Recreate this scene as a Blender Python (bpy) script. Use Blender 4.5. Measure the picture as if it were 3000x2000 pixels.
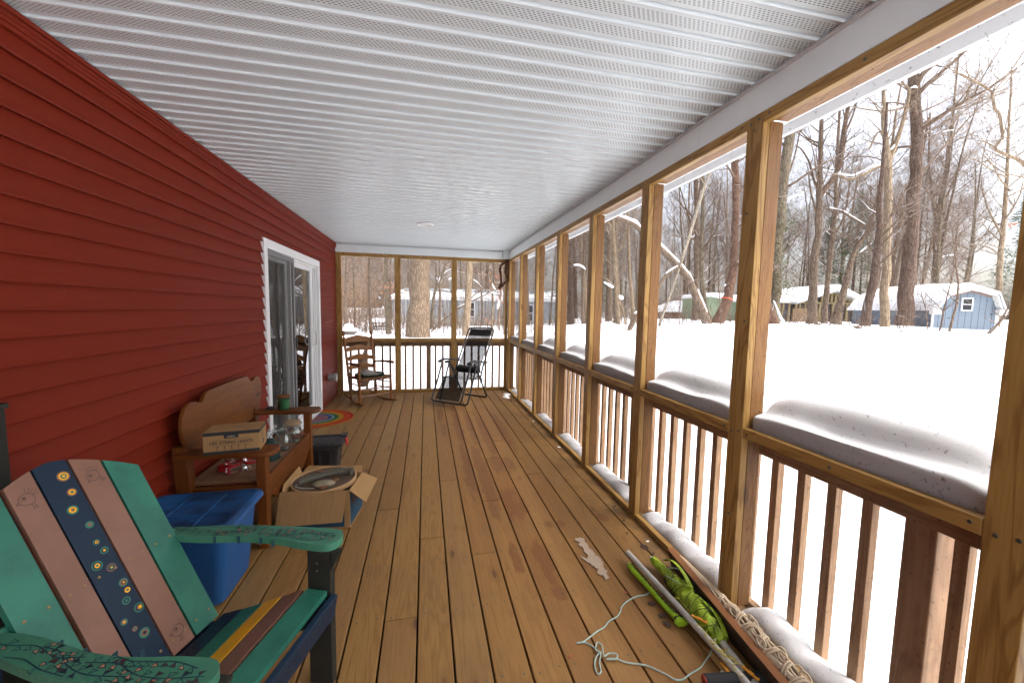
import bpy, bmesh, math, random
from math import sin, cos, pi, radians
from mathutils import Vector, Matrix, Euler, noise

S = bpy.context.scene
COL = S.collection
for o in list(bpy.data.objects):
    bpy.data.objects.remove(o, do_unlink=True)

# ------------------------------------------------------------------ camera, sky, sun, exposure
CAMX, CAMZ = 1.472, 1.485
YAW, PITCH, ROLL, FPX = 0.2201, -0.0823, 0.0177, 1134.6      # FPX: focal length in 3000-px-wide picture units
FWD = Vector((sin(YAW) * cos(PITCH), cos(YAW) * cos(PITCH), sin(PITCH)))
_r = Vector((cos(YAW), -sin(YAW), 0)); _u = _r.cross(FWD)
RGT = cos(ROLL) * _r + sin(ROLL) * _u
UPV = -sin(ROLL) * _r + cos(ROLL) * _u
CPOS = Vector((CAMX, 0, CAMZ))
cam = bpy.data.cameras.new('camera'); camo = bpy.data.objects.new('camera', cam); COL.objects.link(camo)
camo.matrix_world = Matrix(((RGT.x, UPV.x, -FWD.x, CPOS.x), (RGT.y, UPV.y, -FWD.y, CPOS.y), (RGT.z, UPV.z, -FWD.z, CPOS.z), (0, 0, 0, 1)))
cam.sensor_width = 36; cam.lens = FPX / 3000 * 36; cam.clip_start = .02; cam.clip_end = 2000
S.camera = camo

SUN_EL, SUN_AZ = radians(58), radians(120)      # azimuth measured from +y towards +x
w = bpy.data.worlds.new('World'); S.world = w; w.use_nodes = True
nt = w.node_tree; nt.nodes.clear()
sky = nt.nodes.new('ShaderNodeTexSky'); sky.sky_type = 'NISHITA'; sky.sun_disc = False
sky.sun_elevation = SUN_EL; sky.sun_rotation = SUN_AZ; sky.air_density = 1.0; sky.dust_density = 6.0; sky.ozone_density = 1.0
hs = nt.nodes.new('ShaderNodeHueSaturation'); hs.inputs['Saturation'].default_value = .55
bg = nt.nodes.new('ShaderNodeBackground'); bg.inputs['Strength'].default_value = .15
ow = nt.nodes.new('ShaderNodeOutputWorld')
nt.links.new(sky.outputs[0], hs.inputs['Color']); nt.links.new(hs.outputs[0], bg.inputs[0]); nt.links.new(bg.outputs[0], ow.inputs[0])
sl = bpy.data.lights.new('sun', 'SUN'); sl.energy = .5; sl.angle = radians(80); sl.color = (1, .99, .97)
so = bpy.data.objects.new('sun', sl); COL.objects.link(so)
so.rotation_euler = Vector((sin(SUN_AZ) * cos(SUN_EL), cos(SUN_AZ) * cos(SUN_EL), sin(SUN_EL))).to_track_quat('Z', 'Y').to_euler()
so.location = (20, 5, 30)
vs = S.view_settings
vs.view_transform = 'Standard'; vs.look = 'None'; vs.gamma = 1; vs.exposure = 2.1
vs.use_curve_mapping = False
S.cycles.use_denoising = True
S.cycles.max_bounces = 12; S.cycles.diffuse_bounces = 6; S.cycles.glossy_bounces = 4
S.cycles.transmission_bounces = 8; S.cycles.transparent_max_bounces = 24
S.cycles.sample_clamp_indirect = 8

W, L, HC, HB, ZR = 2.936, 6.947, 2.532, 2.381, .9465      # screen wall x, end wall y, ceiling, beam underside, rail top

def at(px, py, depth):
    "point seen at pixel (px, py) of the 3000 x 2000 photograph, `depth` metres along the view axis"
    return CPOS + FWD * depth + RGT * ((px - 1500) / FPX * depth) - UPV * ((py - 1000) / FPX * depth)

# ------------------------------------------------------------------ object helpers
def tag(o, label=None, cat=None, group=None, kind=None):
    if label: o['label'] = label
    if cat: o['category'] = cat
    if group: o['group'] = group
    if kind: o['kind'] = kind
    return o

def thing(name, label, cat, loc=(0, 0, 0), rz=0, group=None):
    o = bpy.data.objects.new(name, None); COL.objects.link(o)
    o.empty_display_size = .1; o.location = loc; o.rotation_euler = (0, 0, rz)
    return tag(o, label, cat, group)

def dup(root, loc, rz, scale, label=None):
    r = root.copy(); COL.objects.link(r); r.location = loc; r.rotation_euler = (0, 0, rz); r.scale = scale
    if label: r['label'] = label
    for ch in list(root.children):
        c = ch.copy(); COL.objects.link(c); c.parent = r
    return r

class MB:
    "collects faces; build() links them as ONE mesh object"
    def __init__(s): s.v = []; s.f = []; s.m = []; s.cur = 0
    def mat(s, i): s.cur = i; return s
    def add(s, vs, fs):
        b = len(s.v); s.v += [tuple(q) for q in vs]
        for f in fs: s.f.append([b + i for i in f]); s.m.append(s.cur)
        return s
    def box(s, x0, x1, y0, y1, z0, z1, M=None):
        vs = [(x0, y0, z0), (x1, y0, z0), (x1, y1, z0), (x0, y1, z0), (x0, y0, z1), (x1, y0, z1), (x1, y1, z1), (x0, y1, z1)]
        if M: vs = [M @ Vector(q) for q in vs]
        return s.add(vs, [(0, 3, 2, 1), (4, 5, 6, 7), (0, 1, 5, 4), (1, 2, 6, 5), (2, 3, 7, 6), (3, 0, 4, 7)])
    def cbox(s, c, sz, M=None):
        T = Matrix.Translation(c) @ (M or Matrix())
        return s.box(-sz[0] / 2, sz[0] / 2, -sz[1] / 2, sz[1] / 2, -sz[2] / 2, sz[2] / 2, T)
    def bar(s, a, b, wd, th, up=(0, 0, 1)):
        "rectangular bar from a to b, wd across, th along up"
        a = Vector(a); b = Vector(b); d = (b - a); ln = d.length; d = d / ln
        sd = d.cross(Vector(up)).normalized(); u = sd.cross(d)
        M = Matrix(((d.x, sd.x, u.x, a.x), (d.y, sd.y, u.y, a.y), (d.z, sd.z, u.z, a.z), (0, 0, 0, 1)))
        return s.box(0, ln, -wd / 2, wd / 2, -th / 2, th / 2, M)
    def tube(s, pts, rad, n=8, cap=True, closed=False):
        pts = [Vector(q) for q in pts]; k = len(pts)
        if not hasattr(rad, '__len__'): rad = [rad] * k
        t0 = (pts[1] - pts[0]).normalized()
        ref = Vector((0, 0, 1)) if abs(t0.z) < .9 else Vector((1, 0, 0))
        nx = t0.cross(ref).normalized(); vs = []
        for i, q in enumerate(pts):
            if closed: t = pts[(i + 1) % k] - pts[i - 1]
            else: t = pts[min(i + 1, k - 1)] - pts[max(i - 1, 0)]
            if t.length < 1e-9: t = t0
            t = t.normalized(); nx = (nx - t * nx.dot(t))
            if nx.length < 1e-6: nx = t.orthogonal()
            nx.normalize(); ny = t.cross(nx)
            for j in range(n):
                a = 2 * pi * j / n; vs.append(q + (nx * cos(a) + ny * sin(a)) * rad[i])
        fs = []
        for i in range(k if closed else k - 1):
            i2 = (i + 1) % k
            for j in range(n):
                j2 = (j + 1) % n; fs.append((i * n + j, i * n + j2, i2 * n + j2, i2 * n + j))
        if cap and not closed:
            fs.append(tuple(range(n - 1, -1, -1))); fs.append(tuple((k - 1) * n + j for j in range(n)))
        return s.add(vs, fs)
    def prism(s, poly, M, z0, z1):
        "polygon (local xy) extruded from z0 to z1 through M"
        n = len(poly)
        vs = [M @ Vector((x, y, z0)) for x, y in poly] + [M @ Vector((x, y, z1)) for x, y in poly]
        fs = [tuple(range(n - 1, -1, -1)), tuple(range(n, 2 * n))] + [(i, (i + 1) % n, n + (i + 1) % n, n + i) for i in range(n)]
        return s.add(vs, fs)
    def lathe(s, prof, n=24, M=None, capb=True, capt=True):
        M = M or Matrix(); vs = []
        for r, z in prof:
            for j in range(n):
                a = 2 * pi * j / n; vs.append(M @ Vector((r * cos(a), r * sin(a), z)))
        k = len(prof); fs = []
        for i in range(k - 1):
            for j in range(n):
                j2 = (j + 1) % n; fs.append((i * n + j, i * n + j2, (i + 1) * n + j2, (i + 1) * n + j))
        if capb: fs.append(tuple(range(n - 1, -1, -1)))
        if capt: fs.append(tuple((k - 1) * n + j for j in range(n)))
        return s.add(vs, fs)
    def flat(s, poly, M=None):
        M = M or Matrix()
        return s.add([M @ Vector((x, y, 0)) for x, y in poly], [tuple(range(len(poly)))])
    def ring(s, c, r0, r1, M, n=20, sx=1.0):
        vs = []
        for r in (r0, r1):
            for j in range(n):
                a = 2 * pi * j / n; vs.append(M @ Vector((c[0] + r * cos(a) * sx, c[1] + r * sin(a), 0)))
        if r0 <= 0: return s.add(vs[n:], [tuple(range(n))])
        return s.add(vs, [(j, n + j, n + (j + 1) % n, (j + 1) % n) for j in range(n)])
    def stroke(s, pts, wd, M):
        "thin flat painted line in the xy plane of M"
        for (x0, y0), (x1, y1) in zip(pts, pts[1:]):
            dx, dy = x1 - x0, y1 - y0; l = math.hypot(dx, dy) or 1; nx, ny = -dy / l * wd / 2, dx / l * wd / 2
            ex, ey = dx / l * wd * .3, dy / l * wd * .3
            s.add([M @ Vector(q) for q in ((x0 + nx - ex, y0 + ny - ey, 0), (x0 - nx - ex, y0 - ny - ey, 0), (x1 - nx + ex, y1 - ny + ey, 0), (x1 + nx + ex, y1 + ny + ey, 0))], [(0, 1, 2, 3)])
        return s
    def text(s, body, size, M, align='CENTER', bold=.0):
        cu = bpy.data.curves.new('t', 'FONT'); cu.body = body; cu.size = size; cu.align_x = align; cu.resolution_u = 3; cu.offset = bold * size
        o = bpy.data.objects.new('t', cu); COL.objects.link(o)
        me = bpy.data.meshes.new_from_object(o.evaluated_get(bpy.context.evaluated_depsgraph_get()))
        s.add([M @ q.co for q in me.vertices], [tuple(p.vertices) for p in me.polygons])
        bpy.data.objects.remove(o); bpy.data.meshes.remove(me); bpy.data.curves.remove(cu)
        return s
    def build(s, name, mats, parent=None, smooth=False, bevel=0, world=False, fixn=True, seg=2, angle=35):
        me = bpy.data.meshes.new(name); me.from_pydata(s.v, [], s.f)
        if not isinstance(mats, (list, tuple)): mats = [mats]
        for m in mats: me.materials.append(m)
        me.polygons.foreach_set('material_index', s.m)
        if fixn:
            bm = bmesh.new(); bm.from_mesh(me); bmesh.ops.recalc_face_normals(bm, faces=bm.faces); bm.to_mesh(me); bm.free()
        if smooth: me.shade_smooth() if smooth is True else me.shade_smooth()
        o = bpy.data.objects.new(name, me); COL.objects.link(o)
        if smooth == 'auto':
            bm = bmesh.new(); bm.from_mesh(me)
            for e in bm.edges:
                if len(e.link_faces) == 2 and e.calc_face_angle(0) > radians(angle): e.smooth = False
            bm.to_mesh(me); bm.free()
        if parent:
            o.parent = parent
            if world:
                o.matrix_parent_inverse = (Matrix.Translation(parent.location) @ Matrix.Rotation(parent.rotation_euler.z, 4, 'Z')).inverted()
        if bevel:
            b = o.modifiers.new('Bevel', 'BEVEL'); b.width = bevel; b.segments = seg; b.limit_method = 'ANGLE'; b.angle_limit = radians(40)
        return o

def frame(o, x, y=None, z=None):
    "matrix with origin o and axes x, y (z = x cross y unless given)"
    x = Vector(x).normalized(); y = Vector(y); z = z or x.cross(y).normalized(); y = z.cross(x)
    o = Vector(o)
    return Matrix(((x.x, y.x, z.x, o.x), (x.y, y.y, z.y, o.y), (x.z, y.z, z.z, o.z), (0, 0, 0, 1)))

def spline(pts, n=6):
    "Catmull-Rom through pts"
    P = [Vector(q) for q in pts]; P = [P[0] * 2 - P[1]] + P + [P[-1] * 2 - P[-2]]; out = []
    for i in range(1, len(P) - 2):
        for k in range(n):
            t = k / n; a, b, c, d = P[i - 1:i + 3]
            out.append(.5 * ((2 * b) + (c - a) * t + (2 * a - 5 * b + 4 * c - d) * t * t + (3 * b - a - 3 * c + d) * t ** 3))
    out.append(P[-2]); return out

# ------------------------------------------------------------------ materials
class NT:
    def __init__(s, name):
        s.m = bpy.data.materials.new(name); s.m.use_nodes = True; s.t = s.m.node_tree
        s.b = s.t.nodes['Principled BSDF']; s.out = s.t.nodes['Material Output']
    def n(s, ty, **kw):
        q = s.t.nodes.new('ShaderNode' + ty)
        for k, v in kw.items():
            if k.startswith('i_'):
                key = k[2:]; key = int(key) if key.isdigit() else key.replace('_', ' ')
                s.put(q.inputs[key], v)
            else: setattr(q, k, v)
        return q
    def put(s, sock, v):
        if hasattr(v, 'is_output') or isinstance(v, bpy.types.NodeSocket): s.t.links.new(v, sock)
        elif isinstance(v, (tuple, list)) and sock.type == 'RGBA' and len(v) == 3: sock.default_value = (*v, 1)
        else: sock.default_value = v
    def math(s, op, a, b=0., c=0.):
        q = s.n('Math', operation=op)
        for i, v in enumerate((a, b, c)): s.put(q.inputs[i], v)
        return q.outputs[0]
    def mix(s, f, a, b, mode='MIX'):
        q = s.n('Mix', data_type='RGBA', blend_type=mode)
        s.put(q.inputs[0], f); s.put(q.inputs[6], a); s.put(q.inputs[7], b); return q.outputs[2]
    def ramp(s, f, lo, hi, a=0., b=1.):
        q = s.n('MapRange', clamp=True); s.put(q.inputs[0], f); s.put(q.inputs[1], lo); s.put(q.inputs[2], hi); s.put(q.inputs[3], a); s.put(q.inputs[4], b)
        return q.outputs[0]
    def obj(s): return s.n('TexCoord').outputs['Object']
    def pos(s): return s.n('NewGeometry').outputs['Position']
    def sep(s, v):
        q = s.n('SeparateXYZ'); s.put(q.inputs[0], v); return q.outputs
    def comb(s, x, y, z):
        q = s.n('CombineXYZ')
        for i, v in enumerate((x, y, z)): s.put(q.inputs[i], v)
        return q.outputs[0]
    def mapping(s, v, scale=(1, 1, 1), loc=(0, 0, 0), rot=(0, 0, 0)):
        q = s.n('Mapping'); s.put(q.inputs[0], v); q.inputs['Scale'].default_value = scale; s.put(q.inputs['Location'], loc); q.inputs['Rotation'].default_value = rot
        return q.outputs[0]
    def noise(s, v, scale=5, detail=4, rough=.55, dist=0.):
        q = s.n('TexNoise'); s.put(q.inputs['Vector'], v)
        q.inputs['Scale'].default_value = scale; q.inputs['Detail'].default_value = detail; q.inputs['Roughness'].default_value = rough; q.inputs['Distortion'].default_value = dist
        return q.outputs[0]
    def vor(s, v, scale=5, feature='F1', rnd=1.):
        q = s.n('TexVoronoi', feature=feature); s.put(q.inputs['Vector'], v); q.inputs['Scale'].default_value = scale; q.inputs['Randomness'].default_value = rnd
        return q.outputs
    def rnd(s): return s.n('NewGeometry').outputs['Random Per Island']
    def bump(s, h, strength=.3, dist=.01):
        q = s.n('Bump'); s.put(q.inputs['Height'], h); q.inputs['Strength'].default_value = strength; q.inputs['Distance'].default_value = dist
        s.t.links.new(q.outputs[0], s.b.inputs['Normal'])
    def fin(s, col=None, rough=None, spec=None, metal=None):
        if col is not None: s.put(s.b.inputs['Base Color'], col)
        if rough is not None: s.put(s.b.inputs['Roughness'], rough)
        if spec is not None: s.put(s.b.inputs['Specular IOR Level'], spec)
        if metal is not None: s.put(s.b.inputs['Metallic'], metal)
        return s.m

def m_wood(name, base, dark, axis=0, rings=9, rough=.55, var=.25, spec=.35, knots=True, fine=1.0, dirt=0.0, edge=None, streak=.8):
    "lumber with stretched growth rings along `axis`, one look per board"
    q = NT(name); c = q.obj(); r = q.rnd()
    off = q.comb(q.math('MULTIPLY', r, 37.3), q.math('MULTIPLY', r, 91.7), q.math('MULTIPLY', r, 53.1))
    sc = [1, 1, 1]; sc[axis] = .09
    v = q.mapping(c, tuple(sc), off)
    warp = q.noise(v, 6, 2, .5)
    n1 = q.noise(v, 11, 3, .5, 1.2)
    ring = q.math('SINE', q.math('MULTIPLY', q.math('ADD', n1, q.math('MULTIPLY', warp, .4)), rings * 6.28))
    ring = q.ramp(ring, -.2, 1.0)
    sc2 = [55 * fine] * 3; sc2[axis] = 2.2
    fib = q.noise(q.mapping(c, tuple(sc2), off), 3, 3, .6)
    f = q.math('MULTIPLY', q.math('ADD', q.math('MULTIPLY', ring, streak), q.math('MULTIPLY', q.ramp(fib, .35, .7), .45)), .72)
    col = q.mix(f, base, dark)
    big = q.noise(q.mapping(c, (1, 1, 1), off), 1.3, 3)
    col = q.mix(q.ramp(big, .3, .75, 0, var), col, tuple(x * .55 for x in dark))
    hue = q.math('MULTIPLY_ADD', r, var * 1.1, 1 - var * .55)
    g = q.n('Gamma'); q.put(g.inputs[0], col); q.put(g.inputs[1], q.math('DIVIDE', 1., hue)); col = g.outputs[0]
    if knots:
        sk = [5, 5, 5]; sk[axis] = 1.6
        d = q.vor(q.mapping(c, tuple(sk), off), 1.0)[0]
        col = q.mix(q.ramp(d, .05, .11, .75, 0), col, tuple(x * .35 for x in dark))
    if dirt:
        dn = q.noise(c, 9, 6, .7)
        col = q.mix(q.ramp(dn, .52, .75, 0, dirt), col, (.03, .025, .02))
    q.bump(q.math('ADD', q.math('MULTIPLY', fib, .6), q.math('MULTIPLY', ring, .4)), .25, .002)
    return q.fin(col, q.ramp(fib, .2, .8, rough - .1, rough + .12), spec)

def m_paint(name, col, rough=.4, worn=None, spec=.45, amt=.25, sc=6):
    "painted or moulded surface with soft mottling"
    q = NT(name); c = q.obj()
    n = q.noise(c, sc, 5, .65)
    k = q.mix(q.ramp(n, .35, .75, 0, amt), col, worn or tuple(x * .6 for x in col))
    n2 = q.noise(c, sc * 14, 3, .6)
    q.bump(n2, .12, .001)
    return q.fin(k, q.ramp(n2, .3, .7, max(.05, rough - .08), rough + .1), spec)

def m_plain(name, col, rough=.5, metal=0., spec=.5):
    q = NT(name); n = q.noise(q.obj(), 30, 4, .6)
    return q.fin(q.mix(q.ramp(n, .3, .8, 0, .3), col, tuple(x * .7 for x in col)), rough, spec, metal)

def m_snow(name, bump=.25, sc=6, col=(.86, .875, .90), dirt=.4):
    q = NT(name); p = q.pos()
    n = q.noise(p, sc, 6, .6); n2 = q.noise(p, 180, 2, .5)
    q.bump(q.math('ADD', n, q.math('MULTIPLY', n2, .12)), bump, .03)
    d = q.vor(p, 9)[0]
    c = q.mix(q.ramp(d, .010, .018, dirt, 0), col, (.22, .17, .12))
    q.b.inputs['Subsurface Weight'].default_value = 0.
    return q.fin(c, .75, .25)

def m_bark(name, base, dark, vs=1.0, snow=.75, moss=None):
    q = NT(name); c = q.obj()
    v = q.mapping(c, (7 * vs, 7 * vs, 1.1 * vs))
    n = q.noise(v, 2.2, 6, .7, .6)
    w_ = q.vor(q.mapping(c, (16 * vs, 16 * vs, 2.2 * vs)), 1.0, 'DISTANCE_TO_EDGE')[0]
    r = q.n('ObjectInfo').outputs['Random']
    col = q.mix(q.ramp(n, .3, .7), base, dark)
    col = q.mix(q.ramp(w_, .02, .2, .7, 0), col, tuple(x * .45 for x in dark))
    col = q.mix(q.math('MULTIPLY', r, .35), col, tuple(x * .6 for x in dark))
    if moss: col = q.mix(q.ramp(q.noise(c, 1.2, 4), .5, .65, 0, .6), col, moss)
    g = q.n('NewGeometry'); nz = q.sep(g.outputs['Normal'])[2]
    sn = q.math('MULTIPLY', q.ramp(nz, .55, .85), q.ramp(q.noise(q.pos(), 1.6, 3), .42, .52, 0, snow))
    col = q.mix(sn, col, (.85, .87, .9))
    q.bump(q.math('ADD', n, q.math('MULTIPLY', q.ramp(w_, 0, .25), 1.2)), .7, .03)
    return q.fin(col, .9, .15)
# ------------------------------------------------------------------ shared materials
PTB, PTD = (.46, .285, .09), (.22, .105, .024)
FR = [m_wood('frame_lumber_' + 'xyz'[a], PTB, PTD, a, 7, .5, .30) for a in range(3)]
CED = [m_wood('backing_lumber_' + 'xyz'[a], (.29, .148, .044), (.17, .073, .02), a, 11, .55, .3, fine=.8) for a in range(3)]
RLW = [m_wood('railing_lumber_' + 'xyz'[a], (.46, .30, .175), (.29, .17, .095), a, 6, .7, .3, dirt=.35) for a in range(3)]
WHITE = m_paint('white_vinyl', (.78, .79, .80), .35, amt=.12)
EAVEW = m_paint('white_eave_paint', (.70, .70, .71), .5, amt=.2)
TRIMW = m_paint('white_trim_coil', (.79, .85, .87), .38, amt=.12)
BLACKP = m_plain('black_plastic', (.018, .018, .02), .45)
STEEL = m_plain('screw_steel', (.10, .11, .10), .4, .8)

def m_screen(name, base, graze, col):
    "woven insect screen: threads hide more of what is behind at a slant"
    q = NT(name); lw = q.n('LayerWeight'); lw.inputs['Blend'].default_value = .5
    f = q.math('MULTIPLY_ADD', q.math('POWER', lw.outputs['Facing'], 3.), graze, base)
    sp = q.noise(q.obj(), 70, 3, .7)
    f = q.math('ADD', f, q.ramp(sp, .62, .70, 0, .5))
    d = q.n('BsdfDiffuse'); q.put(d.inputs[0], col); t = q.n('BsdfTransparent')
    mx = q.n('MixShader'); q.put(mx.inputs[0], f); q.put(mx.inputs[1], t.outputs[0]); q.put(mx.inputs[2], d.outputs[0])
    q.t.links.new(mx.outputs[0], q.out.inputs[0]); return q.m
SCREEN = m_screen('insect_screen_mesh', .20, .60, (.16, .13, .105))

def m_glass(name, tint=(1, 1, 1), amt=1.0, rough=.0):
    q = NT(name); fr = q.n('Fresnel'); fr.inputs[0].default_value = 1.5
    g = q.n('BsdfGlossy'); g.inputs['Roughness'].default_value = rough; t = q.n('BsdfTransparent'); q.put(t.inputs[0], tint)
    mx = q.n('MixShader'); q.put(mx.inputs[0], q.math('MULTIPLY', fr.outputs[0], amt)); q.put(mx.inputs[1], t.outputs[0]); q.put(mx.inputs[2], g.outputs[0])
    q.t.links.new(mx.outputs[0], q.out.inputs[0]); return q.m

# ------------------------------------------------------------------ deck floor
WET = [(1.88, 5.05, .054, .86), (1.86, 3.56, .050, .64), (2.03, 4.91, .050, .82), (1.98, 3.38, .054, .72), (2.17, 4.66, .060, .89), (2.14, 3.56, .052, .21), (2.24, 3.53, .060, .19), (2.40, 4.63, .055, .76), (2.11, 2.80, .072, .24), (2.20, 2.75, .027, .13), (2.39, 2.46, .031, .05),
       (2.31, 2.47, .023, .04), (1.69, 4.70, .036, .30), (2.00, 2.16, .030, .15), (2.16, 2.09, .044, .19), (2.52, 2.44, .014, .02), (2.28, 3.22, .015, .04), (2.72, 2.47, .033, .05), (1.67, 5.45, .045, .34), (1.97, 2.82, .029, .20), (2.16, 1.82, .039, .05)]
def m_deck():
    q = NT('deck_boards'); c = q.obj(); r = q.rnd()
    off = q.comb(q.math('MULTIPLY', r, 37.3), q.math('MULTIPLY', r, 91.7), 0.)
    v = q.mapping(c, (1, .075, 1), off)
    wn = q.noise(v, 7, 2, .5); n1 = q.noise(v, 11, 3, .5, 1.0)
    ring = q.ramp(q.math('SINE', q.math('MULTIPLY', q.math('ADD', n1, q.math('MULTIPLY', wn, .5)), 52.)), -.1, 1.)
    fib = q.noise(q.mapping(c, (70, 2.4, 70), off), 2.5, 3, .6)
    f = q.math('ADD', q.math('MULTIPLY', ring, .42), q.math('MULTIPLY', q.ramp(fib, .35, .7), .35))
    col = q.mix(f, (.285, .154, .044), (.165, .080, .020))
    col = q.mix(q.math('MULTIPLY', r, .7), col, (.19, .088, .024))
    col = q.mix(q.ramp(q.math('FRACT', q.math('MULTIPLY', r, 7.77)), .8, 1, 0, .4), col, (.26, .155, .065))
    d = q.vor(q.mapping(c, (5.2, 1.7, 4), off), 1.0)[0]
    col = q.mix(q.ramp(d, .07, .16, .35, 0), col, (.13, .062, .02))
    col = q.mix(q.ramp(d, .045, .075, .85, 0), col, (.075, .035, .014))
    col = q.mix(q.ramp(q.noise(c, 2.2, 6, .65), .5, .75, 0, .38), col, (.115, .07, .035))
    # water drips from the seams: dark wet patches in the middle of the porch and along the screen wall
    x, y, z = q.sep(c)
    mid = q.math('MULTIPLY', q.ramp(q.math('ABSOLUTE', q.math('SUBTRACT', x, 2.05)), .25, .6, 1, 0), q.ramp(q.math('ABSOLUTE', q.math('SUBTRACT', y, 3.9)), 1.1, 2.4, 1, 0))
    mid = q.math('MAXIMUM', mid, q.math('MULTIPLY', q.ramp(q.math('ABSOLUTE', q.math('SUBTRACT', x, 2.45)), .15, .45, .8, 0), q.ramp(y, 1.2, 3.5, .85, 0)))
    wet = q.noise(q.mapping(c, (7.5, .62, 1), off), 1.3, 3, .5)
    wet = q.math('MULTIPLY', q.ramp(wet, .50, .56), q.ramp(mid, .1, .5))
    col = q.mix(q.math('MULTIPLY', mid, .28), col, (.23, .10, .028))
    col = q.mix(q.math('MULTIPLY', wet, .22), col, (.125, .050, .013))
    wn1 = q.noise(q.mapping(c, (16, 4, 1), off), 1.5, 5, .7); best = None      # puddles left by the drips
    for cx, cy, rx, ry in WET:
        d1 = q.math('DIVIDE', q.math('SUBTRACT', x, cx), rx); d2 = q.math('DIVIDE', q.math('SUBTRACT', y, cy), ry)
        d1 = q.math('ADD', q.math('POWER', q.math('ABSOLUTE', d1), 2.6), q.math('POWER', q.math('ABSOLUTE', d2), 2.6))
        best = d1 if best is None else q.math('MINIMUM', best, d1)
    pud = q.ramp(q.math('ADD', best, q.math('MULTIPLY', q.math('SUBTRACT', wn1, .5), 5.5)), .65, 1.25, 1, 0)
    col = q.mix(q.math('MULTIPLY', pud, .66), col, (.125, .042, .008))
    wet = q.math('MAXIMUM', wet, pud)
    edge = q.ramp(x, 2.62, 2.93, 0, 1)
    dirt = q.math('MULTIPLY', edge, q.ramp(q.noise(c, 6, 5, .7), .42, .65, 0, .75))
    col = q.mix(dirt, col, (.055, .038, .022))
    q.bump(q.math('ADD', q.math('MULTIPLY', fib, .7), q.math('MULTIPLY', ring, .3)), .35, .003)
    return q.fin(col, q.math('MULTIPLY_ADD', wet, -.10, q.ramp(fib, .2, .8, .45, .7)), .4)
DECK = m_deck()
UNDER = m_plain('dark_underlay', (.012, .01, .008), .9)  # near-black sheet added below the boards, keeps snow light out of the gaps
random.seed(5)
mb = MB()
k = -9; xs = []
while 1.278 + .155 * k < W + .05: xs.append(1.278 + .155 * k); k += 1
for i, x in enumerate(xs):
    cuts = [-2.2]
    yj = 2.45 + (i * 37 % 5) * .42 - (1.9 if i % 3 == 0 else 0)
    for c in (yj - 3.66, yj, yj + 3.66):
        if c < L: cuts.append(c)
    cuts.append(L + .12)
    for a, b in zip(cuts, cuts[1:]):
        mb.box(max(x + .004, .002), min(x + .151, W + .125), a + .0015, b - .0015, -.03 + random.uniform(-.001, 0), random.uniform(-.0015, 0))
for i, x in enumerate(xs):           # screw heads over the joists
    for j in range(-1, 18):
        y = .2 + j * .406
        for dx in (.032, .122):
            mb.mat(1).lathe([(.0042, .0004), (.0036, .0012)], 8, Matrix.Translation((max(x, 0) + dx, y + random.uniform(-.01, .01), 0)), False)
mb.mat(2).box(-.1, W + .12, -2.2, L + .12, -.12, -.06)
deck = mb.build('deck_floor', [DECK, STEEL, UNDER], bevel=0)
tag(deck, 'brown stained timber deck boards with wet patches', kind='structure')
bv = deck.modifiers.new('Bevel', 'BEVEL'); bv.width = .004; bv.segments = 2; bv.limit_method = 'ANGLE'; bv.angle_limit = radians(60)

# ------------------------------------------------------------------ house wall with clapboard siding
def m_siding():
    q = NT('red_clapboard'); c = q.obj()
    n = q.noise(q.mapping(c, (1, .5, 4)), 2.0, 5, .6)
    grain = q.noise(q.mapping(c, (1, 3, 60)), 5, 4, .65)
    col = q.mix(q.ramp(n, .3, .75, 0, .45), (.178, .0178, .0062), (.142, .0146, .0052))
    col = q.mix(q.ramp(q.noise(c, 26, 3, .6), .72, .80, 0, .35), col, (.32, .16, .13))
    q.bump(grain, .16, .002)
    return q.fin(col, q.ramp(grain, .2, .8, .5, .64), .14)
SIDE = m_siding()
LAP = .1018
hw = thing('house_wall', 'dark red clapboard house wall along the whole porch', 'wall', (0, 3, 0))
mb = MB(); z = 2.2695 - LAP * 23
DY0, DY1, DZ = 3.99, 5.885, 2.10
def lap(y0, y1, a, b, za, zb):
    xb = lambda zz: .031 - .026 * ((zz - a) / (b - a)) ** .8
    zs_ = [za + (zb - za) * t for t in (0, .12, .35, .65, 1)]
    for z0_, z1_ in zip(zs_, zs_[1:]): mb.add([(xb(z0_), y0, z0_), (xb(z0_), y1, z0_), (xb(z1_), y1, z1_), (xb(z1_), y0, z1_)], [(0, 1, 2, 3)])
    if za == a:
        mb.add([(.0, y0, a), (.0, y1, a), (.0292, y1, a - .005), (.0292, y0, a - .005)], [(0, 1, 2, 3)])
        mb.add([(.0292, y0, a - .005), (.0292, y1, a - .005), (.031, y1, a), (.031, y0, a)], [(0, 1, 2, 3)])
while z < 2.46:
    a, b = z, z + LAP
    lap(-2.2, DY0, a, b, a, b); lap(DY1, L + .14, a, b, a, b)
    if b > DZ: lap(DY0, DY1, a, b, max(a, DZ), b)
    z += LAP
mb.build('siding', SIDE, hw, world=True, fixn=False)
mb = MB()
for (za, zb, xo) in ((2.462, 2.500, .036), (2.500, HC - .0118, .044), (2.478, 2.484, .042), (2.444, 2.462, .032)):
    mb.box(.0, xo, -2.2, L + .0, za + .0005, zb - .0005)
mb.build('frieze_trim', SIDE, hw, world=True, bevel=.003)
mb = MB(); mb.box(-6, -.25, -2.3, L + .14, -.6, 2.9)
for q in ((-.25, -.001, -2.3, DY0 + .03, -.6, 2.9), (-.25, -.001, DY1 - .03, L + .14, -.6, 2.9), (-.25, -.001, DY0 + .03, DY1 - .03, DZ - .03, 2.9), (-.25, -.001, DY0 + .03, DY1 - .03, -.6, -.01)):
    mb.box(*q)
mb.build('wall_core', m_plain('dim_room', (.10, .085, .075), .9), hw, world=True)

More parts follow.
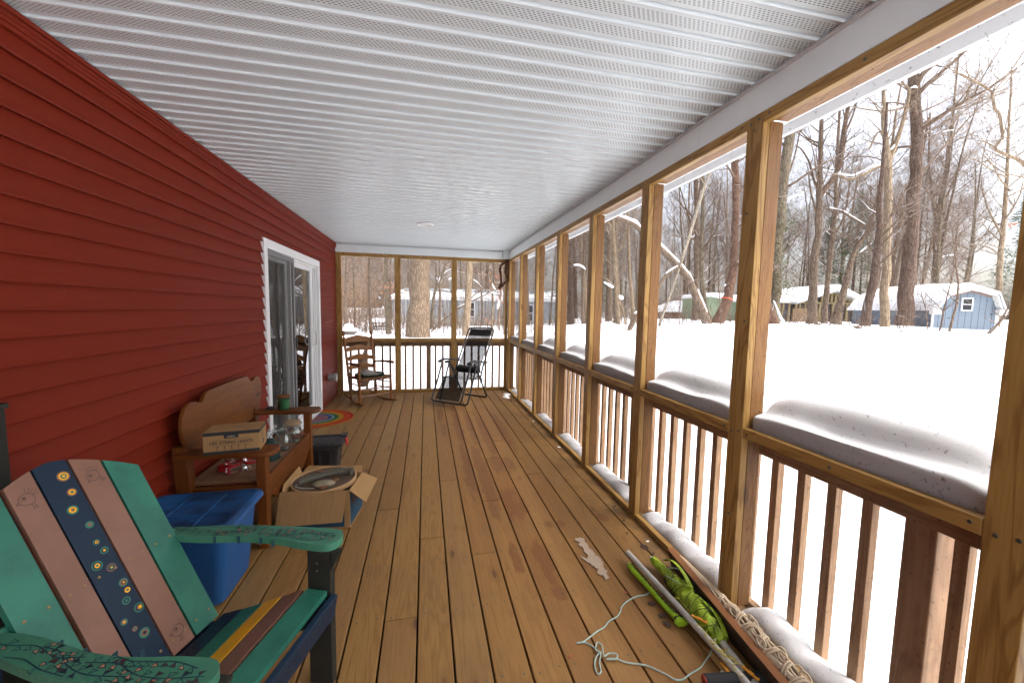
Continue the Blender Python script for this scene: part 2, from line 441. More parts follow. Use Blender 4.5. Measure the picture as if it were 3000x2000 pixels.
# sliding patio door
dr = thing('sliding_door', 'white framed sliding glass patio door with grey screen panel', 'door', (0, (DY0 + DY1) / 2, 0))
fm = MB()
for q in ((-.09, .040, DY0, DY0 + .075, 0, DZ), (-.09, .040, DY1 - .075, DY1, 0, DZ), (-.09, .040, DY0 + .075, DY1 - .075, DZ - .085, DZ), (-.09, .030, DY0 + .075, DY1 - .075, .0, .045)):
    fm.box(*q)
for dy in (.03, .055):       # stepped jamb and head
    fm.box(-.09, .034 - dy * .9, DY1 - .075 - dy, DY1 - .075 - dy + .024, .046, DZ - .086)
fm.box(-.09, .012, DY0 + .076, DY1 - .131, DZ - .11, DZ - .0855)
fm.box(-.006, .010, DY0 + .08, DY1 - .08, .0455, .062)
fm.build('door_frame', WHITE, dr, world=True, bevel=.004)
SF = m_plain('grey_screen_frame', (.16, .16, .17), .5)
sp = MB(); a, b, z0, z1 = DY0 + .08, 4.865, .06, DZ - .09
for q in ((.002, .022, a, a + .045, z0, z1), (.002, .022, b - .045, b, z0, z1), (.002, .022, a + .045, b - .045, z1 - .05, z1), (.002, .022, a + .045, b - .045, z0, z0 + .06)):
    sp.box(*q)
spo = sp.build('screen_panel', SF, dr, world=True, bevel=.003); tag(spo, 'sliding grey insect screen panel')
mb = MB(); mb.add([(.011, a + .04, z0 + .05), (.011, b - .04, z0 + .05), (.011, b - .04, z1 - .04), (.011, a + .04, z1 - .04)], [(0, 1, 2, 3)])
mb.build('screen_mesh', m_screen('door_screen_mesh', .40, .35, (.10, .095, .09)), spo, world=True)
mb = MB(); mb.cbox((.03, b - .022, 1.06), (.016, .026, .13)); mb.build('screen_latch', BLACKP, spo, bevel=.006)
DG = m_glass('door_glass', (.45, .47, .47), 1.35)
for nm, (a, b), x0 in (('fixed_panel', (DY0 + .08, 4.90), -.075), ('sliding_panel', (4.86, DY1 - .16), -.04)):
    p_ = MB()
    for q in ((x0 - .02, x0 + .02, a, a + .06, .05, DZ - .09), (x0 - .02, x0 + .02, b - .085, b, .05, DZ - .09), (x0 - .02, x0 + .02, a + .06, b - .085, DZ - .16, DZ - .09), (x0 - .02, x0 + .02, a + .06, b - .085, .05, .15)):
        p_.box(*q)
    po = p_.build(nm, WHITE, dr, world=True, bevel=.004)
    g = MB(); g.box(x0 - .003, x0 + .003, a + .055, b - .08, .14, DZ - .15)
    g.build('glass_pane', DG, po)
mb = MB(); yh = DY1 - .20
mb.tube(spline([(-.02, yh, .96), (.025, yh, .975), (.035, yh, 1.0), (.035, yh, 1.13), (.025, yh, 1.155), (-.02, yh, 1.17)], 4), .009, 8)
mb.box(-.021, -.012, yh - .018, yh + .018, .93, 1.20)
mb.build('handle', WHITE, dr, world=True, smooth='auto')
mb = MB()
for i in range(7): mb.box(-.30, -.285, 5.12 + i * .028, 5.14 + i * .028, .1, 2.0)
mb.build('vertical_blind', m_plain('blind_vane', (.32, .42, .44), .6), dr, world=True)

# dryer vent
vt = thing('dryer_vent', 'small metal dryer vent hood low on the red wall', 'vent', (.02, 6.33, .40))
mb = MB(); mb.box(.0, .022, 6.24, 6.42, .31, .49); mb.build('mounting_plate', SIDE, vt, world=True, bevel=.004)
mb = MB(); Mv = Matrix.Translation((.02, 6.33, .40)) @ Matrix.Rotation(pi / 2, 4, 'Y')
mb.lathe([(.052, 0), (.052, .08), (.062, .085), (.062, .115), (.05, .12)], 20, Mv); mb.lathe([(.04, .121), (.01, .124)], 20, Mv)
for i in range(10):
    a = i * pi / 5; mb.bar((.13, 6.33 + .0615 * cos(a), .40 + .0615 * sin(a)), (.105, 6.33 + .0635 * cos(a), .40 + .0635 * sin(a)), .012, .004)
mb.build('hood', m_plain('grey_vent_plastic', (.33, .33, .32), .4), vt, world=True, smooth='auto')

# ------------------------------------------------------------------ ceiling, light, beams, eaves
PIT = .0985; Y0R = 1.861
def m_soffit():
    q = NT('perforated_soffit'); x, y, z = q.sep(q.obj())
    v = q.math('SUBTRACT', y, Y0R - 90 * PIT); v = q.math('FRACT', q.math('DIVIDE', v, PIT))       # 0..1 across a panel
    row = q.math('DIVIDE', q.math('SUBTRACT', v, .34), .082)                                    # rows of slots
    rid = q.math('FLOOR', row); rf = q.math('ABSOLUTE', q.math('SUBTRACT', q.math('FRACT', row), .5))
    u = q.math('FRACT', q.math('ADD', q.math('DIVIDE', x, .0185), q.math('MULTIPLY', rid, -.31))); uf = q.math('ABSOLUTE', q.math('SUBTRACT', u, .5))
    h = q.math('MULTIPLY', q.math('LESS_THAN', rf, .19), q.math('LESS_THAN', uf, .27))
    h = q.math('MULTIPLY', h, q.math('MULTIPLY', q.math('GREATER_THAN', rid, -.5), q.math('LESS_THAN', rid, 5.5)))
    n = q.noise(q.obj(), 1.5, 3)
    col = q.mix(q.ramp(n, .35, .75, 0, .25), (.72, .79, .82), (.65, .71, .74))
    col = q.mix(h, col, (.06, .065, .07))
    return q.fin(col, .32, .45)
SOF = m_soffit()
mb = MB(); prof = []
kk = 0
y = Y0R - PIT * 41
while y < L + .02:
    prof += [(y, HC), (y + .0015, HC + .008), (y + .004, HC + .008), (y + .0055, HC - .005), (y + .0095, HC - .009), (y + .0145, HC - .007), (y + .018, HC)]
    y += PIT
prof.append((L + .02, HC))
n = len(prof)
vs_ = [(x, p[0], p[1]) for x in (-.01, W + .02) for p in prof]
mb.add(vs_, [(i, i + 1, n + i + 1, n + i) for i in range(n - 1)])
ceil = mb.build('ceiling', SOF, fixn=False); tag(ceil, 'white ribbed vinyl ceiling with rows of small slots', kind='structure')
mb = MB(); mb.box(-6.2, W + .44, -2.6, L + .50, HC + .06, HC + .22)
roof = mb.build('porch_roof', m_plain('roof_deck_wood', (.25, .2, .15), .8)); tag(roof, 'roof slab over the porch', kind='structure')
cl = thing('ceiling_light', 'round white recessed light flush with the porch ceiling', 'ceiling light', (1.469, 5.08, HC - .012))
mb = MB(); mb.lathe([(.106, .014), (.104, .002), (.096, -.004), (.074, -.002)], 36, None, False, False); mb.build('trim_ring', WHITE, cl, smooth='auto')
mb = MB(); mb.lathe([(.074, -.002), (.070, .004), (.03, .002), (.001, .0015)], 36, None, False, True); mb.build('diffuser', m_plain('frosted_lens', (.68, .68, .66), .5), cl, smooth='auto')

bm1 = thing('porch_beam', 'long white clad beam above the right screen wall', 'beam', (W, 2, HB))
mb = MB(); mb.box(W, W + .20, -2.2, 1.93, HB + .0005, HC + .04); mb.box(W + .0006, W + .20, 1.932, 5.4, HB + .0005, HC + .04); mb.box(W, W + .20, 5.402, L - .0, HB + .0005, HC + .04)
mb.build('cladding', TRIMW, bm1, world=True, bevel=.002)
mb = MB(); mb.box(W - .014, W - .001, -2.2, L - .12, HC - .026, HC - .0118); mb.build('edge_channel', m_paint('grey_channel', (.55, .56, .57), .4), bm1, world=True, bevel=.003)
bm2 = thing('porch_beam', 'short white clad beam above the far end screen wall', 'beam', (1.4, L, HB))
mb = MB(); mb.box(.02, W - .11, L, L + .20, HB + .0005, HC + .04); mb.build('cladding', TRIMW, bm2, world=True, bevel=.002)
mb = MB(); mb.box(W - .105, W + .198, L - .03, L + .198, HB + .001, HC + .039); mb.build('corner_cap', TRIMW, bm2, world=True, bevel=.003)
mb = MB(); mb.box(.02, W - .13, L - .014, L - .001, HC - .026, HC - .0118); mb.build('edge_channel', m_paint('grey_channel', (.55, .56, .57), .4), bm2, world=True, bevel=.003)

ev = thing('eave_board', 'white eave fascia hanging outside the right screen wall', 'fascia', (W + .41, 2, 2.46))
mb = MB(); mb.box(W + .40, W + .425, -2.6, L + .52, 2.437, 2.66); mb.build('fascia', EAVEW, ev, world=True)
mb = MB(); mb.box(W + .205, W + .3995, -2.6, L + .39, 2.50, 2.512); mb.build('soffit', EAVEW, ev, world=True)
ev2 = thing('eave_board', 'white eave fascia with light clips outside the far end screen wall', 'fascia', (1.4, L + .41, 2.46))
mb = MB(); mb.box(-.3, W + .398, L + .40, L + .425, 2.462, 2.66); mb.build('fascia', EAVEW, ev2, world=True)
mb = MB(); mb.box(-.3, W + .20, L + .205, L + .3995, 2.50, 2.512); mb.build('soffit', EAVEW, ev2, world=True)
mb = MB()
for i in range(30):
    x = .05 + i * .112; mb.cbox((x, L + .39, 2.462), (.012, .016, .022))
mb.tube([(.03 + i * .028, L + .389, 2.459 + (.004 * ((i * 7) % 3 - 1))) for i in range(118)], .0022, 5)
cp = mb.build('light_string', BLACKP, ev2, world=True)

# ------------------------------------------------------------------ screen walls
PY = [.698, 1.602, 2.501, 3.39, 4.29, 5.184, 6.09]
EDG = [-2.0, -1.10, -.20] + PY
sw = thing('screen_wall', 'long timber framed screen wall down the right side of the porch', 'screen wall', (W, 3, 0))
def screws(mb, pts, nrm):
    nrm = Vector(nrm); M0 = nrm.to_track_quat('Z', 'X').to_matrix().to_4x4()
    for q in pts: mb.lathe([(.0062, .0006), (.005, .0022), (.002, .001)], 8, Matrix.Translation(q) @ M0, False)
for e in EDG + [L - .001]:
    mb = MB(); mb.box(W, W + .038, e - .089, e, .0005, HB)
    p = mb.build('post', FR[2], sw, world=True, bevel=.003)
    for z_ in ((.947, 2.345), (.04, .90)):
        mb = MB(); mb.box(W + .0405, W + .112, e - .087, e - .002, z_[0], z_[1])
        mb.build('backing_stud', CED[2], p, bevel=.003)
    mb = MB()
    screws(mb, [(W, e - .022, 2.35), (W, e - .068, 2.355), (W, e - .045, 2.315), (W, e - .03, 1.95), (W, e - .06, 1.45), (W, e - .025, .915), (W, e - .066, .925), (W, e - .04, .5), (W, e - .045, .03)], (-1, 0, 0))
    mb.build('screw', STEEL, p)
ends = EDG + [L - .001]
for a, b in zip(ends, ends[1:]):
    y0, y1 = a + .0008, b - .0898
    mb = MB(); mb.box(W + .001, W + .037, y0, y1, 2.333, HB - .0005); tp = mb.build('top_plate', FR[1], sw, world=True, bevel=.003)
    mb = MB(); screws(mb, [(W + .001, y0 + .03, 2.36), (W + .001, (y0 + y1) / 2, 2.357), (W + .001, y1 - .03, 2.36)], (-1, 0, 0)); mb.build('screw', STEEL, tp)
    mb = MB(); mb.box(W + .042, W + .129, y0 + .001, y1 - .001, 2.347, HB - .001); mb.build('header', CED[1], sw, world=True, bevel=.003)
    mb = MB(); mb.box(W + .001, W + .037, y0, y1, .897, ZR); rl = mb.build('rail', FR[1], sw, world=True, bevel=.004)
    mb = MB(); screws(mb, [(W + .001, y0 + .025, .925), (W + .001, y1 - .025, .918), (W + .001, (y0 + y1) / 2, .922)], (-1, 0, 0)); mb.build('screw', STEEL, rl)
    mb = MB(); mb.box(W + .001, W + .038, y0, y1, .0005, .037); mb.build('sole_plate', FR[1], sw, world=True, bevel=.004)
    mb = MB(); x = W + .0393
    mb.add([(x, y0 - .03, .02), (x, y1 + .03, .02), (x, y1 + .03, 2.375), (x, y0 - .03, 2.375)], [(0, 1, 2, 3)]); mb.build('screen_mesh', SCREEN, sw, world=True)

se = thing('screen_wall', 'short timber framed screen wall across the far end of the porch', 'screen wall', (1.4, L, 0))
EP = [(.021, .105), (.954, 1.053), (1.916, 2.01), (2.88, 2.934)]
for i, (a, b) in enumerate(EP):
    mb = MB(); mb.box(a, b, L, L + .038, .0005, HB); p = mb.build('post', FR[2], se, world=True, bevel=.003)
    if 0 < i < 3:
        mb = MB(); mb.box(a + .004, b - .004, L + .0405, L + .125, .04, 2.34); mb.build('backing_stud', CED[2], p, bevel=.003)
    mb = MB(); m_ = (a + b) / 2
    screws(mb, [(a + .02, L, 2.35), (b - .02, L, 2.35), (m_, L, 2.0), (a + .02, L, 1.62), (b - .02, L, 1.62), (m_ + .02, L, 1.1), (a + .02, L, .92), (b - .02, L, .925), (m_, L, .05)], (0, -1, 0))
    mb.build('screw', STEEL, p)
for (_, a), (b, _) in zip(EP, EP[1:]):
    x0, x1 = a + .0008, b - .0008
    mb = MB(); mb.box(x0, x1, L + .001, L + .037, 2.318, HB - .0005); tp = mb.build('top_plate', FR[0], se, world=True, bevel=.003)
    mb = MB(); screws(mb, [(x0 + .04, L + .001, 2.35), ((x0 + x1) / 2, L + .001, 2.345), (x1 - .04, L + .001, 2.35)], (0, -1, 0)); mb.build('screw', STEEL, tp)
    mb = MB(); mb.box(x0, x1, L + .001, L + .037, .892, ZR); mb.build('rail', FR[0], se, world=True, bevel=.004)
    mb = MB(); mb.box(x0, x1, L + .001, L + .038, .0005, .045); mb.build('sole_plate', FR[0], se, world=True, bevel=.004)
    mb = MB(); y = L + .0393
    mb.add([(x0 - .02, y, .02), (x1 + .02, y, .02), (x1 + .02, y, 2.375), (x0 - .02, y, 2.375)], [(0, 1, 2, 3)]); mb.build('screen_mesh', SCREEN, se, world=True)

# ------------------------------------------------------------------ weathered railing outside the screens
rr = thing('deck_railing', 'brown weathered baluster railing outside the right screens', 'railing', (W + .18, 3, 0))
YR0, YR1 = -2.1, L + .13
mb = MB(); mb.box(W + .135, W + .173, YR0, YR1, .80, .903); mb.build('top_rail', RLW[1], rr, world=True, bevel=.003)
mb = MB(); mb.box(W + .135, W + .173, YR0, YR1, -.06, .03); mb.build('bottom_rail', RLW[1], rr, world=True, bevel=.003)
mb = MB(); mb.box(W + .062, W + .25, YR0, YR1 + .1, .9045, .938); mb.build('cap', RLW[1], rr, world=True, bevel=.004)
RP = [.925 + 1.86 * k_ for k_ in range(-1, 4)]
for y in RP:
    mb = MB(); mb.box(W + .1745, W + .265, y - .045, y + .045, -.3, .903); mb.build('railing_post', RLW[2], rr, world=True, bevel=.005)
k = 0; y = 1.485 + .133 * 41
while y > YR0:
    if all(abs(y - q) > .065 for q in RP):
        mb = MB(); mb.box(W + .1742, W + .2115, y - .0185, y + .0185, -.10, .88); mb.build('baluster', RLW[2], rr, world=True, bevel=.002)
    y -= .133
rd = thing('deck_railing', 'dark brown baluster railing outside the far end screens', 'railing', (1.4, L + .18, 0))
mb = MB(); mb.box(.06, W + .13, L + .135, L + .173, .80, .903); mb.build('top_rail', RLW[0], rd, world=True, bevel=.003)
mb = MB(); mb.box(.06, W + .13, L + .135, L + .173, -.06, .03); mb.build('bottom_rail', RLW[0], rd, world=True, bevel=.003)
mb = MB(); mb.box(.06, W + .06, L + .062, L + .25, .9045, .938); mb.build('cap', RLW[0], rd, world=True, bevel=.004)
mb = MB(); mb.box(1.482, 1.566, L + .1745, L + .265, -.3, .903); mb.build('railing_post', RLW[2], rd, world=True, bevel=.005)
x = .20
while x < 2.98:
    if abs(x - 1.524) > .075:
        mb = MB(); mb.box(x - .018, x + .018, L + .1742, L + .2115, -.10, .88); mb.build('baluster', RLW[2], rd, world=True, bevel=.002)
    x += .1315

# ------------------------------------------------------------------ snow lying on the railing cap and along the sole plate
SNOW = m_snow('shaded_rail_snow', .12, 7, (.56, .575, .60), .12)  # base colour greyed to carry the shade under the eave
SNOWS = m_snow('sill_snow', .18, 9, (.60, .615, .64), .15)  # shade put into the base colour here too, slightly lighter
def nz(x, y, z=0, s=1.0): return noise.noise(Vector((x * s, y * s, z)))
bays = list(zip(ends, ends[1:]))[1:]
for bi, (a, b) in enumerate(bays):
    y0, y1 = a + .002, b - .090
    prof = [(.0425, 0), (.0415, .045), (.0425, .072), (.052, .090), (.085, .094), (.112, .100), (.135, .128), (.165, .158), (.215, .172), (.265, .165), (.31, .125), (.325, .07), (.30, .0)]
    ny = 44; mb = MB(); vs_ = []
    for j in range(ny + 1):
        t = j / ny; y = y0 + (y1 - y0) * t; ins = min(t, 1 - t) * (y1 - y0)
        dip = 1 - .30 * math.exp(-(t * (y1 - y0) / .055) ** 2) - .18 * math.exp(-((1 - t) * (y1 - y0) / .08) ** 2)
        H = (.92 + .16 * nz(0, y * 1.3, bi)) * dip
        ledge = .13 + .5 * nz(4, y * 1.7, bi)
        for i, (px, pz) in enumerate(prof):
            ox = W + px + (.010 * nz(px * 9, y * 4, 7.7) if 3 < i < 12 else 0)
            hz = pz * H * 1.12
            if 3 <= i <= 5: hz = pz * (.9 + .22 * nz(9, y * 2.2, bi)) * dip
            hz += .008 * nz(px * 14, y * 6, 2.2) * (1 if i > 1 else 0)
            vs_.append((ox, y, .9385 + max(0, hz)))
    m_ = len(prof)
    fs = [(j * m_ + i, j * m_ + i + 1, (j + 1) * m_ + i + 1, (j + 1) * m_ + i) for j in range(ny) for i in range(m_ - 1)]
    fs += [tuple(range(m_)), tuple(ny * m_ + i for i in range(m_ - 1, -1, -1))]
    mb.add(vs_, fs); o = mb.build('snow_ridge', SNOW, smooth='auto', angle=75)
    sd = o.modifiers.new('Sub', 'SUBSURF'); sd.levels = sd.render_levels = 1
    tag(o, ('smooth snow ridge on the railing cap between the two posts nearest the camera' if bi == 2 else
            ['snow ridge on the railing behind the camera', 'snow ridge on the railing beside the camera', '',
             'snow ridge on the railing cap in the second bay from the camera', 'snow ridge on the railing cap in the third bay from the camera',
             'snow ridge on the railing cap in the fourth bay from the camera', 'snow ridge on the railing cap in the fifth bay, halfway down the porch',
             'snow ridge on the railing cap in the next to last bay before the corner', 'short snow ridge on the railing cap in the corner bay beside the vine'][bi]), 'snow', 'snow ridges on the right railing cap')
    # sill snow
    prof = [(.0405, -.03), (.041, .035), (.055, .075), (.085, .098), (.12, .108), (.160, .095), (.172, -.03)]
    vs_ = []; ny = 60
    for j in range(ny + 1):
        t = j / ny; y = y0 + (y1 - y0) * t
        far = max(0, 1 - .10 * max(0, bi - 3))
        A = (.70 + .32 * nz(y * 5.5, 3, bi) + .09 * nz(y * 16, 5, bi)) * far * min(1, .25 + t * 9) * min(1, .4 + (1 - t) * 9)
        for i, (px, pz) in enumerate(prof):
            vs_.append((W + px + .006 * nz(px * 30, y * 20, 1.1) * (0 < i < 6) , y, max(-.01, pz * A) if pz > 0 else pz))
    m_ = len(prof); mb = MB()
    fs = [(j * m_ + i, j * m_ + i + 1, (j + 1) * m_ + i + 1, (j + 1) * m_ + i) for j in range(ny) for i in range(m_ - 1)] + [tuple(range(m_)), tuple(ny * m_ + i for i in range(m_ - 1, -1, -1))]
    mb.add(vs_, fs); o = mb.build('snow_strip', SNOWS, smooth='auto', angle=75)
    tag(o, ('wavy snow strip along the sole plate between the two posts nearest the camera' if bi == 2 else
            ['snow strip along the sole plate behind the camera', 'snow strip along the sole plate beside the camera', '',
             'snow strip along the sole plate in the second bay, behind the green wrapped pole', 'snow strip along the sole plate in the third bay from the camera',
             'snow strip along the sole plate in the fourth bay from the camera', 'snow strip along the sole plate in the fifth bay, halfway down the porch',
             'thin snow strip along the sole plate in the next to last bay', 'thin snow strip along the sole plate in the corner bay'][bi]), 'snow', 'snow strips along the right sole plate')
# ------------------------------------------------------------------ snowy ground
SNOWG = m_snow('field_snow', .12, 1.2, (.84, .86, .89))
CTRL = [(2590, 960, 20), (2653, 950, 21.5), (2382, 945, 22), (2265, 947, 20), (2536, 955, 19), (2722, 960, 21), (2921, 978, 19), (2430, 944, 30), (2640, 944, 33),
        (2067, 946, 18), (2105, 946, 19), (1980, 935, 30), (2100, 938, 34), (1812, 952, 20), (1684, 930, 33), (1652, 957, 32), (1400, 957, 33), (1230, 989, 17), (1364, 981, 18),
        (1115, 965, 24), (1026, 978, 15), (1080, 935, 40), (1200, 940, 45), (1265, 960, 20), (2300, 930, 55), (2700, 930, 60), (1700, 915, 70), (1200, 905, 75)]
GP = [(p.x, p.y, p.z) for p in (at(*c) for c in CTRL)]
for x, y, z in ((3.2, -3, -.5), (3.4, 0, -.5), (3.4, 3, -.5), (3.6, 6, -.48), (3.3, 8.5, -.4), (0, 8.5, -.35), (-4, 10, -.2), (6, 2, -.4), (8, -4, -.4), (5.5, 8, -.3), (9, 5, -.22), (2, 11, -.12), (13, 10, .2), (13, 2, .0), (20, -6, .3), (-20, 30, .3), (60, -20, 1), (40, 10, .9), (-40, 60, .8)): GP.append((x, y, z))
def gz(x, y):
    sw_ = sz_ = 0.
    for a, b, c in GP:
        d = (x - a) ** 2 + (y - b) ** 2 + 1.2; k_ = 1 / (d * d) ** .75; sw_ += k_; sz_ += k_ * c
    r = math.hypot(x - 1.5, y)
    return sz_ / sw_ + .10 * noise.noise(Vector((x * .16, y * .16, 3))) + .03 * noise.noise(Vector((x * .7, y * .7, 9)))
def axis(lo, hi, fine_lo, fine_hi, f, g):
    a = []; x = fine_lo
    while x < fine_hi: a.append(x); x += f
    st = f
    while x < hi: a.append(x); st = min(g, st * 1.15); x += st
    a.append(hi); x = fine_lo; st = f; b = []
    while x > lo: st = min(g, st * 1.15); x -= st; b.append(max(x, lo))
    return sorted(set(b + a))
XA = axis(-260, 330, -3, 34, .5, 26); YA = axis(-160, 420, -3, 40, .5, 26)
mb = MB(); vs_ = [(x, y, gz(x, y)) for y in YA for x in XA]; nx_ = len(XA)
mb.add(vs_, [(j * nx_ + i, j * nx_ + i + 1, (j + 1) * nx_ + i + 1, (j + 1) * nx_ + i) for j in range(len(YA) - 1) for i in range(nx_ - 1)])
gr = mb.build('snow_ground', SNOWG, smooth=True, fixn=False); tag(gr, 'deep smooth snow covering the yard', kind='structure')

# ------------------------------------------------------------------ bare winter trees
BK = {'tan': m_bark('pale_tan_bark', (0.460, 0.354, 0.237), (0.303, 0.224, 0.151), .8), 'brown': m_bark('brown_bark', (0.307, 0.231, 0.168), (0.179, 0.128, 0.092), .8),
      'dark': m_bark('dark_brown_bark', (0.216, 0.150, 0.115), (0.125, 0.084, 0.064), .8), 'red': m_bark('reddish_bark', (0.270, 0.164, 0.112), (0.145, 0.081, 0.057), 1.),
      'olive': m_bark('mossy_bark', (0.289, 0.238, 0.166), (0.164, 0.128, 0.087), .9), 'pale': m_bark('weathered_dead_wood', (0.509, 0.447, 0.354), (0.340, 0.292, 0.220), 1., .3),
      'big': m_bark('furrowed_bark', (0.382, 0.285, 0.198), (0.169, 0.120, 0.082), .95, .15), 'twig': m_bark('twig_bark', (0.298, 0.210, 0.151), (0.189, 0.131, 0.096), .8, .9)}
SNOWL = m_snow('limb_snow', .3, 10)

def wob(rng, s): return Vector((rng.uniform(-s, s), rng.uniform(-s, s), rng.uniform(-s, s)))
def limb(mb, p, d, ln, r, lev, rng, up=.12, nseg=5, twig=.9, kids=(4, 4, 3), sides=(6, 4, 3)):
    "a crooked branch with side branches, down to twigs"
    d = d.normalized(); pts = [p]; q = p; rad = [r]
    for i in range(nseg):
        d = (d + wob(rng, .22 if lev < 2 else .3) + Vector((0, 0, up * rng.uniform(.2, 1.2)))).normalized()
        q = q + d * (ln / nseg); pts.append(q); rad.append(max(.0035, r * (1 - .82 * (i + 1) / nseg)))
    mb.tube(pts, rad, sides[min(lev, 2)], False)
    if lev >= 3: return
    n = kids[min(lev, len(kids) - 1)]
    for k_ in range(n):
        t = rng.uniform(.22, 1.0); i = min(int(t * nseg), nseg - 1); a = pts[i].lerp(pts[i + 1], t * nseg - i)
        dd = (pts[i + 1] - pts[i]).normalized(); sd = dd.orthogonal(); sd.rotate(Matrix.Rotation(rng.uniform(0, 2 * pi), 3, dd))
        nd = dd * rng.uniform(.5, 1.0) + sd * rng.uniform(.6, 1.0)
        limb(mb, a, nd, ln * rng.uniform(.38, .62) * (twig if lev > 0 else 1), max(.0045, rad[i] * rng.uniform(.45, .62)), lev + 1, rng, up, max(3, nseg - 1), twig, kids, sides)

def tree_mesh(seed, h, r, first=.35, n=11, lean=.06, fork=False):
    rng = random.Random(seed); tr = MB(); cr = MB(); pts = []; rad = []; q = Vector((0, 0, -.8)); d = Vector((rng.uniform(-lean, lean), rng.uniform(-lean, lean), 1))
    m_ = 12
    for i in range(m_ + 1):
        pts.append(q.copy()); t = i / m_; rad.append(r * (1.28 if i == 0 else 1.08 if i == 1 else 1 - .78 * t))
        d = (d + wob(rng, .05)).normalized(); q = q + d * ((h + .8) / m_)
    tr.tube(pts, rad, 10, False)
    for k_ in range(n):
        t = first + (1 - first) * (k_ + rng.random()) / n; i = min(int(t * m_), m_ - 1); a = pts[i].lerp(pts[i + 1], t * m_ - i)
        az = rng.uniform(0, 2 * pi); el = rng.uniform(.35, 1.1)
        limb(cr, a, Vector((cos(az), sin(az), el)), h * rng.uniform(.18, .34) * (1.15 - .5 * t), rad[i] * rng.uniform(.3, .55), 0, rng, .14, 6, .95, (7, 5, 4))
    return tr, cr

protos = []
specs = [(11, 19, .24, .34, 16, 'brown'), (12, 22, .30, .38, 16, 'dark'), (13, 16, .16, .28, 15, 'olive'), (14, 20, .20, .40, 14, 'tan'), (15, 13, .11, .22, 14, 'brown'), (16, 24, .34, .45, 16, 'brown')]
for i, (sd, h, r, fi, n, bk) in enumerate(specs):
    tr, cr = tree_mesh(sd, h, r, fi, n); protos.append((tr, cr, bk))
PROT = None
def far_label(kind, side):
    return ['mid brown bare tree in the wood', 'thick dark bare tree in the wood', 'slim mossy bare tree in the wood', 'tall pale bare tree in the wood', 'thin young bare tree in the wood', 'stout bare tree in the wood'][kind] + ' ' + side
first_of = {}
rng = random.Random(77)
placed = []
def plant(kind, x, y, sc, side, group):
    key = kind
    lab = far_label(kind, side)
    if key not in first_of:
        tr, cr, bk = protos[kind]; t = thing('bare_tree', lab, 'tree', (x, y, gz(x, y)), rng.uniform(0, 6.28), group)
        t.scale = (sc, sc, sc)
        tr.build('trunk', BK[bk], t, smooth=True, fixn=False); cr.build('crown', BK['twig'], t, smooth=True, fixn=False)
        first_of[key] = t
    else:
        t = dup(first_of[key], (x, y, gz(x, y)), rng.uniform(0, 6.28), (sc, sc, sc * rng.uniform(.9, 1.15)), lab)
        t['group'] = group
    placed.append((x, y))
HOUSES = []
def clear(x, y, d):
    return all((x - a) ** 2 + (y - b) ** 2 > d * d for a, b in placed) and all(not (a0 < x < a1 and b0 < y < b1) for a0, a1, b0, b1 in HOUSES)
def scatter(n, az0, az1, d0, d1, side, group, smin=.8, smax=1.15, dmin=1.6, kinds=(0, 0, 1, 2, 2, 3, 4, 4, 5)):
    k_ = tries = 0
    while k_ < n and tries < n * 40:
        tries += 1
        az = radians(rng.uniform(az0, az1)); d = math.sqrt(rng.uniform(d0 * d0, d1 * d1)); x = CAMX + d * sin(az); y = d * cos(az)
        if clear(x, y, dmin): plant(rng.choice(kinds), x, y, rng.uniform(smin, smax), side, group); k_ += 1

# ---- houses and sheds
def siding_mat(name, col, pitch=.12, axis=2, rough=.6):
    q = NT(name); v = q.sep(q.obj())[axis]; f = q.math('FRACT', q.math('DIVIDE', v, pitch))
    n = q.noise(q.obj(), 2.5, 5, .65)
    c = q.mix(q.ramp(n, .4, .8, 0, .3), col, tuple(x * .72 for x in col)); c = q.mix(q.math('LESS_THAN', f, .09), c, tuple(x * .35 for x in col))
    return q.fin(c, rough, .3)
HSNOW = m_snow('roof_snow', .2, 2.5)
WINDARK = m_plain('dark_window_glass', (.035, .04, .045), .08, 0, .6)
def basis(px, py, depth):
    "local frame standing at a picture point, facing the camera axis"
    o = at(px, py, depth); fx = Vector((RGT.x, RGT.y, 0)).normalized(); return o, fx, Vector((-fx.y, fx.x, 0))
def house(name, label, cat, px, py, depth, rot=0.):
    o = at(px, py, depth); a = math.atan2(RGT.y, RGT.x) + rot
    return thing(name, label, cat, (o.x, o.y, o.z), a)
def px2m(d): return d / FPX

WTRIM = m_paint('weathered_white_trim', (.62, .61, .58), .6)
# blue gambrel shed
d = 21; m_ = px2m(d)
sh = house('garden_shed', 'pale blue gambrel shed with snowy roof behind the saplings', 'shed', 2822, 965, d)
BLUE = siding_mat('blue_panel_siding', (.150, .190, .235), .36, 0)
PXT = lambda pts: [((x - 2822) * m_, (965 - y) * m_) for x, y in pts]
gam = PXT([(2724, 1005), (2921, 1005), (2914, 906), (2893, 866), (2828, 851), (2762, 869), (2732, 906)])
XZ = Matrix(((1, 0, 0, 0), (0, 0, 1, 0), (0, 1, 0, 0), (0, 0, 0, 1)))
mb = MB(); mb.prism(gam, XZ, 0, 5.0); mb.build('wall', BLUE, sh)
rp = [gam[6], gam[5], gam[4], gam[3], gam[2]]
ofs = [(-.14, -.10), (-.10, .06), (0, .10), (.10, .06), (.14, -.10)]
mb = MB(); outer = [(p_[0] + o_[0], p_[1] + o_[1]) for p_, o_ in zip(rp, ofs)]
poly = outer + [(p_[0] + o_[0] * .15, p_[1] + o_[1] * .15 - (.0 if 0 < i < 4 else .05)) for i, (p_, o_) in reversed(list(enumerate(zip(rp, ofs))))]
mb.prism(poly, XZ, -.22, 5.2); rf = mb.build('roof', m_paint('weathered_white_trim', (.62, .61, .58), .6), sh)
mb = MB()
th = [.10, .22, .34, .26, .12]
vs_ = []
NS = 14
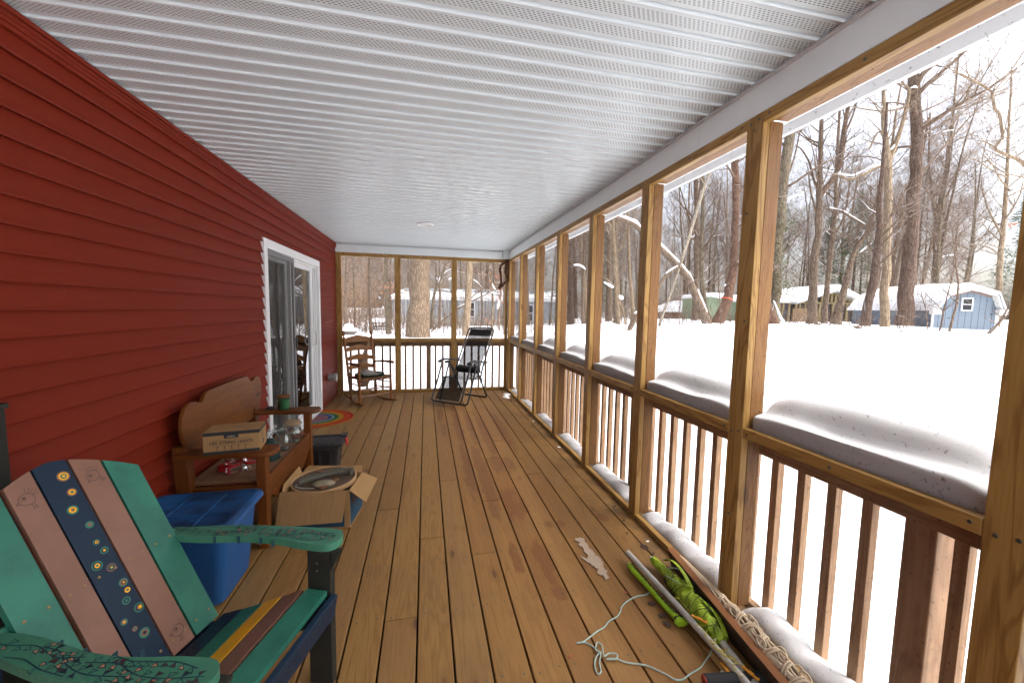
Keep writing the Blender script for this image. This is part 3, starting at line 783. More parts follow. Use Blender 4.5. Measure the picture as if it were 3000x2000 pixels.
for j in range(NS + 1):
    y = -.30 + 5.6 * j / NS
    for i, (p_, t_) in enumerate(zip(outer, th)):
        vs_.append((p_[0] * 1.01, y, p_[1] + .004)); 
    for i, (p_, t_) in enumerate(zip(outer, th)):
        vs_.append((p_[0] * (1.03 if i in (0, 4) else 1), y, p_[1] + t_ * (1 + .25 * noise.noise(Vector((i * 1.7, y, 4)))) * (.6 if j in (0, NS) else 1)))
fs = []
for j in range(NS):
    for i in range(4):
        if i == 3 and j in (1, 2, 3): continue       # slid-off patch of snow
        fs.append((j * 10 + 5 + i, j * 10 + 6 + i, j * 10 + 16 + i, j * 10 + 15 + i))
    for i in (0, 4): fs.append((j * 10 + i, j * 10 + 5 + i, j * 10 + 15 + i, j * 10 + 10 + i))
for j in (0, NS): fs += [(j * 10 + i, j * 10 + i + 1, j * 10 + 6 + i, j * 10 + 5 + i) for i in range(4)]
mb.add(vs_, fs); mb.build('roof_snow', HSNOW, sh, smooth='auto', angle=60)
for bx in (gam[6], gam[2]):
    mb = MB()
    s_ = -1 if bx[0] < 0 else 1
    mb.box(bx[0] - .22 + .1 * s_, bx[0] + .22 + .1 * s_, -.24, -.02, bx[1] - .30, bx[1] + .02)
    mb.build('eave_return', WTRIM, sh)
for q in ((gam[1][0] - .20, gam[1][0] - .02, -.03, -.004, gam[1][1], gam[2][1] - .30), (gam[0][0] + .0, gam[0][0] + .12, -.03, -.004, gam[0][1], gam[6][1] - .3)):
    mb = MB(); mb.box(*q); mb.build('corner_board', WTRIM, sh)
mb = MB(); rust = [(x, z) for x, z in PXT([(2762, 869), (2828, 851), (2893, 866)])]
for a, b in zip(rust, rust[1:]): mb.bar((a[0], -.02, a[1] - .06), (b[0], -.02, b[1] - .06), .03, .05, (0, -1, 0))
mb.build('bare_fascia', m_plain('rusty_bare_wood', (.30, .13, .06), .8), sh)
def window(parent, x0, x1, z0, z1, y, frame_m, fw=.06, mull=1, mullv=0, name='window'):
    mb = MB()
    for q in ((x0, x0 + fw, y - .05, y - .002, z0, z1), (x1 - fw, x1, y - .05, y - .002, z0, z1), (x0 + fw, x1 - fw, y - .05, y - .002, z0, z0 + fw), (x0 + fw, x1 - fw, y - .05, y - .002, z1 - fw, z1)): mb.box(*q)
    for i in range(mull): zz = z0 + (z1 - z0) * (i + 1) / (mull + 1); mb.box(x0 + fw, x1 - fw, y - .045, y - .003, zz - fw * .3, zz + fw * .3)
    for i in range(mullv): xx = x0 + (x1 - x0) * (i + 1) / (mullv + 1); mb.box(xx - fw * .25, xx + fw * .25, y - .043, y - .004, z0 + fw, z1 - fw)
    w_ = mb.build(name, frame_m, parent)
    g = MB(); g.box(x0 + fw * .9, x1 - fw * .9, y - .02, y - .001, z0 + fw * .9, z1 - fw * .9); g.build('pane', WINDARK, w_)
    return w_
wp = PXT([(2807, 911), (2840, 873)]); window(sh, wp[0][0], wp[1][0], wp[0][1], wp[1][1], 0, WHITE, .05, 1)
HOUSES.append((sh.location.x - 3, sh.location.x + 3.5, sh.location.y - 2, sh.location.y + 6))

# house with an unfinished gable porch
d = 31; m_ = px2m(d)
gh = house('timber_house', 'snow roofed house with an unfinished yellow framed gable porch', 'house', 2430, 948, d)
P2 = lambda x, y: ((x - 2430) * m_, (948 - y) * m_)
LUM = m_plain('new_lumber', (.25, .19, .085), .7); DARKIN = m_plain('dark_porch_inside', (.045, .042, .045), .9)
mb = MB(); a = P2(2329, 986); b = P2(2497, 887); mb.box(a[0], b[0], .12, 6, a[1], b[1]); mb.prism([P2(2340, 888), P2(2497, 888), P2(2431, 859)], XZ, .12, 6); mb.build('wall', DARKIN, gh)
mb = MB(); a = P2(2250, 986); b = P2(2328, 889); mb.box(a[0], b[0], .3, 6, a[1], b[1]); mb.build('side_wing', siding_mat('slate_siding', (.10, .105, .12), 1.0, 0), gh)
mb = MB()
for x0, y0, x1, y1, w_ in ((2329, 960, 2329, 890, .16), (2498, 960, 2498, 890, .16), (2329, 888, 2500, 888, .13), (2431, 888, 2431, 858, .16), (2403, 888, 2403, 868, .14), (2443, 886, 2443, 866, .14), (2456, 886, 2456, 872, .14), (2340, 886, 2431, 858, .12), (2431, 858, 2496, 886, .12),
                           (2437, 960, 2437, 890, .16), (2478, 960, 2478, 890, .15), (2396, 960, 2400, 890, .14), (2340, 905, 2340, 888, .1), (2356, 905, 2356, 888, .1), (2287, 950, 2292, 890, .12), (2307, 950, 2310, 890, .12), (2280, 950, 2281, 892, .14), (2400, 896, 2410, 896, .1)):
    p0 = P2(x0, y0); p1 = P2(x1, y1); mb.bar((p0[0], .04, p0[1]), (p1[0], .04, p1[1]), w_, .1, (0, -1, 0))
mb.build('porch_framing', LUM, gh)
mb = MB(); a = P2(2320, 960); b = P2(2364, 905); mb.box(a[0], b[0], -.02, .10, a[1], b[1]); mb.build('plywood_panel', m_plain('plywood', (.26, .17, .09), .8), gh)
mb = MB()
for i in range(6): q = P2(2397 + i * 2.4, 945); mb.box(q[0] - .018, q[0] + .018, -.03, .0, q[1] - .2, q[1] + .55)
mb.box(P2(2394, 0)[0], P2(2413, 0)[0], -.04, .0, P2(0, 925)[1], P2(0, 923)[1]); mb.build('porch_baluster', LUM, gh)
mb = MB()
for th_, lift, nm in ((.10, 0, 'roof'), (.42, .105, 'roof_snow')):
    mb = MB(); L0 = P2(2316, 893); AP = P2(2432, 854); R0 = P2(2534, 896)
    lft = .30 if nm == 'roof_snow' else 0
    poly = [(L0[0], L0[1] + lift), (AP[0], AP[1] + lift), (R0[0], R0[1] + lift), (R0[0] - .02, R0[1] + lift + th_ * .75), (AP[0] + .1, AP[1] + lift + th_), (AP[0] - .3, AP[1] + lift + th_), (L0[0] + .02, L0[1] + lift + th_ * .8)]
    mb.prism(poly, XZ, -.5, 6.5)
    a = P2(2240, 889); mb.prism([(a[0], a[1] + lift - .02), (L0[0] - .0, L0[1] + lift + .02), (P2(2420, 0)[0], AP[1] + lift - .1), (P2(2420, 0)[0] , AP[1] + lift + th_ * .8), (P2(2262, 0)[0], P2(0, 851)[1] + lift * .5), (a[0], a[1] + lift + th_ * .9)] if False else [(a[0], a[1] + lift - .02), (L0[0], a[1] + lift - .02), (L0[0], a[1] + lift + th_ * .8), (a[0], a[1] + lift + th_ * .8)], XZ, -.1, 1.2)
    mb.add([(a[0], -.1, a[1] + lift + th_ * .8), (L0[0] + .0, -.1, a[1] + lift + th_ * .8), (P2(2425, 0)[0], 4.5, AP[1] + lift + th_ * .8), (P2(2255, 0)[0], 4.5, AP[1] + lift + th_ * .7)], [(0, 1, 2, 3)])
    mb.build(nm, HSNOW if nm == 'roof_snow' else m_paint('white_rake_board', (.55, .55, .54), .6), gh, smooth='auto', bevel=.05 if nm == 'roof_snow' else 0)
HOUSES.append((gh.location.x - 8, gh.location.x + 6, gh.location.y - 1, gh.location.y + 9))

# sage house with a french door
d = 33; m_ = px2m(d)
ch = house('sage_house', 'grey green house with a small paned french door beside the shed', 'house', 2690, 950, d)
P2 = lambda x, y: ((x - 2690) * m_, (950 - y) * m_)
mb = MB(); a = P2(2668, 1000); b = P2(2800, 900); mb.box(a[0], b[0], 0, 6, a[1], b[1]); mb.build('wall', siding_mat('sage_siding', (.25, .245, .17), .16), ch)
mb = MB(); a = P2(2610, 904); b = P2(2800, 898); mb.box(a[0], b[0], -.7, 6.3, a[1], b[1]); mb.build('roof', WHITE, ch)
mb = MB(); a = P2(2610, 897.5)[1]; xa, xb = P2(2612, 0)[0], P2(2800, 0)[0]; zt = P2(0, 857)[1]; xl = P2(2625, 0)[0]
mb.add([(xa, -.75, a), (xb, -.75, a), (xb, -.75, a + .3), (xa + .05, -.75, a + .25), (xl + 1.6, 3, zt + .1), (xb, 3, zt + .2), (xa, 6.3, a), (xa + .05, 6.3, a + .25), (xb, 6.3, a), (xb, 6.3, a + .3)],
       [(0, 1, 2, 3), (3, 2, 5, 4), (4, 5, 9, 7), (0, 3, 4, 7, 6), (7, 9, 8, 6), (1, 8, 9, 5, 2)]); mb.build('roof_snow', HSNOW, ch, smooth='auto')
a = P2(2676, 944); b = P2(2694, 918); dn = window(ch, a[0] - .12, b[0] + .05, a[1] - .4, b[1] + .05, 0, m_paint('cream_door_paint', (.60, .60, .50), .5), .07, 3, 2, 'french_door')
mb = MB(); a = P2(2698.5, 1000); b = P2(2703, 902); mb.box(a[0], b[0], -.6, -.4, a[1], b[1]); mb.build('porch_post', m_plain('brown_post', (.20, .15, .12), .8), ch)
HOUSES.append((ch.location.x - 3, ch.location.x + 5, ch.location.y - 1.5, ch.location.y + 8))
tp = MB(); rng2 = random.Random(4)
vs_ = []
for j in range(7):
    for i in range(13):
        x = i / 12 * 1.5 - .75; y = j / 6 * .8 - .4; hgt = .42 * max(0, 1 - (x / .75) ** 2) * max(0, 1 - (y / .42) ** 2) ** .5
        vs_.append((x, y, hgt * (1 + .4 * rng2.uniform(-1, 1))))
tp.add(vs_, [(j * 13 + i, j * 13 + i + 1, (j + 1) * 13 + i + 1, (j + 1) * 13 + i) for j in range(6) for i in range(12)])
tpo = tp.build('tarp', m_paint('blue_tarp', (.03, .16, .48), .45), smooth=True); o_ = at(2715, 949, 27); tpo.location = o_; tag(tpo, 'crumpled bright blue tarp in the snow left of the shed', 'tarp')

# green shed-house and low red-brown house
d = 34; m_ = px2m(d)
g2 = house('green_house', 'pale green clapboard house behind the leaning trunks', 'house', 2110, 935, d)
P2 = lambda x, y: ((x - 2110) * m_, (935 - y) * m_)
mb = MB(); mb.prism([P2(2070, 985), P2(2205, 985), P2(2205, 893), P2(2076, 868), P2(2070, 870)], XZ, 0, 5); mb.build('wall', siding_mat('green_siding', (.25, .32, .21), .17), g2)
mb = MB(); mb.prism([P2(2066, 868), P2(2076, 866), P2(2210, 891), P2(2210, 884), P2(2205, 868), P2(2074, 858)], XZ, -.4, 5.4); mb.build('roof_snow', HSNOW, g2, bevel=.06)
mb = MB(); mb.prism([P2(2066, 872), P2(2076, 870), P2(2210, 895), P2(2210, 891.5), P2(2076, 866.5), P2(2066, 868.5)], XZ, -.35, 5.3); mb.build('roof', WHITE, g2)
HOUSES.append((g2.location.x - 3, g2.location.x + 5, g2.location.y - 1.5, g2.location.y + 7))
d = 44; m_ = px2m(d)
rh = house('brown_house', 'low red brown house with snow patched gables deep in the wood', 'house', 1975, 932, d)
P2 = lambda x, y: ((x - 1975) * m_, (932 - y) * m_)
mb = MB(); mb.prism([P2(1890, 975), P2(2034, 975), P2(2034, 890), P2(2004, 893), P2(1996, 915), P2(1890, 915)], XZ, 0, 6); mb.build('wall', siding_mat('red_brown_siding', (.16, .08, .052), .2), rh)
mb = MB(); mb.prism([P2(1886, 914), P2(2000, 914), P2(2006, 892), P2(2040, 880), P2(2040, 876), P2(2004, 886), P2(1990, 894), P2(1925, 896), P2(1888, 908)], XZ, -.5, 6.2); mb.build('roof_snow', HSNOW, rh, bevel=.08)
HOUSES.append((rh.location.x - 5, rh.location.x + 4, rh.location.y - 1.5, rh.location.y + 8))

# grey mobile home beyond the end screens
d = 33; m_ = px2m(d)
mh = house('mobile_home', 'long grey mobile home with white fascia beyond the end screens', 'house', 1400, 957, d)
P2 = lambda x, y: ((x - 1400) * m_, (957 - y) * m_)
GREY = siding_mat('grey_panel_siding', (.36, .38, .39), .6, 0)
a = P2(1150, 932); b = P2(1652, 881)
mb = MB(); mb.box(a[0], b[0], 0, 4.2, a[1], b[1]); mb.build('wall', GREY, mh)
mb = MB(); mb.box(a[0] + .1, b[0] - .05, .06, 4.1, P2(0, 985)[1], a[1]); mb.build('skirting', siding_mat('pale_skirting', (.5, .47, .42), .25, 0), mh)
mb = MB(); mb.box(b[0] - .16, b[0] + .02, -.03, .15, P2(0, 960)[1], b[1]); mb.build('corner_board', WHITE, mh)
mb = MB(); f0 = P2(1146, 881); f1 = P2(1668, 872); mb.box(f0[0], f1[0], -.35, 4.5, f0[1], f1[1]); mb.build('fascia', WHITE, mh)
mb = MB(); zr = P2(0, 846)[1]; mb.add([(f0[0], -.35, f1[1] + .003), (f1[0], -.35, f1[1] + .003), (f1[0] - .6, 2.1, zr + .05), (f0[0] + .6, 2.1, zr + .05), (f1[0], 4.5, f1[1] + .003), (f0[0], 4.5, f1[1] + .003)], [(0, 1, 2, 3), (3, 2, 4, 5), (1, 4, 2), (0, 3, 5)])
q = NT('patchy_snow_shingles'); n1 = q.noise(q.mapping(q.obj(), (.5, .9, 2.2)), 1.6, 5, .6); z_ = q.sep(q.obj())[2]
sn_ = q.ramp(q.math('ADD', n1, q.math('MULTIPLY', q.math('SUBTRACT', z_, 2.9), -.35)), .44, .52)
q.fin(q.mix(sn_, (.17, .18, .18), (.84, .86, .88)), .85); mb.build('roof', q.m, mh)
mb = MB(); c_ = P2(1316, 850); mb.lathe([(.16, 0), (.16, .82), (.21, .83), (.21, .98)], 14, Matrix.Translation((c_[0], 1.2, c_[1] - .1))); ch_ = mb.build('chimney', m_plain('zinc_flue', (.36, .40, .38), .5, .3), mh, smooth='auto')
mb = MB(); mb.lathe([(.27, .98), (.29, 1.08), (.2, 1.18), (.05, 1.22)], 14, Matrix.Translation((c_[0], 1.2, c_[1] - .1))); mb.build('snow_cap', HSNOW, ch_, smooth=True)
for (xa, xb, ya, yb, ml) in ((1372, 1391, 929, 885, 1), (1541, 1562, 948, 890, 1), (1264, 1289, 892, 884, 0)):
    a = P2(xa, ya); b = P2(xb, yb); window(mh, a[0], b[0], max(a[1], .5), b[1], 0, WHITE, .07, ml)
HOUSES.append((mh.location.x - 9, mh.location.x + 9.5, mh.location.y - 2.5, mh.location.y + 8))

# ---- the trees one can tell apart
def hero(label, bark, depth, pts, limbs=(), snow=(), seed=1, crown=8, crown_from=.45, clen=3.0, parts_extra=None, twigs=(5, 4, 3), name='bare_tree', cat='tree'):
    "pts: (px, py, width_px[, ddepth]) up the trunk; limbs the same as branches; snow: [(px,py,width_px)] lying along limbs"
    rng = random.Random(seed); m1 = px2m(depth)
    P = [at(q[0], q[1], depth + (q[3] if len(q) > 3 else 0)) for q in pts]; CO_ = lambda px: cos(math.atan((px - 1500) / FPX)); R = [q[2] * .5 * m1 * CO_(q[0]) for q in pts]
    base = P[0].copy(); gzb = gz(base.x, base.y); dirn = (P[0] - P[1]).normalized()
    k_ = max(.25, (P[0].z - gzb + .35) / max(.3, -dirn.z))
    P = [P[0] + dirn * k_] + P; R = [R[0] * 1.18] + R
    loc = (base.x, base.y, gzb); t = thing(name, label, cat, loc)
    placed.append((base.x, base.y))
    def rs(P, R):
        n = 4; out = spline(P, n); rad = []
        for i in range(len(P) - 1): rad += [R[i] + (R[i + 1] - R[i]) * k2 / n for k2 in range(n)]
        rad.append(R[-1])
        out = [q + Vector((noise.noise(q * .9 + Vector((seed, 0, 0))), noise.noise(q * .9 + Vector((0, seed, 5))), 0)) * r_ * .35 for q, r_ in zip(out, rad)]
        rad = [r_ * (1 + .12 * noise.noise(q * 2.1)) for q, r_ in zip(out, rad)]
        return out, rad
    mb = MB(); tp_, tr_ = rs(P, R); mb.tube(tp_, tr_, 14, True)
    mb.build('trunk', BK[bark], t, smooth='auto', world=True, fixn=False)
    cr = MB(); ends_ = []
    for lb in limbs:
        lp = [at(q[0], q[1], depth + (q[3] if len(q) > 3 else 0)) for q in lb]; lr = [max(.006, q[2] * .5 * m1 * CO_(q[0])) for q in lb]
        a, r_ = rs(lp, lr); cr.tube(a, r_, 8, True); ends_.append((a, r_))
    n = len(tp_); tot = int(crown * 1.7)
    for k2 in range(tot):
        i = int(n * (crown_from + (1 - crown_from) * (k2 + rng.random()) / max(tot, 1))); i = min(i, n - 2)
        az = rng.uniform(0, 2 * pi); limb(cr, tp_[i], Vector((cos(az), sin(az), rng.uniform(.25, 1.1))), clen * rng.uniform(.6, 1.2), max(.012, tr_[i] * rng.uniform(.25, .5)), 0, rng, .12, 6, .95, twigs)
    for a, r_ in ends_:
        for k2 in range(max(2, len(a) // 4)):
            i = rng.randrange(len(a) // 3, len(a) - 1); dd = (a[i + 1] - a[i]).normalized(); sd = wob(rng, 1); limb(cr, a[i], dd + sd * .8 + Vector((0, 0, .3)), clen * rng.uniform(.25, .6), max(.008, r_[i] * .5), 1, rng, .1, 5, .95, twigs)
    if cr.v: cr.build('crown', BK['twig'] if bark not in ('tan', 'pale') else BK[bark], t, smooth=True, world=True, fixn=False)
    for sn in snow:
        sp_ = [at(q[0], q[1], depth + (q[3] if len(q) > 3 else 0)) for q in sn]; sr = [q[2] * .5 * m1 * (.4 + .6 * CO_(q[0])) for q in sn]
        a = spline(sp_, 6); mb = MB(); rr_ = []
        for i in range(len(a)):
            u = i / (len(a) - 1) * (len(sr) - 1); j = min(int(u), len(sr) - 2); r_ = sr[j] + (sr[j + 1] - sr[j]) * (u - j)
            rr_.append(r_ * (1 + .45 * noise.noise(a[i] * 3.1 + Vector((seed, 0, 0)))) * (.35 if i in (0, len(a) - 1) else 1))
        mb.tube(a, rr_, 9, True); mb.build('snow', SNOWL, t, smooth='auto', world=True)
    return t

hero('pale straight trunk forking high, with a snow laden limb to its left', 'tan', 20, [(2590, 960, 32), (2592, 860, 29), (2598, 760, 27), (2602, 640, 26), (2604, 540, 26), (2602, 470, 26), (2598, 430, 22), (2589, 378, 16), (2588, 300, 13), (2588, 235, 12), (2590, 120, 10), (2584, -60, 6)],
     [[(2604, 480, 17), (2618, 440, 17), (2632, 400, 16), (2645, 360, 14), (2655, 320, 13), (2662, 270, 11), (2650, 250, 7), (2610, 246, 5), (2580, 262, 3)], [(2594, 486, 13), (2568, 492, 13), (2535, 508, 12), (2505, 522, 11), (2478, 524, 10), (2462, 515, 10)],
      [(2662, 300, 8), (2640, 318, 8), (2590, 325, 6), (2545, 322, 5), (2480, 310, 3)], [(2600, 430, 8), (2575, 385, 7), (2550, 430, 6), (2540, 440, 3)], [(2612, 440, 9), (2640, 250, 6, 1), (2700, 100, 4, 1)]],
     [[(2590, 479, 5), (2560, 485, 6), (2530, 500, 7), (2500, 513, 7), (2470, 511, 6), (2455, 508, 4)], [(2645, 311, 4), (2610, 316, 7), (2580, 314, 8), (2560, 310, 5)], [(2608, 440, 6), (2622, 425, 8), (2628, 410, 3)], [(2600, 398, 4), (2612, 404, 6)], [(2668, 258, 4), (2680, 254, 6), (2688, 258, 3)]], 21, 6, .6, 2.4)
hero('thickest dark brown trunk standing right of the pale forked tree', 'dark', 21.5, [(2651, 950, 60), (2655, 890, 52), (2663, 780, 50), (2672, 650, 45), (2678, 560, 42), (2686, 450, 40), (2688, 370, 39), (2680, 290, 36), (2676, 220, 34), (2684, 120, 30), (2690, -60, 24), (2700, -200, 16)],
     [[(2700, 505, 9), (2735, 465, 9), (2765, 430, 8), (2800, 390, 7), (2840, 345, 6), (2890, 300, 5), (2960, 255, 3)], [(2695, 400, 6), (2740, 375, 6), (2790, 345, 5), (2845, 330, 4)], [(2696, 330, 6), (2760, 300, 5), (2830, 268, 4), (2920, 255, 3)], [(2690, 250, 8), (2730, 180, 7), (2765, 110, 5), (2800, 20, 4)], [(2660, 640, 6), (2640, 590, 6), (2690, 480, 5), (2705, 430, 4)], [(2695, 420, 8), (2775, 375, 6), (2850, 305, 5), (2950, 270, 4)]],
     [[(2740, 392, 2), (2770, 384, 4), (2795, 381, 2)]], 22, 10, .5, 4.0)
hero('tall grey brown trunk forking left and right in front of the unfinished porch', 'brown', 22, [(2380, 945, 36), (2381, 900, 29), (2384, 800, 26), (2391, 715, 24), (2398, 650, 23), (2400, 585, 21), (2401, 520, 17), (2404, 450, 16), (2406, 390, 15), (2407, 330, 13), (2404, 240, 10), (2410, 60, 6)],
     [[(2400, 580, 17), (2420, 550, 18), (2440, 520, 17), (2458, 485, 17), (2466, 440, 18), (2470, 400, 18), (2478, 350, 14), (2488, 290, 12), (2500, 220, 9), (2510, 100, 6)], [(2401, 560, 9), (2385, 530, 8), (2372, 480, 6), (2350, 440, 5), (2330, 425, 3)], [(2390, 620, 7), (2375, 560, 6), (2368, 500, 4)], [(2470, 400, 9), (2498, 340, 7), (2520, 260, 5), (2555, 150, 4)]],
     [[(2470, 472, 5), (2480, 460, 9), (2495, 448, 6)], [(2415, 575, 4), (2418, 566, 6)]], 23, 12, .5, 3.2)
hero('leaning brown trunk with hanging ivy right of the second post', 'olive', 20, [(2262, 946, 46), (2266, 860, 40), (2272, 760, 36), (2280, 670, 34), (2290, 580, 34), (2302, 480, 33), (2312, 410, 32), (2322, 340, 30), (2336, 240, 26), (2350, 100, 18), (2362, -60, 10)],
     [[(2308, 520, 6), (2330, 450, 5), (2345, 380, 4), (2370, 300, 3)], [(2270, 760, 4), (2300, 740, 4), (2330, 700, 3), (2350, 640, 2)]], (), 24, 10, .45, 3.0)
hero('broken reddish trunk leaning left with snow down its right flank', 'red', 19, [(2262, 946, 40), (2250, 905, 34), (2236, 865, 30), (2222, 825, 25), (2205, 780, 18)], (),
     [[(2296, 946, 12), (2284, 925, 9), (2275, 900, 5), (2266, 880, 4)], [(2258, 868, 3), (2254, 872, 6)]], 25, 3, .7, 1.2)
hero('slim crooked trunk with a snow capped birdhouse sized burl before the gable', 'brown', 24, [(2414, 945, 22), (2416, 900, 19), (2423, 850, 18), (2428, 800, 17), (2434, 740, 17), (2440, 680, 15), (2447, 610, 14), (2450, 500, 12), (2458, 360, 9), (2465, 200, 6)], [[(2440, 700, 6), (2470, 640, 5), (2490, 560, 4)]], (), 26, 12, .4, 2.6)
hero('slanting grey trunk rising right into a snow covered fork', 'brown', 22, [(2450, 946, 34), (2458, 905, 27), (2466, 870, 24), (2478, 820, 21), (2492, 765, 19), (2512, 720, 17), (2532, 685, 15), (2545, 660, 14), (2558, 625, 12), (2566, 600, 11), (2578, 550, 8), (2590, 480, 5)],
     [[(2538, 668, 10), (2515, 650, 9), (2490, 635, 8), (2460, 618, 6), (2420, 612, 4)], [(2500, 755, 6), (2530, 735, 6), (2552, 715, 5)], [(2535, 680, 6), (2500, 700, 5), (2440, 672, 4), (2410, 676, 3)]],
     [[(2538, 671, 6), (2548, 650, 7), (2558, 620, 6), (2563, 602, 3)], [(2510, 715, 4), (2528, 688, 8), (2538, 672, 6)], [(2535, 657, 5), (2505, 640, 6), (2470, 618, 5), (2430, 607, 4)], [(2520, 738, 5), (2540, 723, 6), (2555, 712, 3)]], 27, 8, .5, 2.4)
hero('dark leaning trunk just left of the pale forked tree', 'dark', 19, [(2533, 957, 34), (2538, 930, 31), (2546, 890, 30), (2556, 840, 29), (2565, 780, 27), (2571, 720, 24), (2575, 650, 20), (2580, 560, 17), (2590, 440, 12), (2600, 300, 8)], [[(2560, 860, 9), (2572, 830, 8), (2580, 780, 6)]], (), 28, 9, .45, 2.6)
hero('grey forked trunk rising behind the shed roof', 'brown', 30, [(2742, 930, 24), (2742, 843, 20), (2742, 760, 20), (2744, 680, 19), (2750, 620, 18), (2762, 560, 15), (2771, 519, 14), (2776, 460, 12), (2788, 380, 10), (2800, 250, 7), (2815, 100, 4)], [[(2744, 690, 14), (2738, 630, 13), (2730, 560, 10), (2722, 470, 8), (2725, 330, 5)], [(2746, 660, 10), (2765, 640, 7), (2790, 625, 5), (2810, 615, 3)]], [[(2760, 752, 2), (2775, 748, 4), (2795, 746, 2)]], 29, 10, .45, 4)
hero('pale brown trunk beside the right hand post behind the shed', 'tan', 28, [(2922, 940, 26), (2925, 860, 22), (2928, 800, 20), (2933, 730, 19), (2940, 660, 17), (2944, 600, 15), (2950, 500, 12), (2956, 360, 9), (2965, 200, 6)], [[(2936, 690, 8), (2912, 650, 6), (2890, 600, 4), (2872, 540, 3)], [(2928, 745, 6), (2890, 722, 5), (2840, 715, 3)]], (), 30, 10, .4, 3.5)
hero('crooked limbed oak whose bent bough hangs into the upper right sky', 'tan', 13, [(3130, 1010, 36), (3120, 800, 32), (3095, 640, 30), (3060, 560, 26), (3020, 500, 20), (2985, 470, 15), (2950, 455, 13), (2916, 437, 12), (2925, 418, 11), (2937, 400, 11), (2933, 370, 11), (2928, 335, 11), (2915, 318, 10), (2907, 280, 10), (2905, 270, 9), (2880, 252, 8), (2856, 240, 7), (2825, 222, 6), (2792, 212, 4)],
     [[(2906, 273, 6), (2935, 240, 6), (2970, 195, 5), (3020, 120, 4)], [(2908, 268, 6), (2940, 250, 5), (2990, 190, 4)], [(2920, 437, 6), (2895, 420, 5), (2870, 412, 3)], [(2950, 520, 6), (2905, 500, 5), (2860, 470, 4), (2820, 465, 3)], [(2960, 560, 7), (2930, 525, 5), (2905, 480, 4), (2880, 455, 3)], [(3000, 520, 6), (2940, 505, 5), (2890, 470, 4)]], (), 31, 14, .3, 2.2)
# middle bays
hero('fallen log leaning up to the left under a thick line of snow', 'brown', 18, [(2070, 946, 28), (2052, 905, 25), (2036, 863, 23), (2016, 818, 21), (1987, 783, 20), (1952, 745, 18), (1922, 716, 17), (1894, 694, 16), (1862, 662, 15), (1818, 643, 13), (1786, 633, 12), (1740, 622, 8)], (),
     [[(2034, 842, 5), (2024, 812, 9), (2008, 790, 9), (1996, 775, 8), (1976, 756, 9), (1950, 730, 9), (1918, 698, 8), (1896, 680, 7)], [(1886, 678, 6), (1862, 650, 9), (1820, 634, 9), (1790, 626, 6)], [(2072, 915, 4), (2062, 890, 6), (2052, 868, 6), (2044, 846, 4)], [(2074, 930, 3), (2068, 908, 5)]], 32, 4, .6, 1.6)
hero('thin branch propped across the fallen log, snow along its top', 'brown', 17.8, [(1846, 956, 12), (1862, 926, 11), (1894, 876, 10), (1926, 845, 10), (1952, 806, 9), (1987, 783, 8)], (),
     [[(1986, 778, 4), (1965, 790, 6), (1950, 802, 5)], [(1944, 815, 4), (1934, 828, 5)], [(1928, 836, 4), (1912, 850, 6), (1896, 866, 4)]], 33, 2, .5, 1.)
hero('pale dead pole leaning right out of the crossed logs', 'pale', 17.9, [(1990, 784, 7), (2000, 755, 9), (2016, 703, 10), (2030, 655, 10), (2044, 608, 10), (2064, 544, 9), (2086, 490, 8), (2110, 420, 6)], (), (), 34, 3, .7, 1.5)
hero('reddish trunk leaning right from a low fork, snow on its left edge', 'red', 19, [(2102, 946, 38), (2114, 915, 32), (2130, 875, 30), (2142, 820, 27), (2150, 767, 24), (2153, 671, 22), (2156, 544, 22), (2153, 480, 22), (2158, 380, 20), (2166, 220, 15), (2175, 40, 9)], [[(2150, 760, 6), (2140, 700, 5), (2128, 640, 4), (2120, 560, 3)]],
     [[(2098, 930, 4), (2106, 910, 6), (2113, 890, 4)], [(2116, 868, 6), (2124, 856, 7), (2126, 846, 4)], [(2122, 838, 5), (2134, 828, 9), (2140, 822, 3)]], 35, 9, .4, 2.4)
tb = MB(); c_ = at(2128, 876, 18.9); ax = (at(2142, 820, 19) - at(2114, 915, 19)).normalized(); Mt = c_.to_track_quat('Z', 'X').to_matrix().to_4x4(); Mt = Matrix.Translation(at(2130, 876, 19)) @ ax.to_track_quat('Z', 'X').to_matrix().to_4x4()
tb.lathe([(.262, -.025), (.266, .0), (.262, .025)], 20, Mt, False, False); o = tb.build('marking_tape', m_plain('orange_tape', (.75, .12, .06), .5)); tag(o, 'orange tape band tied around the reddish leaning trunk', 'tape')
hero('slender trunk rising between the fallen log and the taped trunk', 'olive', 25, [(2078, 938, 22), (2070, 905, 17), (2062, 870, 15), (2055, 800, 14), (2054, 735, 13), (2058, 640, 12), (2060, 540, 10), (2064, 400, 8), (2070, 220, 5)], (), (), 36, 12, .35, 2.6)
hero('straight grey trunk behind the crossing of the fallen log', 'brown', 28, [(2036, 925, 20), (2040, 830, 17), (2042, 730, 16), (2041, 620, 15), (2038, 512, 14), (2036, 400, 11), (2034, 250, 7)], [[(2040, 680, 7), (2020, 640, 6), (2004, 590, 4), (1990, 540, 3)]], [[(2022, 690, 3), (2030, 694, 5), (2038, 684, 3)]], 37, 12, .35, 3.0)
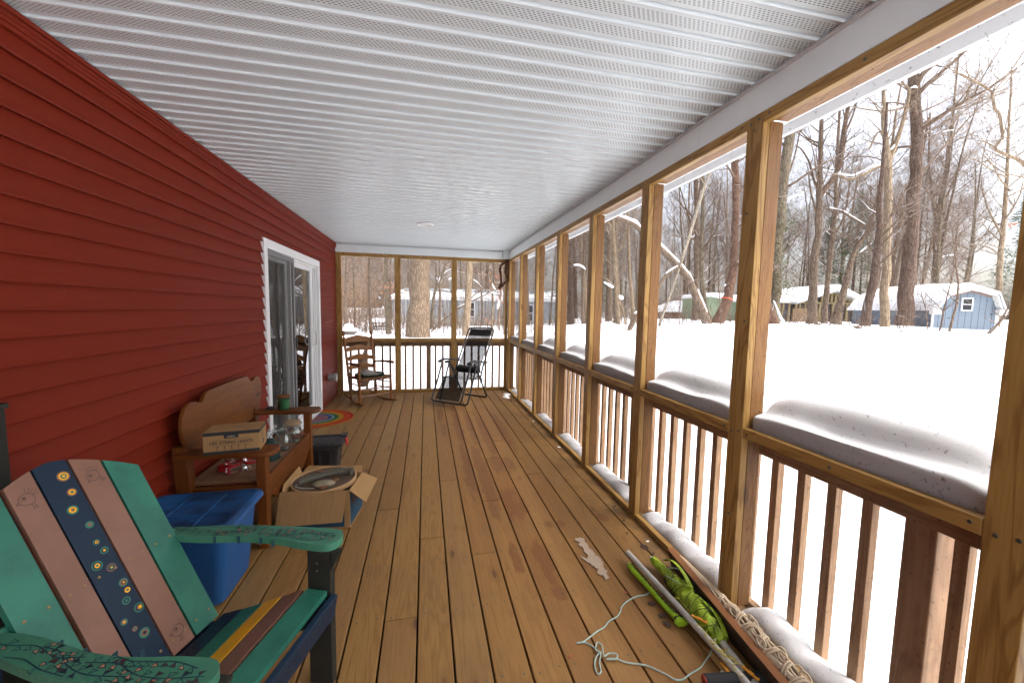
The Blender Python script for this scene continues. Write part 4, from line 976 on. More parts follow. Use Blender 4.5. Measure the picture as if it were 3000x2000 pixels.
hero('pale leaning trunk with a clump of snow in its low crotch, middle bay', 'tan', 20, [(1812, 952, 16), (1809, 900, 12), (1805, 831, 11), (1801, 765, 11), (1799, 703, 11), (1795, 660, 10), (1792, 620, 9), (1788, 520, 7), (1780, 400, 4)], [[(1808, 880, 6), (1822, 900, 6), (1830, 930, 6), (1836, 950, 5)], [(1806, 840, 5), (1785, 825, 5), (1762, 808, 4), (1748, 800, 3)]],
     [[(1812, 866, 8), (1820, 872, 13), (1824, 878, 5)], [(1768, 826, 5), (1784, 834, 10), (1798, 842, 8)], [(1680, 776, 4), (1695, 776, 6), (1708, 782, 6), (1716, 790, 3)]], 38, 9, .4, 2.0)
hero('short stump of a trunk lying in the snow at the middle bay', 'brown', 17, [(1848, 960, 14), (1858, 942, 13), (1868, 925, 12)], (), [[(1860, 918, 6), (1866, 912, 9)]], 39, 0, .5, .5, name='tree_stump', cat='stump')
hero('dark upright trunk behind the corner of the mobile home', 'dark', 35, [(1684, 940, 16), (1685, 860, 12), (1684, 780, 11), (1680, 700, 10), (1680, 600, 9), (1676, 480, 7), (1672, 330, 5)], (), (), 40, 12, .4, 4)
# end bays
hero('huge furrowed trunk filling the middle end bay', 'big', 17, [(1227, 992, 76), (1227, 975, 70), (1228, 955, 66), (1229, 930, 63), (1229, 900, 62), (1229, 850, 61), (1230, 800, 58), (1229, 750, 55), (1228, 650, 50), (1226, 500, 42), (1220, 300, 30)], (), (), 41, 6, .7, 4)
hero('straight pale trunk behind the black lounge chair in the right end bay', 'tan', 18, [(1364, 983, 24), (1366, 950, 21), (1369, 900, 20), (1371, 850, 20), (1373, 800, 20), (1374, 760, 19), (1376, 650, 17), (1380, 480, 13), (1384, 300, 8)], [[(1372, 790, 5), (1360, 800, 4), (1345, 796, 3)]], (), 42, 7, .6, 3)
hero('bent snow flecked tree just right of the huge trunk', 'olive', 20, [(1264, 955, 8), (1265, 930, 8), (1268, 895, 9), (1270, 870, 8), (1279, 840, 7), (1288, 826, 7), (1296, 800, 6), (1303, 780, 5), (1312, 750, 4), (1330, 690, 3)], [[(1279, 840, 4), (1278, 800, 4), (1276, 770, 3), (1272, 730, 3)], [(1292, 812, 4), (1308, 798, 4), (1322, 790, 3), (1345, 785, 2)]],
     [[(1284, 830, 4), (1287, 822, 6), (1291, 810, 5)], [(1268, 858, 3), (1271, 852, 4)], [(1278, 818, 3), (1281, 814, 6)], [(1298, 806, 3), (1308, 796, 4), (1322, 788, 3)]], 43, 6, .5, 1.6)
hero('long fallen branch slanting up behind the pale trunk, snow topped', 'brown', 19, [(1262, 974, 5), (1290, 945, 5), (1322, 919, 5), (1340, 905, 6), (1362, 893, 5), (1395, 876, 4), (1426, 861, 4), (1458, 838, 3)], [[(1362, 893, 4), (1385, 868, 4), (1412, 845, 4), (1434, 826, 3), (1440, 800, 3), (1432, 775, 3)], [(1436, 824, 3), (1452, 828, 3), (1468, 830, 2)]],
     [[(1342, 900, 2), (1356, 893, 4), (1364, 888, 2)], [(1440, 826, 2), (1446, 840, 4), (1452, 848, 3)], [(1431, 790, 2), (1434, 812, 3), (1437, 822, 2)], [(1386, 818, 2), (1398, 826, 4), (1412, 842, 2)]], 44, 4, .4, 1.0)
hero('snow spotted trunk at the right end bay beside the hanging vine', 'olive', 18, [(1440, 962, 8), (1442, 920, 7), (1444, 880, 7), (1443, 862, 6), (1440, 830, 5), (1434, 800, 5), (1431, 770, 5), (1428, 700, 4)], [[(1462, 968, 5), (1462, 920, 5), (1466, 870, 6), (1468, 840, 5), (1472, 790, 4)]],
     [[(1458, 905, 5), (1461, 890, 9), (1465, 878, 5)], [(1438, 856, 5), (1446, 858, 8), (1453, 862, 3)]], 45, 7, .35, 1.4)
hero('slim leaning sapling with snow blobs behind the picnic table', 'brown', 22, [(1146, 950, 7), (1146, 920, 7), (1145, 890, 6), (1142, 860, 5), (1136, 830, 4), (1128, 800, 3)], [[(1144, 885, 4), (1130, 880, 3), (1118, 868, 2)], [(1130, 845, 3), (1115, 828, 3), (1106, 820, 2)]], [[(1132, 856, 3), (1136, 866, 6)], [(1110, 868, 2), (1114, 876, 5)], [(1120, 896, 3), (1124, 904, 6)], [(1152, 872, 4), (1156, 866, 6)]], 46, 8, .3, 1.6)

# ivy leaves on the leaning trunk, rusty oak leaves
IVY = m_plain('ivy_leaf', (.075, .085, .03), .6); RUST = m_plain('rusty_leaf', (.42, .15, .07), .7)
def leaves(mb, c, spread, n, sz, rng):
    for _ in range(n):
        q = c + Vector((rng.gauss(0, spread[0]), rng.gauss(0, spread[0]), rng.gauss(0, spread[1]))); a = wob(rng, 1).normalized() * sz; b = a.orthogonal().normalized() * sz * .6
        mb.add([q - a, q + b, q + a, q - b], [(0, 1, 2, 3)])
rg = random.Random(3); mb = MB()
for k_ in range(34):
    leaves(mb, at(2262 + rg.uniform(-22, 75) * (1 if k_ % 2 else .4), rg.uniform(590, 900), 20 + rg.uniform(-.6, .4)), (.20, .26), 70, .055, rg)
o = mb.build('ivy', IVY, fixn=False); tag(o, 'dark ivy hanging around the leaning trunk right of the second post', 'ivy')
mb = MB()
for px, py in ((1140, 830), (1130, 850), (1150, 845), (1418, 810), (1460, 806), (1465, 850), (1444, 868), (1462, 878), (1440, 940), (1188, 860), (1180, 872)): leaves(mb, at(px, py, 16), (.12, .12), 9, .04, rg)
leaves(mb, at(2962, 660, 12), (.05, .05), 6, .07, rg)
o = mb.build('leaves', RUST, fixn=False); tag(o, 'rusty withered leaves still hanging beyond the screens', 'leaves', kind='stuff')

# evergreens
PINE = m_plain('pine_needles', (.045, .075, .035), .7)
def evergreen(label, px, py, d, h, w_, seed):
    rg = random.Random(seed); b = at(px, py, d); t = thing('evergreen_tree', label, 'tree', (b.x, b.y, gz(b.x, b.y)), 0, None)
    mb = MB(); mb.tube([(0, 0, -.3), (0, 0, h * .5), (.1, 0, h)], [w_ * .06, w_ * .04, .01], 8); mb.build('trunk', BK['dark'], t, smooth=True)
    mb = MB()
    for k_ in range(int(h * 26)):
        z = h * rg.uniform(.12, 1) ; r_ = w_ * (1.05 - z / h) * rg.uniform(.25, 1); a = rg.uniform(0, 6.28); q = Vector((cos(a) * r_, sin(a) * r_, z - r_ * .25))
        for j in range(16):
            d_ = (Vector((cos(a), sin(a), -.15)) + wob(rg, .9)).normalized() * rg.uniform(.15, .38); s_ = d_.cross(wob(rg, 1)).normalized() * .022
            e = q + wob(rg, .3); mb.add([e - s_, e + s_, e + d_], [(0, 1, 2)])
    mb.build('crown', PINE, t, fixn=False)
    placed.append((b.x, b.y))
evergreen('dark evergreen half hidden behind the slanting snowy fork', 2490, 940, 40, 13, 2.6, 1)
evergreen('dark evergreen at the right edge behind the shed', 2975, 945, 32, 11, 2.6, 2)
evergreen('small evergreen in the middle bay behind the fallen log', 1755, 940, 34, 8, 2.0, 3)
evergreen('green cedar behind the gabled house roof', 2415, 935, 42, 11, 2.2, 4)

# picnic table and snow covered planter in the end bay
PW = m_plain('grey_picnic_wood', (.16, .13, .11), .8)
b = at(1115, 965, 24); gzb = gz(b.x, b.y)
pt = thing('picnic_table', 'small weathered picnic table under a slab of snow', 'picnic table', (b.x, b.y, gzb), math.atan2(RGT.y, RGT.x) + .15)
mb = MB(); mb.box(-.58, .58, -.38, .38, .40, .45); mb.build('table_top', PW, pt)
for s_ in (-1, 1):
    mb = MB(); mb.bar((-.38, s_ * .32, .40), (-.22, s_ * .45, -.2), .08, .05); mb.bar((.38, s_ * .32, .40), (.54, s_ * .45, -.2), .08, .05); mb.bar((-.5, s_ * .38, .18), (.5, s_ * .38, .18), .08, .05); mb.build('leg', PW, pt)
mb = MB(); vs_ = []; 
for j in range(9):
    for i in range(15):
        u = i / 7 - 1; v = j / 4 - 1; h_ = .24 * (1 - u ** 6) * (1 - v ** 6); vs_.append((u * .64, v * .44, .451 + h_ * (1 + .2 * noise.noise(Vector((u * 2, v * 2, 1))))))
mb.add(vs_, [(j * 15 + i, j * 15 + i + 1, (j + 1) * 15 + i + 1, (j + 1) * 15 + i) for j in range(8) for i in range(14)]); mb.build('snow', SNOWL, pt, smooth=True)
b = at(1026, 978, 15); gzb = gz(b.x, b.y)
pl = thing('garden_planter', 'round planter heaped with snow at the left end bay', 'planter', (b.x, b.y, gzb), 0)
mb = MB(); mb.lathe([(.10, -.1), (.20, .04), (.27, .12), (.30, .16)], 20); mb.build('bowl', m_plain('dark_planter', (.12, .10, .085), .8), pl, smooth=True)
mb = MB(); mb.lathe([(.31, .14), (.30, .19), (.22, .23), (.02, .25)], 20); mb.lathe([(.15, .14), (.20, .24), (.17, .33), (.10, .39), (.01, .41)], 16, Matrix.Translation((-.09, .22, 0))); mb.build('snow', SNOWL, pl, smooth=True)
# chopped firewood bits / planks lying in the snow
for px, py, d, ln, lab in ((2512, 972, 17, .5, 'short brown board lying on the snow before the dark leaning trunk'), (2395, 955, 19, .3, 'dark chunk of bark poking out of the snow before the gabled house')):
    b = at(px, py, d); mb = MB(); mb.box(-ln / 2, ln / 2, -.09, .09, -.03, .04); o = mb.build('wood_board', BK['brown'], bevel=.01); o.location = (b.x, b.y, gz(b.x, b.y) + .05); o.rotation_euler = (0, .12, .3); tag(o, lab, 'board')

# ---- the wood behind: individual trees
G = 'bare trees of the wood'
scatter(22, 8, 30, 27, 44, 'in the middle distance', G, .75, 1.1, 1.5)
scatter(50, 24, 62, 40, 58, 'behind the houses', G, .75, 1.1, 1.8, (0, 2, 2, 3, 4, 4, 2, 0))
scatter(60, 4, 62, 58, 95, 'far back', G, .85, 1.25, 1.8, (0, 2, 3, 4, 4, 2))
scatter(24, -20, 12, 38, 62, 'beyond the mobile home', G, .7, 1.0, 1.6, (2, 2, 3, 4, 4))
scatter(10, -14, 4, 18, 27, 'left of the mobile home', G, .5, .8, 1.6, (2, 4, 4))

# saplings one can tell apart from the porch
def sapling(px, py, d, h, r, seed, lean=(0, 0), lab=None, bark='twig', kids=(5, 4, 2)):
    rg = random.Random(seed); b = at(px, py, d); g_ = gz(b.x, b.y); mb = MB()
    q = Vector((0, 0, -.3)); dd = Vector((lean[0], lean[1], 1)); pts = [q]; rad = [r]
    for i in range(7):
        dd = (dd + wob(rg, .12)).normalized(); q = q + dd * (h / 7); pts.append(q); rad.append(max(.004, r * (1 - .85 * (i + 1) / 7)))
    t = thing('sapling', lab, 'sapling', (b.x, b.y, g_), 0, 'bare saplings in the snow'); t.location.z = max(min(b.z, g_ + .4), g_ - .4)
    mb.tube(pts, rad, 6); mb.build('stem', BK[bark], t, smooth=True, fixn=False); cr = MB()
    for k_ in range(9):
        i = rg.randrange(2, 7); a = rg.uniform(0, 6.28); limb(cr, pts[i], Vector((cos(a), sin(a), .8)), h * rg.uniform(.15, .35), rad[i] * .6, 1, rg, .1, 5, .9, kids)
    cr.build('twigs', BK['twig'], t, smooth=True, fixn=False)
RX = Vector((RGT.x, RGT.y, 0)).normalized()
for px, py, d, h, r, sd, ln, lab in ((2719, 972, 17, 3.2, .028, 1, .05, 'thin forked sapling at the left corner of the shed'), (2745, 974, 16.5, 4.6, .04, 2, .28, 'leaning sapling crossing the left half of the shed'), (2777, 972, 16.5, 5.5, .055, 3, .22, 'thicker leaning sapling in front of the shed window'),
                                     (2876, 975, 16, 4.0, .035, 4, .75, 'steeply slanted sapling at the right of the shed'), (2878, 980, 15.5, 3.4, .045, 5, .95, 'most slanted bare stem crossing the right of the shed'), (2659, 975, 17, 3.0, .02, 6, .03, 'thin whip of a sapling before the thickest dark trunk'),
                                     (2110, 956, 17, 3.2, .03, 7, .02, 'thin upright sapling before the taped trunk'), (1995, 952, 17.5, 3.4, .022, 8, -.03, 'thin stem left of the fallen log base'), (2430, 953, 20, 4.4, .025, 9, .02, 'thin sapling before the gabled porch'), (2465, 953, 20, 4.0, .022, 10, .0, 'thin sapling right of the slanting grey trunk'),
                                     (1340, 955, 20, 2.4, .012, 11, .02, 'wispy stem before the grey wall in the right end bay'), (1408, 955, 20, 2.6, .012, 12, -.02, 'second wispy stem before the grey wall'), (1300, 955, 22, 3.0, .014, 13, .02, 'wispy stem right of the huge trunk'), (1205, 950, 21, 2.8, .014, 14, .05, 'wispy stem left of the huge trunk'),
                                     (1072, 960, 19, 4.2, .02, 15, -.2, 'slanted pale whip in the left end bay'), (1065, 960, 20, 4.0, .02, 16, .3, 'slanted pale whip crossing the left end bay'), (1700, 952, 15, 1.6, .01, 17, .2, 'low bent weed in the snow of the fifth bay'), (1845, 950, 17, 3.0, .016, 18, .12, 'pale many branched shrub stem in the middle bay'), (1835, 950, 17, 2.6, .016, 19, -.2, 'pale shrub stem leaning left in the middle bay')):
    v = RX * ln; sapling(px, py, d, h, r, sd, (v.x, v.y), lab, 'tan' if 'pale' in lab else 'twig')

# low brush and the far mass of twigs (nobody could count these)
rg = random.Random(9); mb = MB()
def stick(mb, p, d, ln, r):
    d = d.normalized(); s_ = d.orthogonal().normalized(); t_ = d.cross(s_); e = p + d * ln
    mb.add([p + s_ * r, p - s_ * .5 * r + t_ * .87 * r, p - s_ * .5 * r - t_ * .87 * r, e], [(0, 1, 3), (1, 2, 3), (2, 0, 3)])
for k_ in range(1100):
    az = radians(rg.uniform(-16, 60)); d = rg.uniform(16, 40) if rg.random() < .93 else rg.uniform(6, 16); x = CAMX + d * sin(az); y = d * cos(az)
    if y < L + 1 and x < W + 1.5: continue
    b = Vector((x, y, gz(x, y) - .05)); hh = rg.uniform(.2, .8) if d < 16 else rg.uniform(.3, 2.0)
    for j in range(rg.randrange(1, 4)):
        dr_ = Vector((rg.gauss(0, .35), rg.gauss(0, .35), 1)); stick(mb, b + wob(rg, .1), dr_, hh * rg.uniform(.5, 1), .004 + .0003 * d)
        if rg.random() < .6: stick(mb, b + dr_.normalized() * hh * .5, dr_ + wob(rg, .9), hh * .4, .003 + .0002 * d)
for k_ in range(900):
    az = radians(rg.uniform(-18, 14)); d = rg.uniform(18, 34); x = CAMX + d * sin(az); y = d * cos(az)
    if not clear(x, y, .1): continue
    b = Vector((x, y, gz(x, y) - .05)); stick(mb, b, Vector((rg.gauss(0, .15), rg.gauss(0, .15), 1)), rg.uniform(1, 4), rg.uniform(.006, .016))
o = mb.build('dry_brush', BK['twig'], fixn=False); tag(o, 'sparse dry weeds and thin stems poking through the snow', kind='stuff')

TWF = m_bark('far_twig_bark', (.56, .37, .245), (.42, .275, .18), 1., .0)
mb = MB()
def thicket(n, az0, az1, d0, d1, hmax, ln, r0, hpow=1.3):
    for k_ in range(n):
        az = radians(rg.uniform(az0, az1)); d = rg.uniform(d0, d1); x = CAMX + d * sin(az); y = d * cos(az)
        if not clear(x, y, .05): continue
        z = hmax * rg.random() ** hpow; b = Vector((x, y, gz(x, y) + z)); 
        stick(mb, b, Vector((rg.gauss(0, .8), rg.gauss(0, .8), rg.uniform(.1, 1.2))), ln * rg.uniform(.5, 1.5), r0 * rg.uniform(.5, 1.3))
thicket(42000, -22, 13, 44, 70, 26, 1.9, .020, 1.0)
thicket(5000, -20, -4.5, 24, 38, 8, 1.3, .010, 1.3)
o = mb.build('distant_thicket', TWF, fixn=False); tag(o, 'orange brown tangle of twigs filling the wood beyond the mobile home', kind='stuff')
TWG = m_bark('grey_twig_bark', (.46, .37, .30), (.34, .265, .21), 1., .5); mb = MB()
thicket(60000, 9, 62, 42, 85, 22, 2.0, .013, 2.3)
o = mb.build('distant_thicket', TWG, fixn=False); tag(o, 'grey brown tangle of twigs behind the sheds and houses', kind='stuff')
# ------------------------------------------------------------------ painted garden chair
TEAL = m_paint('teal_paint', (.028, .170, .112), .4, (.016, .085, .065), .3, .8, 7)
NAVY = m_paint('navy_paint', (.008, .020, .042), .45, (.012, .03, .052), .22, .5, 5)
PINK = m_paint('dusty_pink_paint', (.235, .118, .080), .45, (.16, .075, .045), .28, .6, 5)
YELL = m_paint('yellow_paint', (.80, .40, .004), .38, (.6, .28, .008), .3, .5, 6)
CHAR = m_paint('charcoal_paint', (.022, .022, .018), .55, (.035, .034, .028), .2, .5, 5)
ARMP = m_paint('light_teal_arm_paint', (.060, .215, .135), .4, (.035, .14, .095), .3, .6, 6)
INK = m_plain('brown_ink', (.06, .03, .022), .6)
PEACH = m_plain('peach_paint', (.42, .20, .11), .5); MAROON = m_plain('maroon_paint', (.075, .03, .025), .5); SLATE = m_plain('slate_paint', (.02, .03, .04), .5); DTEAL = m_plain('dark_teal_paint', (.012, .055, .075), .5)
BRASS = m_plain('brass_screw', (.30, .20, .09), .35, .8)
CF, CL = Vector((cos(radians(-18)), sin(radians(-18)), 0)), Vector((-sin(radians(-18)), cos(radians(-18)), 0))
CO = CL * 1.545 + CF * .25
ac = thing('garden_chair', 'hand painted teal, navy and pink slatted garden chair with wide arms', 'garden chair', (CO.x, CO.y, 0), radians(-18))
rg = random.Random(12)
def F_(f): return f - .25
# back slats lie on a plane through (f .126, z .260) and (f -.186, z .856)
B0 = Vector((F_(.126), 0, .260)); BD = Vector((-.312, 0, .596)).normalized(); BN = Vector((BD.z, 0, -BD.x))   # normal towards the sitter
MB_ = Matrix(((0, BD.x, BN.x, B0.x), (1, BD.y, BN.y, B0.y), (0, BD.z, BN.z, B0.z), (0, 0, 0, 1)))        # local x = sideways, y = up the slat, z = towards sitter
def zt(d): return ((.955 - .1 * (abs(d) / .235) ** 1.5) - .26) / BD.z
def slat_poly(a, b, bot): return [(a, bot), (b, bot)] + [(b + (a - b) * i / 8, zt(b + (a - b) * i / 8)) for i in range(9)]
def bird(mb, c, s, rot, flip=1):
    R_ = Matrix.Translation((c[0], c[1], .0006)) @ Matrix.Rotation(rot, 4, 'Z') @ Matrix.Scale(flip, 4, (1, 0, 0)); M = MB_ @ R_
    mb.ring((0, 0), s * .92, s, M, 26, 1.04)
    mb.ring((-.3 * s, .25 * s), .30 * s, .36 * s, M, 14); mb.ring((-.25 * s, .3 * s), 0, .2 * s, M, 12)
    mb.stroke([(-1.1 * s, .0), (-1.4 * s, -.1 * s), (-1.15 * s, -.2 * s), (-1.42 * s, -.36 * s), (-1.02 * s, -.38 * s)], .07 * s, M)
    for dx in (.15, .5):
        mb.stroke([(dx * s, -.95 * s), (dx * s + .05 * s, -1.75 * s), (dx * s - .22 * s, -1.85 * s)], .08 * s, M); mb.stroke([(dx * s + .05 * s, -1.75 * s), (dx * s + .28 * s, -1.80 * s)], .07 * s, M)
    for k_ in range(5):
        a = .25 + k_ * .26; mb.stroke([(1.05 * s * cos(a), .95 * s * sin(a)), (1.75 * s * cos(a), 1.7 * s * sin(a))], .05 * s, M); mb.ring((1.85 * s * cos(a), 1.8 * s * sin(a)), 0, .07 * s, M, 6)
slats = [(-.226, -.130, .0, TEAL), (-.117, -.047, .0, PINK), (-.041, .045, .0, NAVY), (.052, .131, .0, PINK), (.139, .235, .0, TEAL)]
for i, (a, b, bot, m_) in enumerate(slats):
    mb = MB(); mb.prism(slat_poly(a, b, bot), MB_, -.021, 0)
    mats = [m_, BRASS]
    if i in (1, 3):
        mats += [INK]; mb.mat(2)
        if i == 1: bird(mb, (-.083, .692), .019, .1)
        else: bird(mb, (.092, .692), .019, .55); bird(mb, (.096, .062), .020, -.25)
    if i == 2:
        mats += [YELL, TEAL, PINK, NAVY]
        zz = lambda z: (z - .26) / BD.z
        for (cx_, cz, r_, lay) in ((.020, .901, .0175, '5343 '.strip()), (.020, .848, .0135, '534'), (.0, .798, .0155, '435'), (.020, .738, .012, '45'), (.014, .682, .010, '4636'), (.022, .650, .012, '463'), (-.013, .620, .0155, '4634'), (.017, .595, .013, '5643'),
                                   (.026, .538, .0135, '4563'), (.026, .512, .0085, '34'), (.010, .487, .0125, '464'), (.031, .448, .0150, '4656'), (-.021, .438, .0105, '453'), (-.005, .403, .0075, '54'), (.012, .376, .0160, '456')):
            n_ = len(lay)
            for k_, ch in enumerate(lay): mb.mat(int(ch) - 1); mb.ring((cx_ if k_ == 0 else cx_, zz(cz)), 0, r_ * (1 - k_ / n_), MB_ @ Matrix.Translation((0, 0, .0005 + .0004 * k_)), 20)
        mb.mat(2); mb.ring((.033, zz(.448)), 0, .006, MB_ @ Matrix.Translation((0, 0, .003)), 14)
    mb.mat(1)
    for t_ in (.37, .045):
        for dx in (.22, .78): mb.lathe([(.0045, .0006), (.0035, .0014), (.001, .0006)], 10, MB_ @ Matrix.Translation((a + (b - a) * dx, t_, 0)), False)
    mb.build('back_slat', mats, ac, bevel=.0035 if False else 0)
mb = MB(); mb.prism([(-.262, .335), (.262, .335), (.262, .385), (-.262, .385)], MB_, -.062, -.022); mb.build('back_brace', TEAL, ac, bevel=.004)
mb = MB(); mb.prism([(-.215, .62), (.215, .62), (.215, .665), (-.215, .665)], MB_, -.045, -.022); mb.build('back_brace', NAVY, ac, bevel=.004)
# seat
seat = [((.496, .400), (.578, .397), TEAL), ((.393, .358), (.479, .393), PINK), ((.313, .323), (.388, .357), YELL), ((.228, .291), (.308, .322), TEAL), ((.142, .262), (.224, .290), NAVY)]
for (f0, z0), (f1, z1), m_ in seat:
    d_ = Vector((f1 - f0, 0, z1 - z0)); n_ = Vector((-d_.z, 0, d_.x)).normalized(); c_ = Vector((F_((f0 + f1) / 2), 0, (z0 + z1) / 2)) - n_ * .0105
    M = frame((0, 0, 0), d_, (0, 1, 0)); mb = MB(); mb.cbox(c_, (d_.length, .485, .021), M)
    mb.mat(1)
    for s_ in (-.226, .226): mb.lathe([(.0042, .0006), (.003, .0013), (.001, .0006)], 10, Matrix.Translation(c_ + n_ * .0105 + Vector((0, s_, 0))) @ M, False)
    mb.build('seat_slat', [m_, BRASS], ac, bevel=.004)
mb = MB(); mb.bar((F_(.5965), -.253, .335), (F_(.5965), .253, .335), .024, .092, (.16, 0, 1)); mb.build('apron', NAVY, ac, bevel=.004)
for s_ in (-1, 1):
    mb = MB(); mb.bar((F_(.588), s_ * .222, .330), (F_(-.40), s_ * .222, .03), .028, .095); mb.build('stringer', NAVY, ac, bevel=.004)
    mb = MB(); mb.box(F_(.496), F_(.588), s_ * .264 - .016, s_ * .264 + .016, 0, .552)
    mb.mat(1)
    for zz_ in (.50, .47): mb.lathe([(.0045, .0006), (.003, .0014), (.001, .0006)], 10, Matrix.Translation((F_(.535), s_ * .264 - s_ * .016, zz_)) @ Matrix.Rotation(s_ * pi / 2, 4, 'X'), False)
    mb.build('front_leg', [CHAR, BRASS], ac, bevel=.005)
    mb = MB(); mb.prism([(F_(.50), .50), (F_(.50), .552), (F_(.63), .552)] if False else [(F_(.5885), .551), (F_(.628), .551), (F_(.5885), .47)], Matrix(((1, 0, 0, 0), (0, 0, 1, s_ * .264), (0, 1, 0, 0), (0, 0, 0, 1))), -.014, .014); mb.build('arm_bracket', CHAR, ac, bevel=.003)
    mb = MB(); mb.bar((F_(-.16), s_ * .250, .03), (F_(-.10), s_ * .250, .552), .03, .07, (1, 0, 0)); mb.build('rear_leg', NAVY, ac, bevel=.004)
    inn = [(-.14, .243), (-.05, .234), (.03, .234), (.13, .246), (.22, .260), (.30, .264), (.38, .260), (.47, .247), (.54, .242)]
    tip = [(.578, .246), (.600, .262), (.609, .286), (.606, .312), (.592, .334), (.566, .347)]
    out = [(.52, .350), (.42, .347), (.32, .341), (.20, .331), (.08, .312), (-.03, .290), (-.10, .280), (-.14, .277)]
    poly = [(F_(a), b * s_) for a, b in inn + tip + out]; poly = [(p_.x, p_.y) for p_ in spline([(x, y, 0) for x, y in poly], 3)]
    mb = MB(); mb.prism(poly, Matrix.Translation((0, 0, .552)), 0, .029)
    Mt = Matrix.Translation((0, 0, .5816)); cen = lambda f: ((.27 if f < .05 else .29 + .012 * min(1, (f - .05) / .3)) * s_)
    wd = lambda f: .022 if f < .05 else .03 + .017 * min(1, max(0, (f - .1) / .4))
    vn = [[(-.12, .262), (.0, .268), (.08, .262), (.17, .285), (.24, .276)], [(.10, .262), (.16, .27), (.22, .30), (.30, .318), (.40, .312)], [(.26, .29), (.34, .283), (.42, .305), (.5, .305), (.585, .29)], [(.36, .325), (.44, .33), (.52, .318), (.58, .32)], [(.42, .27), (.48, .262), (.55, .272)], [(.04, .30), (.10, .300), (.17, .318), (.25, .328)], [(.32, .266), (.37, .273), (.42, .268)]]
    if s_ < 0: vn = vn
    for q in vn:
        pts = [(F_(p_.x), p_.y * s_) for p_ in spline([(a, b, 0) for a, b in q], 5)]
        mb.mat(1).stroke(pts, .0032, Mt)
        for k_ in range(1, len(pts) - 1, 2):
            for sg in (-1, 1):
                if rg.random() < .05: continue
                x, y = pts[k_]; dx, dy = pts[k_ + 1][0] - x, pts[k_ + 1][1] - y; l_ = math.hypot(dx, dy); dx /= l_; dy /= l_
                cx_, cy_ = x - dy * sg * .0105 + dx * .005, y + dx * sg * .0105 + dy * .005; f_ = cx_ + .25; lim = (.264, .328) if f_ > .15 else (.252, .284)
                if not (lim[0] < abs(cy_) < lim[1]) or f_ > .595 or f_ < -.12: continue
                a0 = math.atan2(dy, dx) + rg.uniform(-.2, .2) + sg * .35; sz = rg.uniform(.0115, .0145)
                tri = lambda k3: [(cx_ + cos(a0) * sz * k3, cy_ + sin(a0) * sz * k3), (cx_ + cos(a0 + 2.25) * sz * .8 * k3, cy_ + sin(a0 + 2.25) * sz * .8 * k3), (cx_ + cos(a0 - 2.25) * sz * .8 * k3, cy_ + sin(a0 - 2.25) * sz * .8 * k3)]
                mb.mat(1).flat(tri(1), Mt @ Matrix.Translation((0, 0, .0003))); c_ = rg.choice([0, 2, 2, 3, 4, 0]); mb.mat(c_).flat(tri(.58), Mt @ Matrix.Translation((0, 0, .0007)))
    mb.mat(1)      # marks running over the edge
    for f_ in (.12, .21, .30, .36): mb.cbox((F_(f_), (.2575 if .15 < f_ < .33 else .244) * s_ - (.0022 * s_), .567), (.003, .012, .026))
    mb.build('arm', [ARMP, DTEAL, PEACH, MAROON, SLATE], ac, bevel=.0)

# ------------------------------------------------------------------ wooden bench
BW = [m_wood('bench_pine_' + 'xyz'[a], (.175, .054, .008), (.085, .023, .004), a, 3, .45, .25, .28, fine=.6, streak=.45) for a in range(3)]
bn = thing('bench', 'orange brown pine bench with a scalloped back against the red wall', 'bench', (.30, 3.05, 0))
for y0, y1, nm in ((2.525, 2.592, 0), (3.455, 3.52, 0)):
    mb = MB(); mb.box(.478, .530, y0, y1, 0, .598); mb.build('front_leg', BW[2], bn, world=True, bevel=.004)
    mb = MB(); mb.bar((.115, (y0 + y1) / 2, 0), (.085, (y0 + y1) / 2, .66), .06, .075, (1, 0, 0)); mb.build('rear_leg', BW[2], bn, world=True, bevel=.004)
    mb = MB(); mb.box(.14, .477, y0 + .015, y1 - .015, .30, .40); mb.build('side_rail', BW[0], bn, world=True, bevel=.003)
for yc in (2.545, 3.495):
    top = [(.07, -.055), (.20, -.062), (.32, -.066), (.44, -.082), (.52, -.088), (.575, -.075), (.598, -.04), (.602, .0), (.595, .04), (.57, .07), (.50, .08), (.40, .072), (.25, .062), (.07, .055)]
    poly = [(p_.x, p_.y + yc) for p_ in spline([(a, b, 0) for a, b in top], 3)]
    mb = MB(); mb.prism(poly, Matrix(), .598, .625); mb.build('arm', BW[0], bn, world=True, bevel=.005)
mb = MB(); mb.box(.10, .502, 2.575, 2.592 + .87, .405, .430); mb.build('seat', m_wood('dusty_bench_seat', (.24, .13, .07), (.16, .08, .04), 1, 5, .6, .2), bn, world=True, bevel=.004)
ap = [(2.593, .435), (3.454, .435), (3.454, .30), (3.40, .285), (3.34, .245), (3.28, .215), (3.02, .205), (2.76, .215), (2.70, .245), (2.65, .285), (2.593, .30)]
YZ = Matrix(((0, 0, 1, 0), (1, 0, 0, 0), (0, 1, 0, 0), (0, 0, 0, 1)))
mb = MB(); mb.prism(ap, Matrix.Translation((.503, 0, 0)) @ YZ, 0, .022); mb.build('seat_apron', BW[1], bn, world=True, bevel=.003)
pf = [(2.57, .60), (2.552, .66), (2.528, .70), (2.515, .76), (2.525, .83), (2.552, .88), (2.60, .903), (2.655, .900), (2.69, .883), (2.725, .878), (2.748, .895), (2.765, .918), (2.80, .934), (2.90, .937), (3.08, .938), (3.26, .937), (3.34, .934), (3.375, .92), (3.40, .895), (3.43, .878), (3.465, .883), (3.50, .900), (3.545, .902), (3.59, .88), (3.612, .83), (3.615, .76), (3.60, .70), (3.578, .66), (3.56, .60), (3.5, .585), (3.30, .575), (3.08, .57), (2.85, .575), (2.65, .585)]
